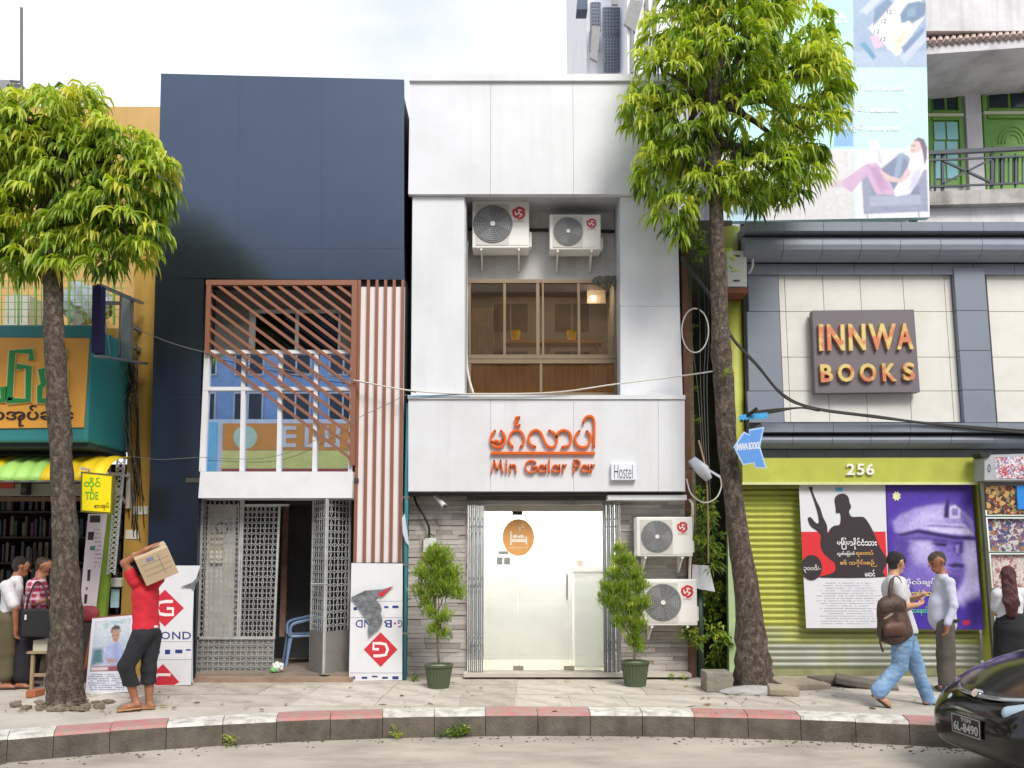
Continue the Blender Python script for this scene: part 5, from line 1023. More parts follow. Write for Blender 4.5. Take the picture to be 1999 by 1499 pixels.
# billboard
bb_ = thing('billboard', 'tall mint green advertising billboard with a woman reading in an armchair', 'billboard', P(1600, 430, 13.0)); Yb = 13.0; V1, V2, V3, V4, V5 = Yb - .004, Yb - .008, Yb - .012, Yb - .016, Yb - .02
MB().ppoly([(1405, -60), (1806, -60), (1815, 424), (1405, 432)], Yb, .12).build('panel', M('bill_mint', '#b9e4e0', .4, var=.05, vs=1), bb_)
for x in (1450, 1600, 1780): MB().bar(P(x, 200, Yb + .3), P(x, 436, Yb + .3) - Vector((0, 0, .6)), .1).build('support', RI, bb_)
def bp(nm, h, pts, Y, var=.04, vs=3): return pp(nm, M('bill_' + h.lstrip('#'), h, .45, var=var, vs=vs), bb_, pts, Y, .003)
def bc_(pts): return [(1560 + p[0] / 3.26, p[1] / 3.26) for p in pts]
printed('advert_print', 'billboard_ink', bb_, [(1405, -60), (1806, -60), (1815, 424), (1405, 432)], V1, '#b4e2de', [
    ([(1560, -60), (1662, -60), (1662, 60), (1600, 90), (1560, 60)], '#a2dec8', 12), ([(1664, -80), (1830, -80), (1830, 131), (1666, 131)], '#8ba2be', 1.5), ([(1666, 100), (1830, 100), (1830, 131), (1666, 131)], '#9fb2ca', 6), ([(1666, 133), (1830, 132), (1830, 289), (1668, 290)], '#bfe6e6', 1.5), ([(1630, 138), (1664, 138), (1666, 286), (1628, 286)], '#82b0de', 1.5), ([(1668, 291), (1830, 289), (1830, 440), (1670, 440)], '#e0e0e6', 2), ([(1395, 291), (1665, 291), (1667, 440), (1395, 440)], '#d6d3d5', 2),
    (bc_([(380, 75), (500, -40), (560, -40), (430, 90)]), '#b4c0d4', 2), (bc_([(440, 180), (620, -10), (760, -60), (805, 100), (620, 358)]), '#dedce6', 1.5), (bc_([(480, 60), (560, -10), (600, 20), (470, 170)]), '#59779c', 3), (bc_([(640, 90), (690, 20), (760, 5), (815, 20), (800, 100), (720, 152), (650, 145)]), '#527296', 3), (bc_([(690, 60), (740, 40), (740, 100), (690, 110)]), '#6d90a8', 4), (bc_([(540, 210), (700, 130), (735, 170), (640, 348), (560, 310)]), '#e0dccc', 2), (bc_([(600, 250), (690, 190), (640, 320)]), '#cfc8b4', 5), (bc_([(450, 230), (500, 220), (540, 290), (480, 312)]), '#cfb0ca', 2), (bc_([(385, 280), (420, 265), (490, 360), (470, 380)]), '#4a88ac', 1.5), (bc_([(640, 370), (805, 180), (805, 260), (680, 405)]), '#b2bdd2', 1.5), (bc_([(650, 300), (790, 170), (800, 200), (670, 340)]), '#5f7ca4', 3),
    (bc_([(395, 1100), (445, 1080), (470, 1120), (640, 975), (690, 990), (770, 1085), (812, 1078), (822, 1345), (412, 1362)]), '#9298b0', 1.6), (bc_([(455, 1130), (640, 985), (765, 1090), (762, 1245), (470, 1240)]), '#7a82a2', 5), (bc_([(445, 1250), (770, 1240), (775, 1300), (450, 1315)]), '#a6acc2', 3), (bc_([(630, 980), (670, 970), (640, 1120), (600, 1140)]), '#8fa4c0', 3),
    (bc_([(275, 1150), (430, 1040), (490, 1035), (520, 1070), (590, 1180), (610, 1240), (490, 1238), (430, 1110), (335, 1225), (290, 1195)]), '#cbaac8', 2), (bc_([(440, 1060), (500, 1060), (570, 1200), (520, 1220)]), '#b894b8', 5), (bc_([(180, 1160), (265, 1140), (290, 1190), (205, 1195)]), '#cdbcca', 2), (bc_([(600, 1215), (690, 1070), (715, 985), (750, 970), (795, 990), (792, 1085), (705, 1235), (612, 1250)]), '#e8e6f0', 2), (bc_([(720, 1100), (780, 1060), (760, 1160), (690, 1230)]), '#c9c8da', 5), (bc_([(520, 1080), (580, 1120), (645, 1135), (690, 1070), (718, 1095), (655, 1165), (570, 1155), (520, 1100)]), '#d6bcbc', 2),
    (bc_([(700, 950), (715, 900), (755, 882), (790, 910), (780, 955), (740, 978), (712, 972)]), '#d8bfbd', 2), (bc_([(728, 893), (760, 874), (795, 885), (815, 940), (812, 1010), (798, 1050), (785, 960), (768, 902)]), '#6c5e72', 2), (bc_([(716, 925), (740, 922), (740, 930), (716, 932)]), '#8a7078', 1.5), (bc_([(718, 955), (736, 952), (734, 960), (720, 962)]), '#b88a90', 1.5), (bc_([(450, 900), (500, 895), (535, 1035), (500, 1030), (460, 985)]), '#ecebf2', 1.5), (bc_([(495, 940), (512, 960), (535, 1040), (505, 1030)]), '#c2c4d2', 3),
    (bc_([(430, 1355), (440, 1355), (440, 1400), (432, 1400)]), '#9aa0b4', 1), (bc_([(755, 1350), (765, 1350), (768, 1400), (760, 1400)]), '#9aa0b4', 1), ([(1412, 396), (1490, 396), (1490, 435), (1412, 435)], '#b9d6e8', 2), ([(1420, 414), (1440, 404), (1462, 404), (1486, 414), (1484, 419), (1422, 419)], '#8fa8bc', 1.5)], (200, 250), .03, 6)
for k, (x, y) in enumerate(((480, 185), (525, 120), (560, 60), (520, 235))): lettering('print', '12', M('bill_ink', '#5a6070', .5), bb_, (1560 + x / 3.26, y / 3.26, 1560 + (x + 30) / 3.26, (y + 26) / 3.26), V2, .001)
lettering('print', 'rch', M('print_white', '#eee', .5), bb_, (1612, 22, 1652, 45), V2, .003, .03)
for y, x1 in ((172, 1765), (214, 1755), (250, 1758)):
    lettering('print', 'စာအုပ်', M('print_white', '#eee', .5), bb_, (1632, y - 8, 1686, y + 8), V3, .003, .01); dashes('fine_print', M('print_white', '#eee', .5), bb_, 1690, y - 5, x1, y + 6, 1, V3, .9, 0, .6, y)

# ================================================================== far white flats, top centre
wf = thing('white_flats', 'tall white flats with caged windows and sheet awnings behind the hostel', 'building', (3, 24, 0)); Yf = 22.0; WFM = M('flats_white', '#e9eaef', .85, var=.03, dirt='#c3c4cc', da=.4, ds=.5, streak=.2)
xa = P(1145, 80, Yf).x; xb = P(1240, 80, Yf).x
MB().box(xa, xb + 6, Yf, Yf + 8, 0, 24).build('wall', WFM, wf)
MB().box(P(1218, 60, 21).x, P(1330, 60, 21).x, 20.4, Yf - .01, 0, 24).build('bay', M('flats_bay', '#eceef2', .85, var=.03, streak=.2), wf)
CG = M('cage_iron', '#56606e', .6, var=.15)
def cage(x0, y0, x1, y1, nx, ny):
    b = MB(); Yk = Yf - .55
    for i in range(nx + 1): x = x0 + (x1 - x0) * i / nx; b.bar(P(x, y0, Yk), P(x, y1, Yk), .05)
    for j in range(ny + 1): y = y0 + (y1 - y0) * j / ny; b.bar(P(x0, y, Yk), P(x1, y, Yk), .04)
    o = b.build('window_cage', CG, wf); o['kind'] = 'stuff'
    MB().pbox(x0, y0, x1, y1, Yf - .06, Yf - .012).build('window', M('flats_pane', '#6f7f92', .3, var=.3, vs=3), wf)
cage(1178, 16, 1209, 70, 5, 8); cage(1180, 72, 1209, 139, 5, 11); cage(1154, 6, 1171, 60, 3, 8); cage(1152, 62, 1168, 100, 3, 6)
SHT = M('sheet_awning', '#8f8f90', .7, var=.12, vs=5)
for q in (([(1230, 0), (1256, 0), (1240, 62), (1218, 46)]), ([(1156, 50), (1172, 52), (1166, 120), (1152, 112)]), ([(1196, -20), (1212, -20), (1206, 8), (1194, 8)])): MB().ppoly(q, 20.3, .08).build('sheet_awning', SHT, wf)
MB().ppoly([(1128, -10), (1147, -10), (1147, 18), (1126, 18)], 21.6, .4).build('eave', M('eave_blue', '#5a6478', .8), wf)
for x in (1234, 1262, 1278): MB().tube([P(x, 142, 20.35), P(x, 0, 20.35)], .05, 6).build('drain_pipe', SHT, wf)

# ================================================================== gap between hostel and bookshop
ga = thing('alley_wall', 'mossy dark wall and rusty edge in the gap beside the hostel', 'wall', (3.6, 12.4, 0)); MOSS = M('mossy_wall', '#3a3a34', .95, var=.35, vs=3, dirt='#52603a', da=.7, ds=2.5, bump=.6, bs=18)
MB().box(P(1322, 700, 11.2).x, P(1470, 700, 11.4).x, 12.3, 12.5, 0, P(1380, 430, 12.3).z).build('wall', MOSS, ga)
b = MB(); b.box(P(1334, 700, 11.2).x, P(1346, 700, 11.2).x, 11.2, 12.29, 0, P(1340, 430, 11.2).z); b.build('rusty_edge', M('rust_strip', '#6d4c3c', .9, var=.25, vs=6, dirt='#3a2c24', da=.6), ga)
b = MB(); b.box(P(1347, 700, 11.3).x, P(1356, 700, 11.3).x, 11.4, 12.29, 0, P(1340, 440, 11.3).z); b.build('brick_edge', M('mossy_brick', '#6a6048', .95, var=.4, vs=12, dirt='#4d5a30', da=.8, ds=5, bump=.8, bs=25), ga)
al = thing('alley_pipe', 'dark green drain pipe at the foot of the alley', 'pipe', P(1372, 1320, 11.2)); q = P(1368, 1320, 11.25); MB().tube([(q.x, 11.25, .0), (q.x, 11.25, 1.2)], .05, 10).build('pipe', M('pipe_green', '#33453a', .5), al, smooth=True)
tp = thing('teal_pipe', 'thin teal drain pipe between the dark and white buildings', 'pipe', P(792, 1330, 11.0)); q = P(791, 1200, 10.98); MB().tube([(q.x, 10.98, .0), (q.x, 10.98, 2.6), (q.x + .01, 11.0, 3.7)], .028, 8).build('pipe', M('pipe_teal', '#3f8a96', .4, var=.1, dirt='#2f6a74', da=.4), tp, smooth=True)
for z in (.6, 1.5, 2.4): MB().box(q.x - .04, q.x + .04, 10.95, 11.02, z, z + .03).build('clip', STL, tp)
sc = thing('hanging_sheet', 'crumpled pale plastic sheet hanging by the teal pipe', 'plastic sheet', P(788, 1060, 10.9)); MB().ppoly([(785, 1010), (790, 1002), (794, 1030), (799, 1066), (792, 1058), (786, 1040)], 10.93, .01).build('sheet', M('plastic_pale', '#c4ccd8', .4, var=.1), sc)

# ================================================================== air conditioners
ACW, ACG = M('ac_white', '#eae8e2', .45, var=.03, dirt='#b5b0a4', da=.4), M('ac_grille', '#a9aaab', .5, var=.1); ACD = M('ac_dark', '#44464a', .6); ACF = M('ac_fan_well', '#6d6e70', .6); ACR = M('logo_red', '#c8303c', .45)
def ac(label, x0, y0, x1, y1, Y, back):
    xm, ym = (x0 + x1) / 2, (y0 + y1) / 2; t = thing('air_conditioner', label, 'air conditioner', P(xm, y1, Y), 'outdoor air conditioner units on the hostel')
    X0, X1, Z0_, Z1_ = P(x0, ym, Y).x, P(x1, ym, Y).x, P(xm, y1, Y).z, P(xm, y0, Y).z; w, h_ = X1 - X0, Z1_ - Z0_; dp = min(.30, back - Y - .06)
    MB().box(X0, X1, Y, Y + dp, Z0_, Z1_).build('casing', ACW, t, bevel=.012)
    cx, cz, rr = X0 + w * .36, Z0_ + h_ * .50, h_ * .405
    MB().box(X0 + w * .06, X0 + w * .64, Y - .008, Y - .001, Z0_ + h_ * .06, Z0_ + h_ * .93).build('fan_bezel', M('ac_bezel', '#cbc8c0', .5, var=.03), t)
    MB().box(X0 + w * .66, X0 + w * .97, Y - .006, Y - .001, Z0_ + h_ * .06, Z0_ + h_ * .42).build('service_panel', ACW, t)
    MB().lathe([(rr, 0), (rr, .004)], (cx, Y - .013, cz), 32, 'y').build('fan_well', ACF, t)
    b = MB()
    for k in range(3):
        a = k * 2.094; pts = [(cx + rr * .15 * math.cos(a), Y - .015, cz + rr * .15 * math.sin(a)), (cx + rr * .9 * math.cos(a - .35), Y - .015, cz + rr * .9 * math.sin(a - .35)), (cx + rr * .92 * math.cos(a + .1), Y - .015, cz + rr * .92 * math.sin(a + .1)), (cx + rr * .85 * math.cos(a + .5), Y - .015, cz + rr * .85 * math.sin(a + .5))]; b.prism(pts, (0, .001, 0))
    b.build('fan_blades', M('ac_blade', '#85878a', .5), t)
    b = MB()
    for k in range(1, 10):
        r_ = rr * k / 9.5; n = 30
        b.stroke([(cx + r_ * math.cos(2 * math.pi * i / n), Y - .022, cz + r_ * math.sin(2 * math.pi * i / n)) for i in range(n)], .005, .004, True)
    for k in range(16): a = k * math.pi / 8; b.bar((cx + rr * .1 * math.cos(a), Y - .020, cz + rr * .1 * math.sin(a)), (cx + rr * math.cos(a), Y - .020, cz + rr * math.sin(a)), .004)
    b.build('fan_guard', ACG, t)['kind'] = 'stuff'
    MB().lathe([(rr * .13, 0), (rr * .13, .01)], (cx, Y - .034, cz), 14, 'y').build('hub', M('ac_hub', '#e4e2dc', .4), t)
    lx, lz, lr = X0 + w * .82, Z0_ + h_ * .74, h_ * .12; b = MB()
    for k in range(3):
        a0 = k * 120 + 20; pts = [(lx + lr * (1 - .12 * i / 8) * math.cos(R(a0 + 13 * i)), Y - .003, lz + lr * (1 - .12 * i / 8) * math.sin(R(a0 + 13 * i))) for i in range(9)] + [(lx + lr * .25 * math.cos(R(a0 + 150)), Y - .003, lz + lr * .25 * math.sin(R(a0 + 150)))]
        b.stroke(pts, lr * .42, .002)
    b.build('logo', ACR, t)
    q = [P(x0 + (x1 - x0) * .72, y0 + (y1 - y0) * .41, Y)]; lettering('brand_lettering', 'CHIGO', M('logo_grey', '#b0888a', .5), t, (x0 + (x1 - x0) * .74, y0 + (y1 - y0) * .40, x0 + (x1 - x0) * .90, y0 + (y1 - y0) * .45), Y - .003, .002)
    for fx in (.16, .82):
        x = X0 + w * fx; b = MB(); b.bar((x, Y + .01, Z0_ - .015), (x, back - .001, Z0_ - .015), .03); b.bar((x, back - .02, Z0_ - .02), (x, back - .02, Z0_ - .22), .03); b.bar((x, Y + .06, Z0_ - .03), (x, back - .03, Z0_ - .2), .02); b.build('bracket', ACW, t)
    MB().box(X1 + .001, X1 + .04, Y + dp * .3, Y + dp * .8, Z0_ + .05, Z0_ + h_ * .4).build('valve_cover', ACW, t, bevel=.01)
    return t
ac('large air conditioner at the left of the hostel window recess', 922, 392, 1033, 484, 11.36, 11.72); ac('smaller air conditioner at the right of the hostel window recess', 1073, 418, 1173, 487, 11.38, 11.72)
ac('air conditioner on the stone wall, upper of the pair beside the entrance', 1243, 1009, 1352, 1086, 10.92, 11.25); ac('air conditioner on the stone wall, lower of the pair beside the entrance', 1256, 1131, 1361, 1221, 10.88, 11.25)
# ================================================================== small fittings and cables
def spart(name, label, cat, fn, loc): t = thing(name, label, cat, loc); fn(t); return t
cc = thing('security_camera', 'white bullet camera under the left end of the hostel sign', 'camera', P(856, 975, 11.1)); MB().tube([P(850, 968, 11.15), P(868, 988, 10.98)], .035, 12).build('housing', M('cctv_white', '#d4d4d0', .4), cc, smooth=False); MB().tube([P(856, 962, 11.15), P(858, 975, 11.1)], .012, 6).build('mount', M('cctv_white', '#d4d4d0'), cc); MB().tube([P(868.3, 988.3, 10.979), P(869, 989, 10.972)], .026, 12).build('lens', ACD, cc)
jb = thing('junction_box', 'white junction box with a black hose on the left stone wall', 'box', P(838, 1080, 11.2)); MB().pbox(826, 1050, 851, 1078, 11.14, 11.24).build('cover', M('cctv_white', '#d4d4d0'), jb, bevel=.008); cable('hose', [P(808, 968, 11.2), P(814, 985, 11.16), P(828, 1008, 11.15), P(837, 1028, 11.16), P(838, 1050, 11.19)], .016, BLK, jb)
fl_ = thing('floodlight', 'white floodlight on an arm at the right end of the hostel sign', 'floodlight', P(1365, 920, 11.0)); MB().tube([P(1345, 905, 10.95), P(1352, 900, 10.95), P(1372, 918, 10.9), P(1384, 936, 10.88)], [.03, .07, .09, .05], 10).build('head', M('flood_white', '#ccd0d8', .35, var=.05), fl_, smooth=True); MB().bar(P(1378, 914, 10.9), P(1406, 931, 10.85), .03).build('arm', M('flood_white', '#ccd0d8'), fl_); MB().bar(P(1338, 915, 11.1), P(1362, 915, 10.96), .03).build('bracket', STL, fl_)
cable('lead', [P(1340, 935, 10.95), P(1350, 965, 10.9), P(1375, 981, 10.9), P(1398, 972, 10.9), P(1408, 950, 10.9), P(1406, 932, 10.86)], .010, WHC, fl_); cable('supply_pole', [P(1364, 860, 11.1), P(1378, 920, 10.95), P(1382, 1000, 10.95), P(1383, 1100, 10.95)], .012, M('bamboo_tan', '#a08868', .7), fl_)
wl = thing('white_hood', 'curved white sheet hood behind the air conditioners', 'sheet', P(1375, 1150, 11.3)); MB().ppoly([(1352, 1102), (1384, 1104), (1396, 1155), (1366, 1150), (1350, 1146)], 11.1, .02).build('sheet', M('hood_white', '#cdd0d2', .5), wl)
cable('refrigerant_pipe', [P(1346, 975, 11.1), P(1352, 990, 11.05), P(1350, 1050, 11.1), P(1347, 1100, 11.1), P(1346, 1140, 11.1)], .018, WHC); tag(bpy.data.objects['refrigerant_pipe'], 'white insulated pipe running down beside the entrance air conditioners', 'pipe')
cable('drain_hose', [P(918, 465, 11.66), P(911, 490, 11.5), P(911, 600, 11.5), P(911, 700, 11.5), P(916, 740, 11.45), P(924, 768, 11.4)], .018, WHC); tag(bpy.data.objects['drain_hose'], 'white drain hose down the left edge of the window recess', 'hose')
def ct_(nm, label, pts, r, m): o = cable(nm, pts, r, m); tag(o, label, 'cable'); return o
ct_('power_cable', 'black cable clipped behind the upper air conditioners', [P(909, 447, 11.7), P(980, 450, 11.69), P(1060, 449, 11.69), P(1206, 452, 11.7)], .022, BLK)
ct_('sagging_cable', 'white cable sagging across the hostel front above the sign', [P(690, 742, 10.9), P(800, 762, 10.85), P(920, 769, 10.84), P(1080, 766, 10.84), P(1200, 750, 10.85), P(1335, 733, 10.9), P(1395, 724, 10.2)], .010, WHC)
ct_('blue_cable', 'short blue cable end at the left top of the sign box', [P(797, 774, 10.86), P(850, 772, 10.86), P(915, 769, 10.85)], .008, M('cable_blue', '#5aa0c8', .5))
ct_('thin_cable', 'thin grey wire crossing the dark building to the copper fins', [P(262, 640, 10.9), P(330, 668, 10.9), P(402, 688, 10.88), P(560, 722, 10.86), P(700, 745, 10.88), P(812, 766, 10.86)], .006, GRYC)
ct_('thin_cable', 'thin pale wire crossing the dark building below the sill', [P(250, 890, 10.85), P(310, 897, 10.85), P(388, 893, 10.85), P(540, 890, 10.84), P(690, 820, 10.86), P(795, 770, 10.88)], .004, GRYC)
cb = thing('cable_bundle', 'thick bundle of black cables sweeping from the tree across the bookshop', 'cables', P(1700, 800, 10.6)); rc_ = random.Random(8)
for i in range(9):
    d = [rc_.uniform(-5, 5) for _ in range(8)]
    cable('cable', [P(1330, 505 + d[0], 10.9), P(1395, 590 + d[1], 10.7), P(1430, 660 + d[2] * .6, 10.7), P(1480, 715 + d[3] * .5, 10.75), P(1530, 772 + d[4] * .5, 10.8), P(1590, 797 + d[5] * .4, 10.8), P(1700, 812 + d[6] * .4, 10.85), P(1830, 828 + d[7] * .3, 10.93), P(2100, 850 + d[7], 10.93)], .011, BLK, cb)
for i in range(3): cable('cable', [P(1458, 806, 10.8), P(1500, 800 + 3 * i, 10.8), P(1560, 796, 10.8), P(1600, 798 + 2 * i, 10.8)], .012, BLK, cb)
ct_('cable_loop', 'pale cable loop hanging on the alley edge beside the right tree', [P(x, y, 11.0) for x, y in arc(1357, 645, 26, 43, 80, 430, 18)], .009, WHC)
for i in range(4): ct_('alley_wire', '%s thin wire from the hostel hanging in the dark alley' % ('first', 'second', 'third', 'fourth')[i], [P(1352 + i * 8, 450, 11.6), P(1350 + i * 11 + 6 * math.sin(i), 640, 11.5), P(1362 + i * 6, 760, 11.5), P(1372 + i * 5, 900 + 30 * i, 11.5)], .005, GRYC)
ar = thing('arrow_sign', 'blue arrow sign pointing left fixed to the right tree', 'sign', P(1465, 915, 9.95)); Yw = 9.95
MB().ppoly([(1432, 872), (1452, 842), (1463, 848), (1462, 838), (1492, 833), (1484, 872), (1497, 914), (1474, 913), (1472, 904), (1450, 908)], Yw, .012).build('plate', M('arrow_edge', '#a9c8e8', .5), ar)
MB().ppoly([(1436, 872), (1453, 846), (1465, 851), (1464, 841), (1489, 836), (1481, 872), (1493, 911), (1476, 910), (1474, 901), (1452, 904)], Yw - .004, .004).build('face', M('arrow_blue', '#5a92d8', .5, var=.05), ar)
lettering('lettering', 'INNWA BOOKS', M('print_white', '#eee', .5), ar, ((1438, 866), (1482, 862), (1482, 876), (1438, 880)), Yw - .007, .003, .02)
MB().tube([P(1462, 812, Yw + .1), P(1460, 830, Yw + .03), P(1466, 842, Yw + .015)], .008, 5).build('hanger', BLK, ar); MB().tube([P(1445, 822, Yw + .1), P(1478, 797, Yw - .05)], .022, 8).build('arm', BLK, ar)
brg = MB()
for i in range(9): x = 1442 + i * 6; brg.ppoly([(x, 812 - i * .5), (x + 8, 808 - i * .5), (x + 9, 816), (x + 2, 822 - i * .6)], Yw + .02 + .004 * i, .003)
tag(brg.build('blue_rag', M('rag_blue', '#3a9ad0', .6, var=.2, vs=9)), 'torn bright blue plastic strip tied above the arrow sign', 'plastic strip')
iu = thing('white_meter_box', 'white cabinet with vent slots mounted behind the right tree', 'cabinet', P(1440, 560, 11.2)); MB().pbox(1420, 489, 1458, 560, 11.1, 11.4).build('casing', M('cctv_white', '#d4d4d0'), iu, bevel=.01)
for y in (498, 546): MB().pbox(1432, y, 1444, y + 3, 11.09, 11.099).build('slot', ACD, iu)
MB().pbox(1418, 562, 1460, 572, 11.05, 11.4).build('shelf', M('shelf_rust', '#7a4a34', .8, var=.2), iu); cable('hose', [P(1459, 500, 11.2), P(1468, 500, 11.15), P(1469, 520, 11.15), P(1462, 534, 11.2)], .018, WHC, iu)
# kerbside stones
sb = thing('concrete_block', 'weathered grey concrete block at the foot of the right tree', 'block', G(1408, 1350)); q = G(1405, 1352); MB().box(q.x - .16, q.x + .16, q.y - .02, q.y + .3, .004, .24, Matrix.Identity(4)).build('body', M('block_concrete', '#8a8478', .95, var=.2, vs=6, dirt='#5a6040', da=.6, ds=4, bump=.8, bs=20), sb, bevel=.015)
for k, (x, y, w, d_, rz, lab) in enumerate(((1555, 1342, .34, .22, .25, 'broken beige stone slab, largest beside the right tree'), (1528, 1356, .17, .14, -.2, 'small broken beige stone nearest the kerb by the right tree'), (1620, 1336, .30, .12, .5, 'dark broken slab edge lying before the shutter'), (1690, 1342, .36, .14, -.35, 'dark tilted slab behind the walking man'))):
    q = G(x, y); t = thing('broken_stone', lab, 'stone', q, 'broken stones by the shutter'); o = MB().box(-w, w, -d_, d_, 0, .09).build('body', M('stone_beige' if k < 2 else 'stone_dark', '#a39683' if k < 2 else '#6d675f', .95, var=.2, vs=5, bump=.7, bs=22, dirt='#5d564a', da=.5), t, bevel=.02, local=True); t.rotation_euler = (R(4), R(3 if k != 3 else 8), rz); t.location.z = .006
# ================================================================== foliage
def leaf_mesh(name, base, d0, ln, wd, tint, mat, parent, droop=1.3, seed=1, fold=.25):
    """many leaves at once: each a folded, drooping blade of 8 faces"""
    N = len(base); rg_ = np.random.default_rng(seed); base = np.asarray(base, float); d0 = np.asarray(d0, float); d0 /= np.linalg.norm(d0, axis=1, keepdims=True) + 1e-9
    down = np.array([0, 0, -1.0]); pos = [base]; dirs = []; dr = droop * rg_.uniform(.6, 1.3, (N, 1))
    for k in range(4):
        t = (k + .3) / 4; d = d0 * (1 - .75 * t) + down * t * dr; d /= np.linalg.norm(d, axis=1, keepdims=True) + 1e-9; dirs.append(d); pos.append(pos[-1] + d * ln[:, None] / 4)
    up = np.array([0, 0, 1.0]) + rg_.normal(0, .45, (N, 3)); V = np.zeros((N, 11, 3)); V[:, 0] = pos[0]; V[:, 10] = pos[4]
    for k, wk in ((1, .8), (2, 1.0), (3, .62)):
        d = dirs[k]; s = np.cross(d, up); s /= np.linalg.norm(s, axis=1, keepdims=True) + 1e-9; n = np.cross(s, d); h = (wd * wk / 2)[:, None]
        V[:, 1 + (k - 1) * 3] = pos[k] - s * h + n * h * fold; V[:, 2 + (k - 1) * 3] = pos[k] - n * h * fold; V[:, 3 + (k - 1) * 3] = pos[k] + s * h + n * h * fold
    F = [(0, 2, 1), (0, 3, 2), (1, 2, 5, 4), (2, 3, 6, 5), (4, 5, 8, 7), (5, 6, 9, 8), (7, 8, 10), (8, 9, 10)]
    o0 = np.array(org(parent)); me = bpy.data.meshes.new(name)
    loops = []; starts = []; tot = []; c = 0
    fl = [np.array(f) for f in F]; per = np.concatenate(fl); cnt = np.array([len(f) for f in F])
    L_ = (per[None, :] + (np.arange(N) * 11)[:, None]).ravel(); tot = np.tile(cnt, N); st = np.concatenate([[0], np.cumsum(tot)[:-1]])
    me.vertices.add(N * 11); me.vertices.foreach_set('co', (V.reshape(-1, 3) - o0).ravel().astype(np.float32))
    me.loops.add(len(L_)); me.loops.foreach_set('vertex_index', L_.astype(np.int32)); me.polygons.add(len(tot)); me.polygons.foreach_set('loop_start', st.astype(np.int32)); me.polygons.foreach_set('loop_total', tot.astype(np.int32))
    me.update(calc_edges=True); me.validate()
    at = me.attributes.new('tint', 'FLOAT', 'POINT'); at.data.foreach_set('value', np.repeat(tint, 11).astype(np.float32)); me.materials.append(mat); me.shade_smooth()
    o = link(name, me, parent); o['kind'] = 'stuff'; return o
def crown(name, lobes, Y0, dens, per, ln, wd, mat, parent, seed, droop=1.3, upb=0.0, lo=.55, dy=1.0, tb=.5, outw=.9):
    g = np.random.default_rng(seed); B = []; D = []; T = []; cen = []
    for (x, y, r) in lobes:
        c = np.array(P(x, y, Y0)); rm = r * pxm(x, y, Y0); n = max(3, int(dens * (r / 90) ** 2))
        c[1] += g.uniform(-.35, .35) * rm * dy
        u = g.normal(0, 1, (n, 3)); u /= np.linalg.norm(u, axis=1, keepdims=True); rad = rm * g.uniform(lo, 1.05, (n, 1)); cl = c + u * rad * np.array([1, dy, .9]); cen.append((c, rm))
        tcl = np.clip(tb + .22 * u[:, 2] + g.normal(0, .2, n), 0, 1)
        for i in range(n):
            k = g.integers(int(per * .7), int(per * 1.3) + 1); az = g.uniform(0, 6.283, k); el = g.uniform(-.2, .9, k) + upb
            dd = np.stack([np.cos(az) * np.cos(el), np.sin(az) * np.cos(el), np.sin(el)], 1) + u[i] * outw
            B.append(cl[i] + g.normal(0, .012, (k, 3)) * 1.5); D.append(dd); T.append(np.clip(tcl[i] + g.normal(0, .10, k), 0, 1))
    B, D, T = np.concatenate(B), np.concatenate(D), np.concatenate(T); n = len(B)
    o = leaf_mesh(name, B, D, ln * g.uniform(.6, 1.25, n), wd * g.uniform(.7, 1.25, n), T, mat, parent, droop, seed)
    return o, cen
BARK = M('tree_bark', '#463c34', .95, var=.5, vs=26, dirt='#8d8272', da=.8, ds=19, bump=1.0, bs=48, stretch=(1, 1, .7))
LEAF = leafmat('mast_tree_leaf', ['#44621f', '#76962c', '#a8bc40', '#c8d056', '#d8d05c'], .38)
def street_tree(label, trunk_px, Y0, lobes, seed, baseY):
    root = thing('street_tree', label, 'tree', (P(trunk_px[0][0], trunk_px[0][1], baseY).x, baseY, 0), 'street trees on the pavement')
    rr = random.Random(seed); pts = []; rs_ = []
    path = smoothpath([(x, y, w) for x, y, w in trunk_px], 6)
    for i, (x, y, w) in enumerate(path):
        p = P(x, y, baseY + (Y0 - baseY) * i / len(path)); pts.append(p); rs_.append(w * pxm(x, y, Y0) * rr.uniform(.95, 1.06))
    pts[0].z = -.01
    n = 18; b = MB().tube(pts, rs_, n)
    for i, v in enumerate(b.v):
        ring, j = divmod(i, n)
        c = pts[min(ring, len(pts) - 1)]; k = 1 + .07 * math.sin(j * 1.7 + ring * .9 + seed) + .05 * math.sin(j * 3.1 - ring * 1.7); fl = 1 + (.35 * max(0, math.sin(j * 1.05 + seed)) if ring == 0 else .12 * max(0, math.sin(j * 1.05 + seed)) if ring == 1 else 0)
        b.v[i] = (c.x + (v[0] - c.x) * k * fl, c.y + (v[1] - c.y) * k * fl, v[2] + (0 if ring == 0 else .015 * math.sin(j * 2.3 + ring)))
    b.build('trunk', BARK, root, smooth=True)
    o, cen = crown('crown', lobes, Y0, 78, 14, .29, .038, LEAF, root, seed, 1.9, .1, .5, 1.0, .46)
    top = pts[-1]
    for c, rm in cen:
        k = max(0, len(pts) - 1 - rr.randint(2, 9)); s = pts[k]; e = Vector(c)
        if (e - s).length > .15: MB().tube(smoothpath([s, s.lerp(e, .5) + Vector((0, 0, .12)), e], 5), [.05 - .0035 * i for i in range(11)], 6).build('branch', BARK, root, smooth=True)
    return root
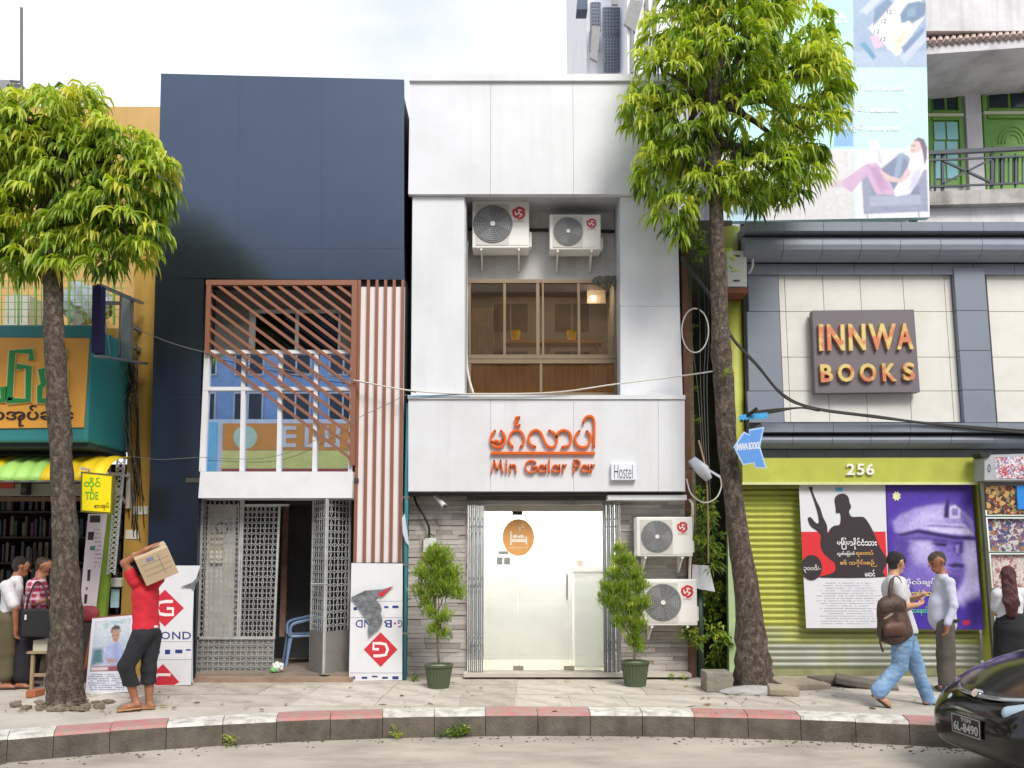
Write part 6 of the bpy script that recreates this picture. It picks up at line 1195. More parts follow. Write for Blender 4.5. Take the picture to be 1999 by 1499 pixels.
street_tree('street tree at the left with a slim trunk before the ochre shop', [(128, 1378, 40), (127, 1345, 33), (129, 1200, 28), (127, 1050, 22.5), (120, 900, 20), (112, 760, 19), (105, 640, 17.5), (104, 540, 16.5), (110, 440, 14), (120, 330, 12), (130, 250, 7)], 9.2,
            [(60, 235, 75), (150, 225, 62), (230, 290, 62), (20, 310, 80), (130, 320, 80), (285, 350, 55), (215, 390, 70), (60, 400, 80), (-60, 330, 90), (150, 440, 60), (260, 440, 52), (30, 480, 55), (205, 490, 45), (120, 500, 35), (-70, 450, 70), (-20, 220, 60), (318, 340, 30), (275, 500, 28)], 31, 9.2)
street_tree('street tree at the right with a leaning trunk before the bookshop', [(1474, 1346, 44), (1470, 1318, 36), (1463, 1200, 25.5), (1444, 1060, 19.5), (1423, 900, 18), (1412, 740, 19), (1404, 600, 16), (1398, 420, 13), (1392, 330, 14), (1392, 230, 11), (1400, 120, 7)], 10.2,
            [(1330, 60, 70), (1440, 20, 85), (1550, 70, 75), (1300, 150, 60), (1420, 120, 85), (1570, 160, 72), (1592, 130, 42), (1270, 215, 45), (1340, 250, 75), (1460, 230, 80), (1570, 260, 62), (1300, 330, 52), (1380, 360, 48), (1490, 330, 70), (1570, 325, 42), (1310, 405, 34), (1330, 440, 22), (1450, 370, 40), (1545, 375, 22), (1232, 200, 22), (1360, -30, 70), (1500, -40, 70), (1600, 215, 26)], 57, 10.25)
lt_ = [o for o in COL.objects if o.name.startswith('street_tree')][0]
for k, (x, y, s_, lab) in enumerate(((-13.2, -5.6, 1.25, 'street tree across the road, left of the pale blue office'), (-15.6, -5.8, 1.15, 'street tree across the road before the blue shophouse'), (7.5, -5.7, 1.2, 'street tree across the road before the grey block'))):
    c_ = copy_tree(lt_); c_.location = (x, y, -.06); c_.scale = (s_, s_, s_); c_.rotation_euler = (0, 0, 1.3 + k * 1.7); tag(c_, lab, 'tree', 'street trees across the road')
rt = MB(); rr_ = random.Random(2)
for i in range(60): q = G(rr_.gauss(125, 42), 1378 + rr_.uniform(-8, 10)); s = rr_.uniform(.015, .05); rt.box(-s, s, -s, s, 0, s * .9, Matrix.Translation((q.x, q.y, -.002)) @ Matrix.Rotation(rr_.uniform(0, 3), 4, 'Z') @ Matrix.Rotation(rr_.uniform(-.4, .4), 4, 'X'))
tag(rt.build('root_rubble', M('rubble', '#7a7060', .95, var=.3, vs=20)), 'crumbled soil and rubble round the left trunk', 'rubble', kind='stuff')
MND = M('cement_patch', '#a9a6a2', .95, var=.15, vs=6, bump=.5)
c = G(1475, 1356); mo = lump((c.x, c.y + .1, -.06), .36, 1.1, .5, .2, 5, 3, .08).build('cement_mound', MND); tag(mo, 'pale cement patch heaped round the right tree foot', 'cement mound')
# potted conifers
CON = leafmat('conifer_leaf', ['#3f5c1c', '#688826', '#93ac34', '#b8c64c'], .3)
def potted(label, px, pybot, pytop, wt, wb, lobes, seed, stem):
    c = G(px, pybot - 3); t = thing('potted_conifer', label, 'potted tree', (c.x, c.y, 0), 'potted conifers at the hostel entrance'); Yp = c.y
    ht = P(px, pytop, Yp).z; m = pxm(px, pybot, Yp); r0, r1 = wb * m, wt * m; n = 72; vs = []
    prof = [(r0, .002), (r0 * 1.02, .02), (r1 * .98, ht - .03), (r1 * 1.06, ht - .028), (r1 * 1.06, ht), (r1 * .92, ht), (r1 * .9, ht - .03)]
    for k, (r, z) in enumerate(prof):
        for j in range(n): a = 2 * math.pi * j / n; q = r * (1 + (.035 * math.cos(24 * a) if k in (1, 2) else 0)); vs.append((c.x + q * math.cos(a), c.y + q * math.sin(a), z))
    fs = [(i * n + j, i * n + (j + 1) % n, (i + 1) * n + (j + 1) % n, (i + 1) * n + j) for i in range(len(prof) - 1) for j in range(n)] + [tuple(range(n - 1, -1, -1)), tuple(range(6 * n, 7 * n))]
    bb = MB(); bb.add(vs, fs); bb.m = [0] * (len(fs) - 1) + [1]; bb.build('pot', [M('pot_green', '#4d5a40', .5, var=.1), M('pot_gravel', '#c4c1b8', .9, var=.3, vs=60)], t)
    MB().tube(smoothpath([(P(x, y, Yp).x, Yp, P(x, y, Yp).z) for x, y in stem], 4), [.018 - .0008 * i for i in range(4 * (len(stem) - 1) + 1)], 7).build('stem', M('conifer_stem', '#6d6250', .9, var=.2), t, smooth=True)
    rr = random.Random(seed)
    for x, y, r in lobes:
        s = stem[min(len(stem) - 1, rr.randint(1, len(stem) - 1))]; MB().tube([P(s[0], s[1], Yp), P((s[0] + x) / 2, (s[1] + y) / 2 + 4, Yp), P(x, y - r * .3, Yp)], [.009, .007, .003], 5).build('twig', M('conifer_stem', '#6d6250'), t, smooth=True)
    crown('foliage', lobes, Yp, 1500, 9, .06, .0085, CON, t, seed, -.5, .7, .15, .9, .5, .5); return t
potted('potted conifer left of the glass door, with its stem showing', 856, 1345, 1296, 27, 20, [(850, 1078, 18), (842, 1098, 24), (864, 1092, 24), (828, 1122, 22), (858, 1122, 28), (880, 1120, 24), (819, 1156, 17), (892, 1160, 19), (844, 1154, 25), (872, 1150, 25), (838, 1196, 16), (866, 1206, 19), (850, 1230, 18), (868, 1240, 13), (834, 1178, 15)], 3, [(857, 1297), (854, 1250), (851, 1200), (848, 1150), (850, 1090)])
potted('potted conifer right of the glass door, fuller and reaching the air conditioner', 1240, 1342, 1290, 27, 20, [(1210, 1072, 13), (1210, 1092, 19), (1202, 1118, 23), (1232, 1098, 14), (1236, 1122, 24), (1184, 1148, 17), (1212, 1150, 29), (1248, 1150, 21), (1180, 1172, 14), (1200, 1184, 23), (1232, 1184, 28), (1256, 1178, 17), (1214, 1216, 22), (1242, 1220, 22), (1236, 1250, 20), (1248, 1264, 15)], 4, [(1238, 1291), (1238, 1250), (1232, 1200), (1222, 1150), (1212, 1090)])
# wild plants
WLD = leafmat('wild_leaf', ['#2f4a1a', '#55782a', '#8aa238', '#b5bf52'], .35)
def bush(name, label, cat, lobes, Y, seed, ln=.12, wd=.03, droop=1.0, dens=300, per=7):
    x, y, r = lobes[0]; t = thing(name, label, cat, P(x, y + r, Y)); crown('foliage', lobes, Y, dens, per, ln, wd, WLD, t, seed, droop, .3, .2, .6); return t
bush('wall_fern', 'feathery fern growing beside the upper entrance air conditioner', 'fern', [(1376, 1070, 30), (1384, 1040, 26), (1396, 1090, 24), (1370, 1010, 22)], 11.15, 61, .16, .014, .9, 260, 6)
bush('wall_plant', 'leafy weed below the lower air conditioner', 'plant', [(1352, 1240, 18), (1358, 1256, 14)], 11.0, 62, .11, .035)
bush('wall_plant', 'leafy weed in the alley behind the right trunk foot', 'plant', [(1396, 1240, 20), (1412, 1250, 16)], 11.3, 63, .12, .035)
bush('wall_plant', 'pale tuft growing high on the alley edge beside the crown', 'plant', [(1346, 462, 26), (1358, 488, 20), (1338, 440, 18)], 11.1, 64, .12, .022)
bush('alley_creeper', 'dark creeper hanging down in the alley', 'creeper', [(1370, 1000, 30), (1360, 960, 22), (1385, 1160, 36), (1376, 1200, 40), (1400, 1290, 34), (1385, 1320, 22), (1352, 760, 12), (1350, 820, 12), (1352, 640, 10)], 11.75, 65, .1, .03, 1.2, 240)
bush('wall_tuft', 'small tuft on top of the junction box on the stone wall', 'plant', [(834, 1046, 9), (800, 985, 9)], 11.15, 66, .06, .018)
bush('trunk_sprout', 'small yellow sprout on the right trunk', 'plant', [(1408, 732, 9), (1418, 726, 8)], 10.0, 67, .08, .016)
bush('trunk_sprout', 'sparse sprout by the white cabinet on the right trunk', 'plant', [(1416, 505, 16), (1420, 530, 12)], 10.15, 68, .1, .015, 1.0, 160)
crown('foliage', [(1133, 1088, 11), (1131, 1078, 7)], 12.0, 300, 7, .06, .02, WLD, cpl, 69, 1.0, .3, .2, .6)
for k, (x, r, lab) in enumerate(((900, 10, 'tallest green weed at the foot of the kerb'), (870, 5, 'tiny weed just left of the tallest kerb weed'), (450, 6, 'small weed at the foot of the kerb before the porch'), (772, 5, 'small weed on the kerb face before the printed sheet'))):
    y = kerb_y(x) + 42 - (r * .7); p = G(x, kerb_y(x)); bush('kerb_weed', lab, 'weed', [(x, y, r)], p.y - .05, 70 + k, .09, .016, .5, 900)
bush('step_weed', 'small green weed beside the teal pipe foot', 'weed', [(806, 1324, 9)], 10.9, 77, .07, .02, .5, 700)
bush('shutter_weed', 'low weeds along the hostel wall foot', 'weed', [(1310, 1322, 5), (1335, 1324, 5)], 10.98, 78, .05, .014, .5, 700)

# ================================================================== people
def sdf_mesh(prims, h=.011, k=.025, clips=(), fold=0.0, seed=0, fscale=14.0):
    A = np.array([p[0] for p in prims]); B_ = np.array([p[1] for p in prims]); rm = np.array([max(p[2], p[3]) for p in prims])[:, None]
    lo = np.minimum(A, B_).min(0) - rm.max() - .05; hi = np.maximum(A, B_).max(0) + rm.max() + .05; n = np.ceil((hi - lo) / h).astype(int) + 1
    D = np.full(n, .5, np.float32); ax = [lo[i] + h * np.arange(n[i]) for i in range(3)]
    for p in prims:
        a, b, ra, rb = np.array(p[0], float), np.array(p[1], float), p[2], p[3]; sq = p[4] if len(p) > 4 else None; kk = p[5] if len(p) > 5 else k
        m = max(ra, rb) + 2 * kk + .02; l_ = np.minimum(a, b) - m; u_ = np.maximum(a, b) + m
        i0 = np.clip(((l_ - lo) / h).astype(int), 0, n - 1); i1 = np.clip(((u_ - lo) / h).astype(int) + 2, 1, n)
        X, Y, Z = np.meshgrid(*[ax[i][i0[i]:i1[i]] for i in range(3)], indexing='ij'); Q = np.stack([X, Y, Z], -1)
        if sq is not None:
            s = np.array(sq[0], float); s /= np.linalg.norm(s); c = (a + b) / 2; f = sq[1]
            Q = Q + ((Q - c) @ s)[..., None] * s * (f - 1); a2 = a + ((a - c) @ s) * s * (f - 1); b2 = b + ((b - c) @ s) * s * (f - 1)
        else: a2, b2 = a, b
        ab = b2 - a2; t = np.clip(((Q - a2) @ ab) / max(1e-9, ab @ ab), 0, 1); d = np.linalg.norm(Q - a2 - t[..., None] * ab, axis=-1) - (ra + (rb - ra) * t)
        S = D[i0[0]:i1[0], i0[1]:i1[1], i0[2]:i1[2]]; w = np.clip(.5 + .5 * (S - d) / kk, 0, 1); S[...] = S * (1 - w) + d * w - kk * w * (1 - w)
    X, Y, Z = np.meshgrid(*ax, indexing='ij')
    if fold:
        g = np.random.default_rng(seed)
        for _ in range(5): v = g.normal(0, 1, 3) * fscale; v[2] *= .6; D += fold * np.sin(X * v[0] + Y * v[1] + Z * v[2] + g.uniform(0, 6)) / 2.2; D += fold * .10 * np.sin((X * v[2] + Y * v[0] + Z * v[1]) * 2.3 + 3 * np.sin(X * v[1] * .6 + Z * v[0] * .6) + g.uniform(0, 6))
    for pt, nn in clips:
        nn = np.array(nn, float); nn /= np.linalg.norm(nn); D = np.maximum(D, (X - pt[0]) * nn[0] + (Y - pt[1]) * nn[1] + (Z - pt[2]) * nn[2])
    ins = D < 0; c8 = [(i, j, l) for i in (0, 1) for j in (0, 1) for l in (0, 1)]
    sh_ = lambda M_, o: M_[o[0]:M_.shape[0] - 1 + o[0], o[1]:M_.shape[1] - 1 + o[1], o[2]:M_.shape[2] - 1 + o[2]]
    cnt = sum(sh_(ins, o).astype(np.int8) for o in c8); cell = (cnt > 0) & (cnt < 8); idx = np.argwhere(cell); ids = np.full(cell.shape, -1, np.int64); ids[cell] = np.arange(len(idx))
    vals = np.stack([D[idx[:, 0] + o[0], idx[:, 1] + o[1], idx[:, 2] + o[2]] for o in c8], 1); acc = np.zeros((len(idx), 3)); num = np.zeros(len(idx))
    for i in range(8):
        for j in range(i + 1, 8):
            oi, oj = np.array(c8[i]), np.array(c8[j])
            if np.abs(oi - oj).sum() != 1: continue
            x = (vals[:, i] < 0) != (vals[:, j] < 0); t = vals[:, i] / (vals[:, i] - vals[:, j] + 1e-12); acc[x] += (oi + (oj - oi) * t[:, None])[x]; num[x] += 1
    V = lo + h * (idx + acc / num[:, None]); F = []
    for a_ in range(3):
        b1, b2_ = (a_ + 1) % 3, (a_ + 2) % 3; s0 = [slice(None)] * 3; s1 = [slice(None)] * 3; s0[a_] = slice(0, -1); s1[a_] = slice(1, None)
        ch_ = ins[tuple(s0)] != ins[tuple(s1)]; e = np.argwhere(ch_); e = e[(e[:, b1] > 0) & (e[:, b2_] > 0) & (e[:, b1] < n[b1] - 1) & (e[:, b2_] < n[b2_] - 1)]
        if not len(e): continue
        def cid(d1, d2): q = e.copy(); q[:, b1] += d1; q[:, b2_] += d2; return ids[q[:, 0], q[:, 1], q[:, 2]]
        quad = np.stack([cid(-1, -1), cid(0, -1), cid(0, 0), cid(-1, 0)], 1); fl = ~ins[e[:, 0], e[:, 1], e[:, 2]]; quad[fl] = quad[fl][:, ::-1]; F.append(quad)
    return V, np.concatenate(F)
def sdf_obj(name, prims, mat, parent, **kw):
    V, F = sdf_mesh(prims, **kw); o0 = np.array(org(parent)); me = bpy.data.meshes.new(name); me.from_pydata((V - o0).tolist(), [], F.tolist()); me.materials.append(mat); me.shade_smooth()
    return link(name, me, parent)
def v3(a): return np.array(a, float)
def hand_prims(wr, d, nrm, curl=.6, side=1):
    """palm, four unequal bent fingers and a thumb off the side of the palm"""
    d = v3(d) / np.linalg.norm(d); nrm = v3(nrm); nrm = nrm - d * (nrm @ d); nrm /= np.linalg.norm(nrm); s = np.cross(d, nrm) * side; pr = [(wr, wr + d * .03, .024, .026, None, .012), (wr + d * .035, wr + d * .075, .036, .036, (nrm, 2.2), .012)]
    for k, l in enumerate((.068, .078, .072, .056)):
        r0 = wr + d * .085 + s * (.028 - .0185 * k); a = d * math.cos(curl * .6) + nrm * math.sin(curl * .6); b = d * math.cos(curl * 1.7) + nrm * math.sin(curl * 1.7); m1 = r0 + a * l * .5; pr += [(r0 - d * .02, m1, .0095, .0088, None, .006), (m1, m1 + b * l * .5, .0088, .007, None, .006)]
    t0 = wr + d * .03 + s * .03; t1 = t0 + (d * .6 + s * .8) * .035; pr += [(t0, t1, .012, .011, None, .01), (t1, t1 + (d * .9 + nrm * .5 + s * .1) * .03, .0105, .008, None, .006)]; return pr
def head_prims(c, f, up=(0, 0, 1), s=1.0):
    f = v3(f) / np.linalg.norm(f); u = v3(up); u = u - f * (u @ f); u /= np.linalg.norm(u); r = np.cross(f, u)
    pr = [(c + u * .03 * s - f * .015 * s, c + u * .035 * s + f * .012 * s, .083 * s, .08 * s, (r, 1.12), .02), (c - u * .03 * s + f * .02 * s, c - u * .075 * s + f * .045 * s, .058 * s, .036 * s, None, .03),
          (c + f * .088 * s + u * .01 * s, c + f * .108 * s - u * .022 * s, .008 * s, .0135 * s, None, .012), (c + f * .08 * s - u * .058 * s - r * .014, c + f * .08 * s - u * .058 * s + r * .014, .01 * s, .01 * s, None, .008), (c + f * .078 * s + u * .034 * s - r * .03, c + f * .078 * s + u * .034 * s + r * .03, .012 * s, .012 * s, None, .012)]
    for k in (-1, 1): pr.append((c + r * k * .078 * s - u * .012 * s - f * .01 * s, c + r * k * .084 * s + u * .022 * s - f * .018 * s, .011 * s, .014 * s, None, .008))
    return pr, f, u, r
SKIN = M('skin_brown', '#9a664a', .5, var=.14, vs=14, bump=.2, bs=60); SKIN2 = M('skin_light', '#c08e72', .5, var=.12, vs=14, bump=.2, bs=60)
HAIRB = M('hair_black', '#1a1612', .5, var=.5, vs=60, bump=1.0, bs=120)
def person(label, Y0, J, face, skin, hair, wears, hair_kind='short', curls=(.5, .5), palm=((0, 0, -1), (0, 0, -1)), loc=None, seed=1, sc=1.0):
    j = {k: v3(P(v[0], v[1], Y0 + (v[2] if len(v) > 2 else 0))) for k, v in J.items()}
    t = thing('person', label, 'person', (float(j['pelvis'][0]), Y0, 0))
    pr, f, u, r = head_prims(j['head'], face, s=sc); fl = v3(face); fl[2] = 0; fl /= np.linalg.norm(fl)
    pr += [(j['head'] - u * .06 - f * .02, j['neck'], .05, .056), (j['neck'] - v3((0, 0, .03)), j['chest'], .075, .125, (fl, 1.25)), (j['chest'], j['waist'], .135, .115, (fl, 1.35)), (j['waist'], j['pelvis'], .115, .13, (fl, 1.3))]
    for s in 'LR':
        sh, el, wr = j['sh' + s], j['el' + s], j['wr' + s]; pr += [(j['neck'] - v3((0, 0, .05)), sh, .055, .055), (sh, el, .05, .04), (el, wr, .04, .027)]
        pr += hand_prims(wr, (j['ha' + s] - wr) if 'ha' + s in j else (wr - el), palm[0 if s == 'L' else 1], curls[0 if s == 'L' else 1], 1 if s == 'L' else -1)
        hp, kn, an, to = j['hip' + s], j['kn' + s], j['an' + s], j['to' + s]; d = to - an; he = an - fl * .045; he[2] = max(.03, an[2] - .045)
        pr += [(hp, kn, .085, .058), (kn, kn + (an - kn) * .35, .056, .054), (kn + (an - kn) * .35, an, .054, .034), (an, he, .035, .03, None, .02), (he, to, .03, .026, None, .02), (to - d / np.linalg.norm(d) * .06, to, .036, .024, ((0, 0, 1), 1.5), .015)]
    sdf_obj('body', pr, skin, t, h=.0105, k=.022)
    b = MB()
    for k in (-1, 1): c = j['head'] + f * .083 + u * .012 + r * k * .031; b.lathe([(.002, -.008), (.008, -.004), (.009, 0), (.008, .004), (.002, .008)], c, 8)
    b.build('eyes', M('eye_dark', '#1c1512', .3), t)
    if hair_kind:
        c = j['head']; hp_ = [(c + u * .055 - f * .028, c + u * .05 + f * .02, .085, .076, (r, 1.1)), (c + u * .02 - f * .055, c - u * .03 - f * .05, .062, .048)]
        cl = [] if hair_kind == 'long' else [(c - u * .055, -u + f * .1)]
        if hair_kind == 'long': hp_ += [(c - f * .05 + u * .02, c - f * .10 - u * .30, .08, .085, (f, 1.5)), (c - f * .10 - u * .30, c - f * .10 - u * .42, .085, .06, (f, 1.6))]
        if hair_kind == 'thin': hp_ = [(c + u * .045 - f * .035, c + u * .045 - f * .01, .082, .078, (r, 1.1)), (c + u * .02 - f * .05, c - u * .03 - f * .045, .062, .05)]
        sdf_obj('hair', hp_, hair, t, h=.0095, k=.02, clips=cl, fold=.006, seed=seed, fscale=60)
    for nm, mat, prims, kw in wears(j, fl, f, u, r): sdf_obj(nm, prims(j) if callable(prims) else prims, mat, t, **kw)
    return t, j
def top(j, fl, a=.014, sleeve=.55, hem=None, belly=0.0, long=False):
    pr = [(j['neck'] - v3((0, 0, .035)), j['chest'], .07 + a, .128 + a, (fl, 1.2)), (j['chest'], j['waist'], .137 + a, .125 + a, (fl, 1.25)), (j['waist'], j['pelvis'], .125 + a, .138 + a, (fl, 1.25))]
    if belly: pr.append((j['waist'] + fl * .035 + v3((0, 0, .06)), j['waist'] + fl * .03 - v3((0, 0, .12)), .125 + belly, .13 + belly, None, .06))
    for s in 'LR':
        sh, el, wr = j['sh' + s], j['el' + s], j['wr' + s]; pr.append((j['neck'] - v3((0, 0, .055)), sh, .05 + a, .055 + a))
        if long: pr += [(sh, el, .056 + a, .05 + a), (el, el + (wr - el) * .95, .05 + a, .036 + a)]
        else: pr.append((sh, sh + (el - sh) * sleeve, .056 + a, .058 + a))
    return pr
def legs(j, a=.02, end=1.0, flare=0.0):
    pr = [(j['waist'] * .25 + j['pelvis'] * .75, j['pelvis'] - v3((0, 0, .03)), .112 + a * .5, .12 + a * .6)]
    for s in 'LR':
        hp, kn, an = j['hip' + s], j['kn' + s], j['an' + s]; e = kn + (an - kn) * end; pr += [(hp, kn, .088 + a, .064 + a), (kn, e, .064 + a, .05 + a + flare)]
    return pr
def sandal(j, s, fl, t):
    to, an = j['to' + s], j['an' + s]; d = to - an; d[2] = 0; d /= np.linalg.norm(d)
    he = an - fl * .05; return [(np.array([he[0], he[1], .0]) + v3((0, 0, max(0.014, an[2] - .085))), v3((to[0], to[1], max(.012, to[2] - .035))) + d * .02, .036, .042, ((0, 0, 1), 3.6))]
REDT = M('tee_red', '#c42232', .85, var=.16, vs=7, bump=.6, bs=16); WHTT = M('tee_white', '#d8d4d4', .8, var=.05); BLKP = M('trousers_black', '#23242a', .9, var=.25, vs=9, bump=.7, bs=14); SAND = M('sandal_tan', '#a8845c', .8, var=.1); SANDD = M('sandal_brown', '#4a3430', .8)
# --- man carrying the carton
JA = dict(head=(268, 1116, .0), neck=(279, 1136, .02), chest=(283, 1160, .03), waist=(284, 1200, .03), pelvis=(285, 1226, .03), shL=(265, 1137, -.06), elL=(243, 1099, -.10), wrL=(284, 1073, -.10), haL=(296, 1066, -.06), shR=(299, 1139, .12), elR=(322, 1118, .22), wrR=(318, 1078, .24), haR=(312, 1068, .2),
          hipL=(276, 1240, -.05), knL=(246, 1301, -.10), anL=(264, 1366, -.02), toL=(239, 1384, -.08), hipR=(294, 1240, .10), knR=(291, 1306, .08), anR=(291, 1372, .08), toR=(267, 1387, .05))
def wA(j, fl, f, u, r):
    hem = j['pelvis'] - v3((0, 0, .015)); return [('red_shirt', REDT, top(j, fl, .014, .45), dict(h=.0105, k=.02, clips=[(hem, (0, 0, -1))], fold=.007, seed=3)), ('undershirt', WHTT, [(j['waist'], j['pelvis'] - v3((0, 0, .03)), .14, .145, (fl, 1.25))], dict(h=.0105, clips=[(hem - v3((0, 0, .035)), (.12, 0, -1)), (hem + v3((0, 0, .05)), (0, 0, 1))])),
        ('trousers', BLKP, legs(j, .014, .62, .012), dict(h=.0105, k=.025, clips=[(j['knR'] * .56 + j['anR'] * .44, (0, 0, -1)), (hem + v3((0, 0, .02)), (0, 0, 1))], fold=.008, seed=4)), ('sandal', SAND, sandal(j, 'L', fl, 0), dict(h=.008, k=.01)), ('sandal', SAND, sandal(j, 'R', fl, 0), dict(h=.008, k=.01))]
pa, jA = person('person in a red shirt and black cropped trousers carrying a carton on the shoulder', 8.85, JA, (-.85, .35, -.35), SKIN, HAIRB, wA, curls=(.25, .4), palm=((0, .1, -1), (0, -1, 0)), seed=2)
ct0 = P(303, 1099, 8.86); cbx = thing('carried_carton', 'brown cardboard carton on the shoulder of the man in red', 'box', ct0)
CARD = M('cardboard', '#bba689', .85, var=.07, vs=6, dirt='#a08a6c', da=.3); mt = Matrix.Rotation(R(-17), 4, 'Y') @ Matrix.Rotation(R(22), 4, 'X') @ Matrix.Rotation(R(24), 4, 'Z')
W_, H_, D_ = .17, .155, .17
MB().box(-W_, W_, -D_, D_, -H_, H_, mt).build('body', CARD, cbx, bevel=.004, local=True)
MB().box(-W_ - .002, W_ + .002, -.03, .03, H_ + .001, H_ + .002, mt).build('tape', M('tape_tan', '#c9b48e', .35), cbx, local=True)
for z in (-.06, .0, .06): MB().box(-W_ * .8, W_ * .85, -D_ - .002, -D_ - .0008, z, z + .004, mt).build('print_line', M('print_brown', '#8a7a78', .8), cbx, local=True)
MB().box(.05, .055, -D_ - .003, -D_ - .002, -.1, .13, mt).build('print_line', M('print_brown', '#8a7a78'), cbx, local=True); MB().box(-.07, .0, -D_ - .003, -D_ - .0008, .085, .12, mt).build('print_mark', M('print_indigo', '#7a78a0', .8), cbx, local=True); MB().box(-W_ - .003, -W_ - .001, -.1, .06, -.06, .06, mt).build('print_mark', M('print_indigo', '#7a78a0'), cbx, local=True)
# --- man walking with a backpack
JEAN = M('denim_blue', '#6f93ba', .9, var=.2, vs=6, dirt='#b3c9dc', da=.7, ds=5, bump=.8, bs=15, stretch=(1, 1, 1.6)); GT = M('tee_grey', '#c3c4c7', .85, var=.07, bump=.6, bs=14); PACK = M('pack_brown', '#4a3730', .6, var=.3, vs=9, dirt='#75604f', da=.6, ds=7, bump=.8, bs=18)
JB = dict(head=(1750, 1101, .05), neck=(1744, 1126, .03), chest=(1746, 1150, .03), waist=(1757, 1200, .02), pelvis=(1765, 1232, .0), shL=(1757, 1137, .2), elL=(1770, 1176, .24), wrL=(1788, 1166, .10), haL=(1797, 1164, .05), shR=(1745, 1139, -.15), elR=(1763, 1184, -.17), wrR=(1789, 1181, -.06), haR=(1799, 1178, .0),
          hipL=(1769, 1240, .08), knL=(1789, 1305, .08), anL=(1814, 1366, .08), toL=(1832, 1376, .05), hipR=(1761, 1240, -.09), knR=(1757, 1300, -.08), anR=(1716, 1349, -.06), toR=(1735, 1376, -.08))
def wB(j, fl, f, u, r):
    hem = j['pelvis'] - v3((0, 0, .02)); return [('grey_shirt', GT, top(j, fl, .014, .62), dict(h=.0105, k=.02, clips=[(hem, (0, 0, -1))], fold=.006, seed=5)), ('jeans', JEAN, legs(j, .016, 1.0, .012), dict(h=.0105, k=.02, clips=[(hem + v3((0, 0, .02)), (0, 0, 1))], fold=.008, seed=6)), ('sandal', SANDD, sandal(j, 'L', fl, 0), dict(h=.008, k=.01)),
        ('sandal', SANDD, [(j['anR'] - v3((.05, 0, .06)), j['toR'] - v3((0, 0, .03)), .04, .042, ((.45, 0, .9), 3.4))], dict(h=.008, k=.01))]
pB_, jB = person('person in pale jeans walking right with a brown backpack', 9.1, JB, (.86, .35, -.12), SKIN2, HAIRB, wB, curls=(.9, .9), palm=((0, -.3, 1), (0, .2, 1)), seed=4)
bp0 = v3(P(1745, 1210, 8.93)); bpk = thing('backpack', 'worn brown leather backpack on the walking man', 'backpack', tuple(bp0))
sdf_obj('pack_body', [(v3(P(1727, 1182, 8.9)), v3(P(1729, 1238, 8.9)), .085, .085, ((.5, -.85, 0), 1.1)), (v3(P(1752, 1180, 8.93)), v3(P(1765, 1236, 8.95)), .085, .085, ((.5, -.85, 0), 1.1)), (v3(P(1740, 1182, 8.91)), v3(P(1747, 1238, 8.92)), .11, .12, ((.5, -.85, 0), 1.3))], PACK, bpk, h=.011, k=.05, fold=.01, seed=8, fscale=20)
sdf_obj('front_pocket', [(v3(P(1736, 1228, 8.80)), v3(P(1758, 1228, 8.83)), .075, .075, ((.5, -.85, 0), 1.6))], M('pack_tan', '#5e4034', .55, var=.2, vs=8), bpk, h=.01, k=.03, fold=.006, seed=9)
sdf_obj('flap', [(v3(P(1727, 1184, 8.85)), v3(P(1752, 1182, 8.88)), .085, .085, ((.5, -.85, 0), 1.3))], PACK, bpk, h=.01, k=.03, fold=.006, seed=10)
MB().tube(smoothpath([P(1736, 1172, 8.86), P(1738, 1148, 8.86), P(1743, 1131, 8.92), P(1752, 1128, 9.0), P(1760, 1145, 9.02)], 5), .022, 6).build('shoulder_strap', PACK, bpk, smooth=True); MB().tube(smoothpath([P(1722, 1225, 8.85), P(1718, 1250, 8.84), P(1724, 1272, 8.84)], 4), .012, 5).build('hanging_strap', PACK, bpk, smooth=True); MB().bar(P(1726, 1208, 8.74), P(1742, 1198, 8.74), .03, .01).build('buckle', M('buckle_tan', '#a89078', .4), bpk)
ph = thing('phone', 'small pale phone in the hands of the walking man', 'phone', P(1800, 1170, 9.12)); MB().box(-.035, .035, -.006, .006, -.06, .07, Matrix.Rotation(R(35), 4, 'Y') @ Matrix.Rotation(R(50), 4, 'Z')).build('case', M('phone_white', '#d5d2d6', .3), ph, bevel=.004, local=True); ph.location = P(1799, 1171, 9.14)
# --- older man facing left
LAV = M('shirt_lavender', '#c2c4d8', .85, var=.08, vs=5, bump=.8, bs=13); GTR = M('trousers_taupe', '#5a544e', .9, var=.16, vs=6, bump=.7, bs=13, stretch=(1, 1, .4)); HAIRG = M('hair_grey_brown', '#4a4036', .6, var=.6, vs=70, bump=1.0, bs=120)
JC = dict(head=(1829, 1098, .0), neck=(1839, 1121, .0), chest=(1843, 1150, .0), waist=(1842, 1188, .0), pelvis=(1845, 1216, .0), shR=(1844, 1134, .17), elR=(1838, 1178, .2), wrR=(1830, 1215, .16), shL=(1853, 1137, -.16), elL=(1861, 1182, -.23), wrL=(1850, 1218, -.25), haL=(1848, 1232, -.25),
          hipL=(1846, 1222, -.09), knL=(1847, 1278, -.10), anL=(1850, 1334, -.09), toL=(1834, 1343, -.11), hipR=(1845, 1222, .09), knR=(1843, 1278, .09), anR=(1847, 1334, .09), toR=(1831, 1341, .07))
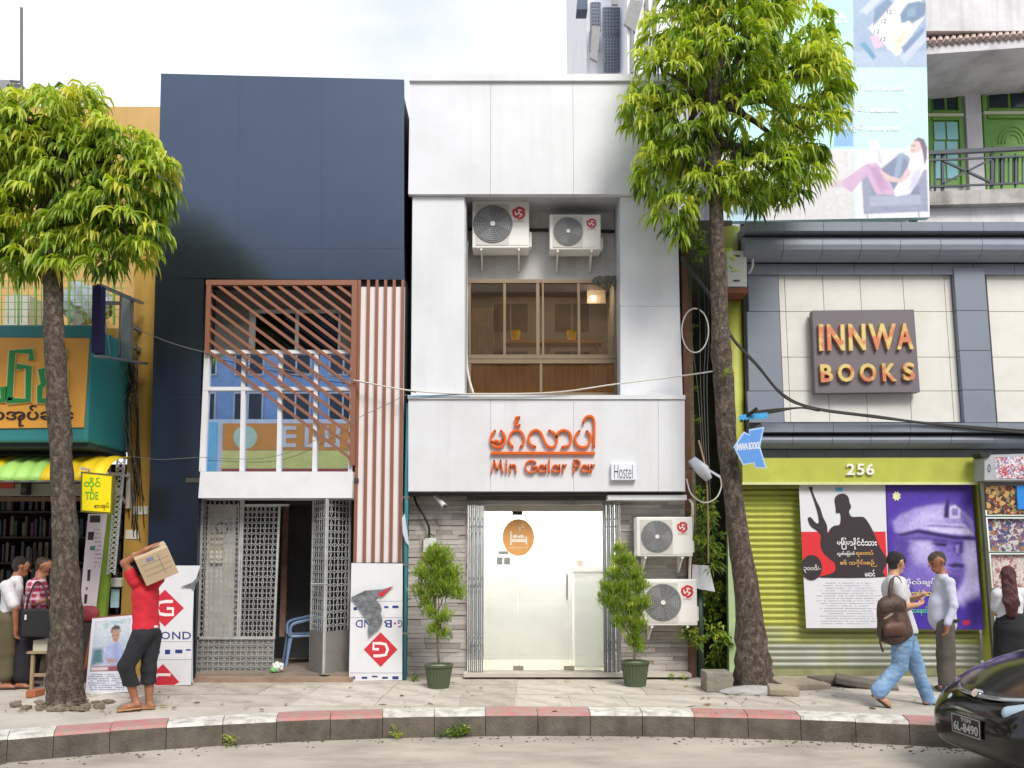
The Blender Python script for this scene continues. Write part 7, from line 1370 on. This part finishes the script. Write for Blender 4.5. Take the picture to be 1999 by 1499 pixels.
def wC(j, fl, f, u, r):
    hem = j['pelvis'] + v3((0, 0, .0)); return [('lavender_shirt', LAV, top(j, fl, .012, belly=.012, long=True), dict(h=.0105, k=.016, clips=[], fold=.007, seed=11)), ('trousers', GTR, legs(j, .022, 1.0, .02), dict(h=.0105, k=.03, clips=[((0, 0, .045), (0, 0, -1))], fold=.007, seed=12)), ('shoe', M('shoe_dark', '#2a2422', .5), [(j['anL'] - v3((-.03, 0, .05)), j['toL'] - v3((0, 0, .005)), .04, .04, ((0, 0, 1), 1.4))], dict(h=.01)), ('shoe', M('shoe_dark', '#2a2422'), [(j['anR'] - v3((-.03, 0, .05)), j['toR'] - v3((0, 0, .005)), .04, .04, ((0, 0, 1), 1.4))], dict(h=.01)),
        ('belt', M('belt_black', '#24211f', .5), [(j['pelvis'] + v3((0, 0, .035)), j['pelvis'] + v3((0, 0, .034)), .172, .172, (fl, 1.12))], dict(h=.0105, clips=[(j['pelvis'] + v3((0, 0, .055)), (0, 0, 1)), (j['pelvis'] + v3((0, 0, .02)), (0, 0, -1))]))]
person('person in a lavender shirt and taupe trousers standing before the purple poster', 10.15, JC, (-.95, -.15, -.22), SKIN, HAIRG, wC, 'short', curls=(.5, .5), palm=((-1, 0, 0), (-1, 0, 0)), seed=5, sc=1.05)
# --- two customers at the left shop
def plaid():
    m = M('shirt_plaid', '#a8344c', .8); nt = m.node_tree; b_ = nt.nodes['Principled BSDF']; t_ = nt.nodes.new('ShaderNodeTexCoord'); outs = []
    for ax_ in ('X', 'Z'):
        w_ = nt.nodes.new('ShaderNodeTexWave'); w_.bands_direction = ax_; w_.inputs['Scale'].default_value = 4.4; w_.inputs['Distortion'].default_value = .6; nt.links.new(t_.outputs['Object'], w_.inputs['Vector']); r_ = nt.nodes.new('ShaderNodeValToRGB'); r_.color_ramp.elements[0].position = .62; r_.color_ramp.elements[1].position = .74; nt.links.new(w_.outputs['Fac'], r_.inputs['Fac']); outs.append(r_.outputs['Color'])
    ad = nt.nodes.new('ShaderNodeMix'); ad.data_type = 'RGBA'; ad.blend_type = 'ADD'; ad.inputs['Factor'].default_value = 1; nt.links.new(outs[0], ad.inputs['A']); nt.links.new(outs[1], ad.inputs['B']); mm = nt.nodes.new('ShaderNodeMath'); mm.operation = 'MULTIPLY'; mm.inputs[1].default_value = .6; nt.links.new(ad.outputs['Result'], mm.inputs[0])
    x_ = nt.nodes.new('ShaderNodeMix'); x_.data_type = 'RGBA'; x_.inputs['A'].default_value = srgb('#9c2c48') + (1,); x_.inputs['B'].default_value = srgb('#d8b8c4') + (1,); nt.links.new(mm.outputs['Value'], x_.inputs['Factor']); nt.links.new(x_.outputs['Result'], b_.inputs['Base Color']); return m
WSH = M('shirt_white', '#cfcfd3', .85, var=.08, bump=.7, bs=13); OLV = M('shorts_olive', '#5a523a', .85, var=.12); LON = M('longyi_dark', '#24222c', .9, var=.2)
JD = dict(head=(43, 1108, .05), neck=(32, 1128, .02), chest=(24, 1152, .0), waist=(20, 1185, .0), pelvis=(20, 1205, .0), shL=(26, 1143, .17), elL=(40, 1180, .22), wrL=(52, 1200, .2), shR=(14, 1144, -.17), elR=(30, 1186, -.2), wrR=(31, 1225, -.16), haR=(31, 1236, -.16), hipL=(22, 1212, .09), knL=(22, 1272, .1), anL=(24, 1333, .1), toL=(40, 1338, .14), hipR=(17, 1212, -.09), knR=(13, 1272, -.08), anR=(10, 1334, -.08), toR=(26, 1342, -.08))
def wD(j, fl, f, u, r): return [('white_shirt', WSH, top(j, fl, .012, .85), dict(h=.0105, k=.018, fold=.006, seed=13, clips=[(j['pelvis'] - v3((0, 0, .02)), (0, 0, -1))])), ('olive_trousers', OLV, legs(j, .03, .7, .02), dict(h=.0105, k=.04, fold=.007, seed=14)), ('sandal', SANDD, sandal(j, 'L', fl, 0), dict(h=.008, k=.01)), ('sandal', SANDD, sandal(j, 'R', fl, 0), dict(h=.008, k=.01))]
person('person in a white shirt and olive trousers at the left shop counter', 10.35, JD, (.75, .62, -.25), SKIN, HAIRB, wD, 'short', palm=((1, 0, 0), (1, 0, 0)), seed=6)
JE = dict(head=(86, 1108, .05), neck=(78, 1127, .02), chest=(72, 1150, .0), waist=(68, 1185, .0), pelvis=(64, 1207, .0), shL=(80, 1141, .16), elL=(88, 1178, .2), wrL=(102, 1166, .08), shR=(64, 1142, -.16), elR=(68, 1176, -.2), wrR=(93, 1170, -.12), haR=(101, 1166, -.08), hipL=(64, 1214, .07), knL=(58, 1275, .07), anL=(54, 1333, .08), toL=(68, 1338, .1), hipR=(60, 1214, -.07), knR=(50, 1275, -.07), anR=(42, 1334, -.07), toR=(56, 1342, -.08))
def wE(j, fl, f, u, r): return [('plaid_shirt', plaid(), top(j, fl, .012, .85), dict(h=.0105, k=.018, fold=.006, seed=15, clips=[(j['pelvis'] - v3((0, 0, .02)), (0, 0, -1))])), ('longyi', LON, [(j['waist'] * .3 + j['pelvis'] * .7, j['pelvis'], .15, .16), (j['pelvis'], (j['anL'] + j['anR']) / 2 + v3((0, 0, .12)), .17, .15)], dict(h=.0105, k=.04, fold=.008, seed=16)), ('sandal', SANDD, sandal(j, 'L', fl, 0), dict(h=.008, k=.01)), ('sandal', SANDD, sandal(j, 'R', fl, 0), dict(h=.008, k=.01))]
person('person in a red plaid shirt and dark longyi reading at the left shop', 10.4, JE, (.9, .2, -.4), SKIN, M('hair_cropped', '#3a2c22', .6, var=.3, vs=40), wE, 'thin', curls=(.9, .9), palm=((0, -.5, 1), (0, .3, 1)), seed=7)
bg_ = thing('shoulder_bag', 'black shoulder bag hanging on the person in plaid', 'bag', P(74, 1240, 10.1)); q = P(75, 1216, 10.12); MB().box(q.x - .19, q.x + .19, 10.09, 10.18, P(75, 1243, 10.12).z, P(75, 1188, 10.12).z).build('body', M('bag_black', '#1e1d20', .6, var=.2), bg_, bevel=.025); MB().tube(smoothpath([P(50, 1192, 10.12), P(58, 1160, 10.1), P(72, 1136, 10.16), P(88, 1150, 10.14), P(96, 1190, 10.12)], 5), .012, 5).build('strap', M('bag_black', '#1e1d20'), bg_, smooth=True); MB().pbox(48, 1200, 51, 1210, 10.08, 10.089).build('zip_tag', WHT, bg_)
# --- woman at the book rack
MAR = M('hair_maroon', '#4a1f20', .5, var=.5, vs=40, bump=1.0, bs=90, stretch=(1, 1, .2)); BLT = M('skirt_black', '#16171c', .8, var=.2)
JF = dict(head=(1967, 1128, .0), neck=(1967, 1150, .0), chest=(1970, 1175, .0), waist=(1972, 1208, .0), pelvis=(1974, 1230, .0), shL=(1949, 1160, .0), elL=(1946, 1196, .05), wrL=(1962, 1212, .25), shR=(1993, 1160, .0), elR=(2004, 1192, .05), wrR=(1990, 1208, .28), hipL=(1966, 1236, .0), knL=(1966, 1292, .0), anL=(1966, 1344, .0), toL=(1968, 1348, .12), hipR=(1984, 1236, .0), knR=(1984, 1292, .0), anR=(1984, 1344, .0), toR=(1986, 1348, .12))
def wF(j, fl, f, u, r): return [('white_blouse', WSH, top(j, fl, .015, .7), dict(h=.0105, k=.03, fold=.006, seed=17, clips=[(j['pelvis'] + v3((0, 0, .03)), (0, 0, -1))])), ('black_skirt', BLT, [(j['waist'], j['pelvis'], .145, .175), (j['pelvis'], (j['anL'] + j['anR']) / 2 + v3((0, 0, .15)), .18, .2)], dict(h=.0105, k=.04, fold=.008, seed=18))]
person('person with long maroon hair and black skirt facing the book rack', 10.0, JF, (.35, .93, -.1), SKIN2, MAR, wF, 'long', seed=8)

# ================================================================== black car
CBK = M('car_black_paint', '#07080a', .16, var=.1, coat=.45, spec=.35, dirt='#2c2a27', da=.35, ds=3); CGL = M('car_glass', '#0c0f12', .04, var=.1); CHR = M('car_chrome', '#b8bcc2', .12, metal=1.0, var=.03); RUB = M('car_rubber', '#141414', .8); 
car = thing('black_car', 'glossy black car at the kerb with its nose at the right edge', 'car', (0, 0, 0))
def loft(sts, smooth=True):
    vs = []; n = 0
    for x, w, zt, zs, zb in sts:
        ring = [(0, zt), (.45 * w, zt - .008), (.80 * w, zt - .04), (.96 * w, zs), (w, (zs + zb) / 2 + .08), (.99 * w, zb + .12), (.93 * w, zb), (.5 * w, zb - .01)]
        full = [(y, z) for y, z in ring] + [(0, zb - .01)] + [(-y, z) for y, z in ring[:0:-1]]; n = len(full); vs += [(x, y, z) for y, z in full]
    k = len(sts); fs = [(i * n + j, i * n + (j + 1) % n, (i + 1) * n + (j + 1) % n, (i + 1) * n + j) for i in range(k - 1) for j in range(n)] + [tuple(range(n - 1, -1, -1)), tuple(range((k - 1) * n, k * n))]
    return MB().add(vs, [f[::-1] for f in fs])
def sub(o, l=2): m_ = o.modifiers.new('s', 'SUBSURF'); m_.levels = l; m_.render_levels = l; return o
sub(loft([(-2.25, .66, .92, .8, .42), (-2.2, .76, 1.0, .85, .3), (-1.9, .83, 1.04, .92, .24), (-1.0, .86, 1.05, .92, .22), (.2, .86, 1.06, .92, .22), (.85, .86, 1.14, .94, .22), (1.3, .85, 1.06, .88, .22), (1.7, .82, .95, .78, .22), (1.95, .76, .81, .68, .21), (2.12, .66, .72, .60, .22), (2.22, .54, .62, .52, .26), (2.26, .42, .54, .46, .30)]).build('body', CBK, car, smooth=True, local=True))
sub(loft([(-2.15, .62, 1.1, 1.06, 1.0), (-1.9, .70, 1.42, 1.25, 1.0), (-1.2, .72, 1.55, 1.36, 1.0), (-.2, .72, 1.57, 1.38, 1.0), (.35, .71, 1.48, 1.32, 1.0), (1.0, .70, 1.13, 1.08, 1.0)]).build('greenhouse', CGL, car, smooth=True, local=True))
b = MB(); b.box(-1.8, .1, -.62, .62, 1.545, 1.575); sub(b.build('roof', CBK, car, smooth=True, bevel=.05, local=True), 1)
for sx in (1.38, -1.35):
    for sy in (-1, 1):
        w_ = MB().lathe([(.18, -.1), (.29, -.1), (.31, -.07), (.31, .07), (.29, .1), (.18, .1)], (sx, sy * .78, .31), 28, 'y').build('wheel', RUB, car, smooth=False, local=True)
        MB().lathe([(.19, -.102), (.17, -.06), (.03, -.07), (.03, .07), (.17, .06), (.19, .102)], (sx, sy * .78, .31), 20, 'y').build('rim', CHR, w_, local=True)
def patch(nm, pts, d, mat, par=car): return MB().prism(pts, d).build(nm, mat, par, bevel=.006, local=True)
for sy in (-1, 1):
    hl = sdf_obj('headlight', [(v3((2.15, sy * .36, .625)), v3((1.82, sy * .70, .70)), .06 if sy > 0 else .04, .10 if sy > 0 else .07, ((.2, sy * .9, .3), 1.3))], M('lamp_lens', '#a9bccc', .06, var=.15, vs=12, coat=1), car, h=.012, k=.02)
    MB().lathe([(.03, -.05), (.045, 0), (.03, .05)], (1.99, sy * .60, .67), 12, 'y').build('bulb_reflector', CHR, hl, local=True)
    sdf_obj('fog_light_recess', [(v3((2.15, sy * .5, .36)), v3((2.08, sy * .6, .36)), .05, .05)], M('car_trim_black', '#101113', .5), car, h=.012, k=.02)
    sdf_obj('mirror', [(v3((.75, sy * .93, 1.06)), v3((.78, sy * 1.0, 1.07)), .07, .08, ((1, 0, 0), 1.6))], CBK, car, h=.015, k=.02)
MB().tube(smoothpath([(2.02, -.44, .735), (2.13, -.25, .715), (2.165, 0, .71), (2.13, .25, .715), (2.02, .44, .735)], 5), [.012] + [.020] * 19 + [.012], 8).build('chrome_bar', CHR, car, smooth=True, local=True)
MB().tube([(2.14, 0, .715), (2.185, 0, .73)], [.04, .034], 16).build('emblem', CHR, car, smooth=False, local=True)
patch('grille_slot', [(2.225, -.2, .575), (2.225, .2, .575), (2.232, .19, .545), (2.232, -.19, .545)], (.012, 0, 0), M('car_trim_black', '#101113'))
patch('lower_intake', [(2.235, -.2, .335), (2.235, .2, .335), (2.225, .19, .29), (2.225, -.19, .29)], (.014, 0, 0), M('car_trim_black', '#101113'))
np_ = patch('number_plate', [(2.265, -.18, .39), (2.265, .18, .39), (2.262, .18, .54), (2.262, -.18, .54)], (.012, 0, 0), M('plate_black', '#1c1d20', .5))
pf = M('plate_ink', '#b5b6b4', .5)
def plate_text(s, y0, y1, z0, z1):
    v, f = text_mesh(s, .02); b = MB(); b.v = [(2.2785 + .0015 * (q[2] > 0), y0 + (y1 - y0) * q[0], z0 + (z1 - z0) * q[1]) for q in v]; b.f = f; b.m = [0] * len(f); b.build('plate_lettering', pf, np_, local=True)
plate_text('YGN', -.06, .07, .495, .525); plate_text('6L-8490', -.155, .155, .41, .485)
for y0, y1, z0, z1 in ((-.178, .178, .533, .538), (-.178, .178, .392, .397), (-.178, -.173, .397, .533), (.173, .178, .397, .533)): MB().box(2.2775, 2.2795, y0, y1, z0, z1).build('plate_border', pf, np_, local=True)
N_ = P(1888, 1400, 6.8); hd = R(180 + 5); car.rotation_euler = (0, 0, hd); car.location = (N_.x - 2.26 * math.cos(hd), 6.8 - 2.26 * math.sin(hd), -.22)

# ------------------------------------------------------------------ litter on the pavement
g_ = np.random.default_rng(5); B = []; D = []
for i in range(150):
    x = g_.uniform(0, 1990) if i > 70 else g_.normal(1480 if i % 2 else 140, 90); y = g_.uniform(1330, 1395); q = G(x, y)
    if abs(x - 1060) < 120 and i % 3: continue
    B.append((q.x, q.y, .012)); D.append((g_.normal(), g_.normal(), .05))
leaf_mesh('fallen_leaves', B, D, g_.uniform(.05, .13, len(B)), g_.uniform(.015, .03, len(B)), g_.uniform(0, 1, len(B)), leafmat('dry_leaf', ['#6a5434', '#8a7444', '#5a4a30', '#8f8a4a'], .1), None, .06, 3)
tag(bpy.data.objects['fallen_leaves'], 'scattered dry leaves lying on the pavement', 'leaves', kind='stuff')
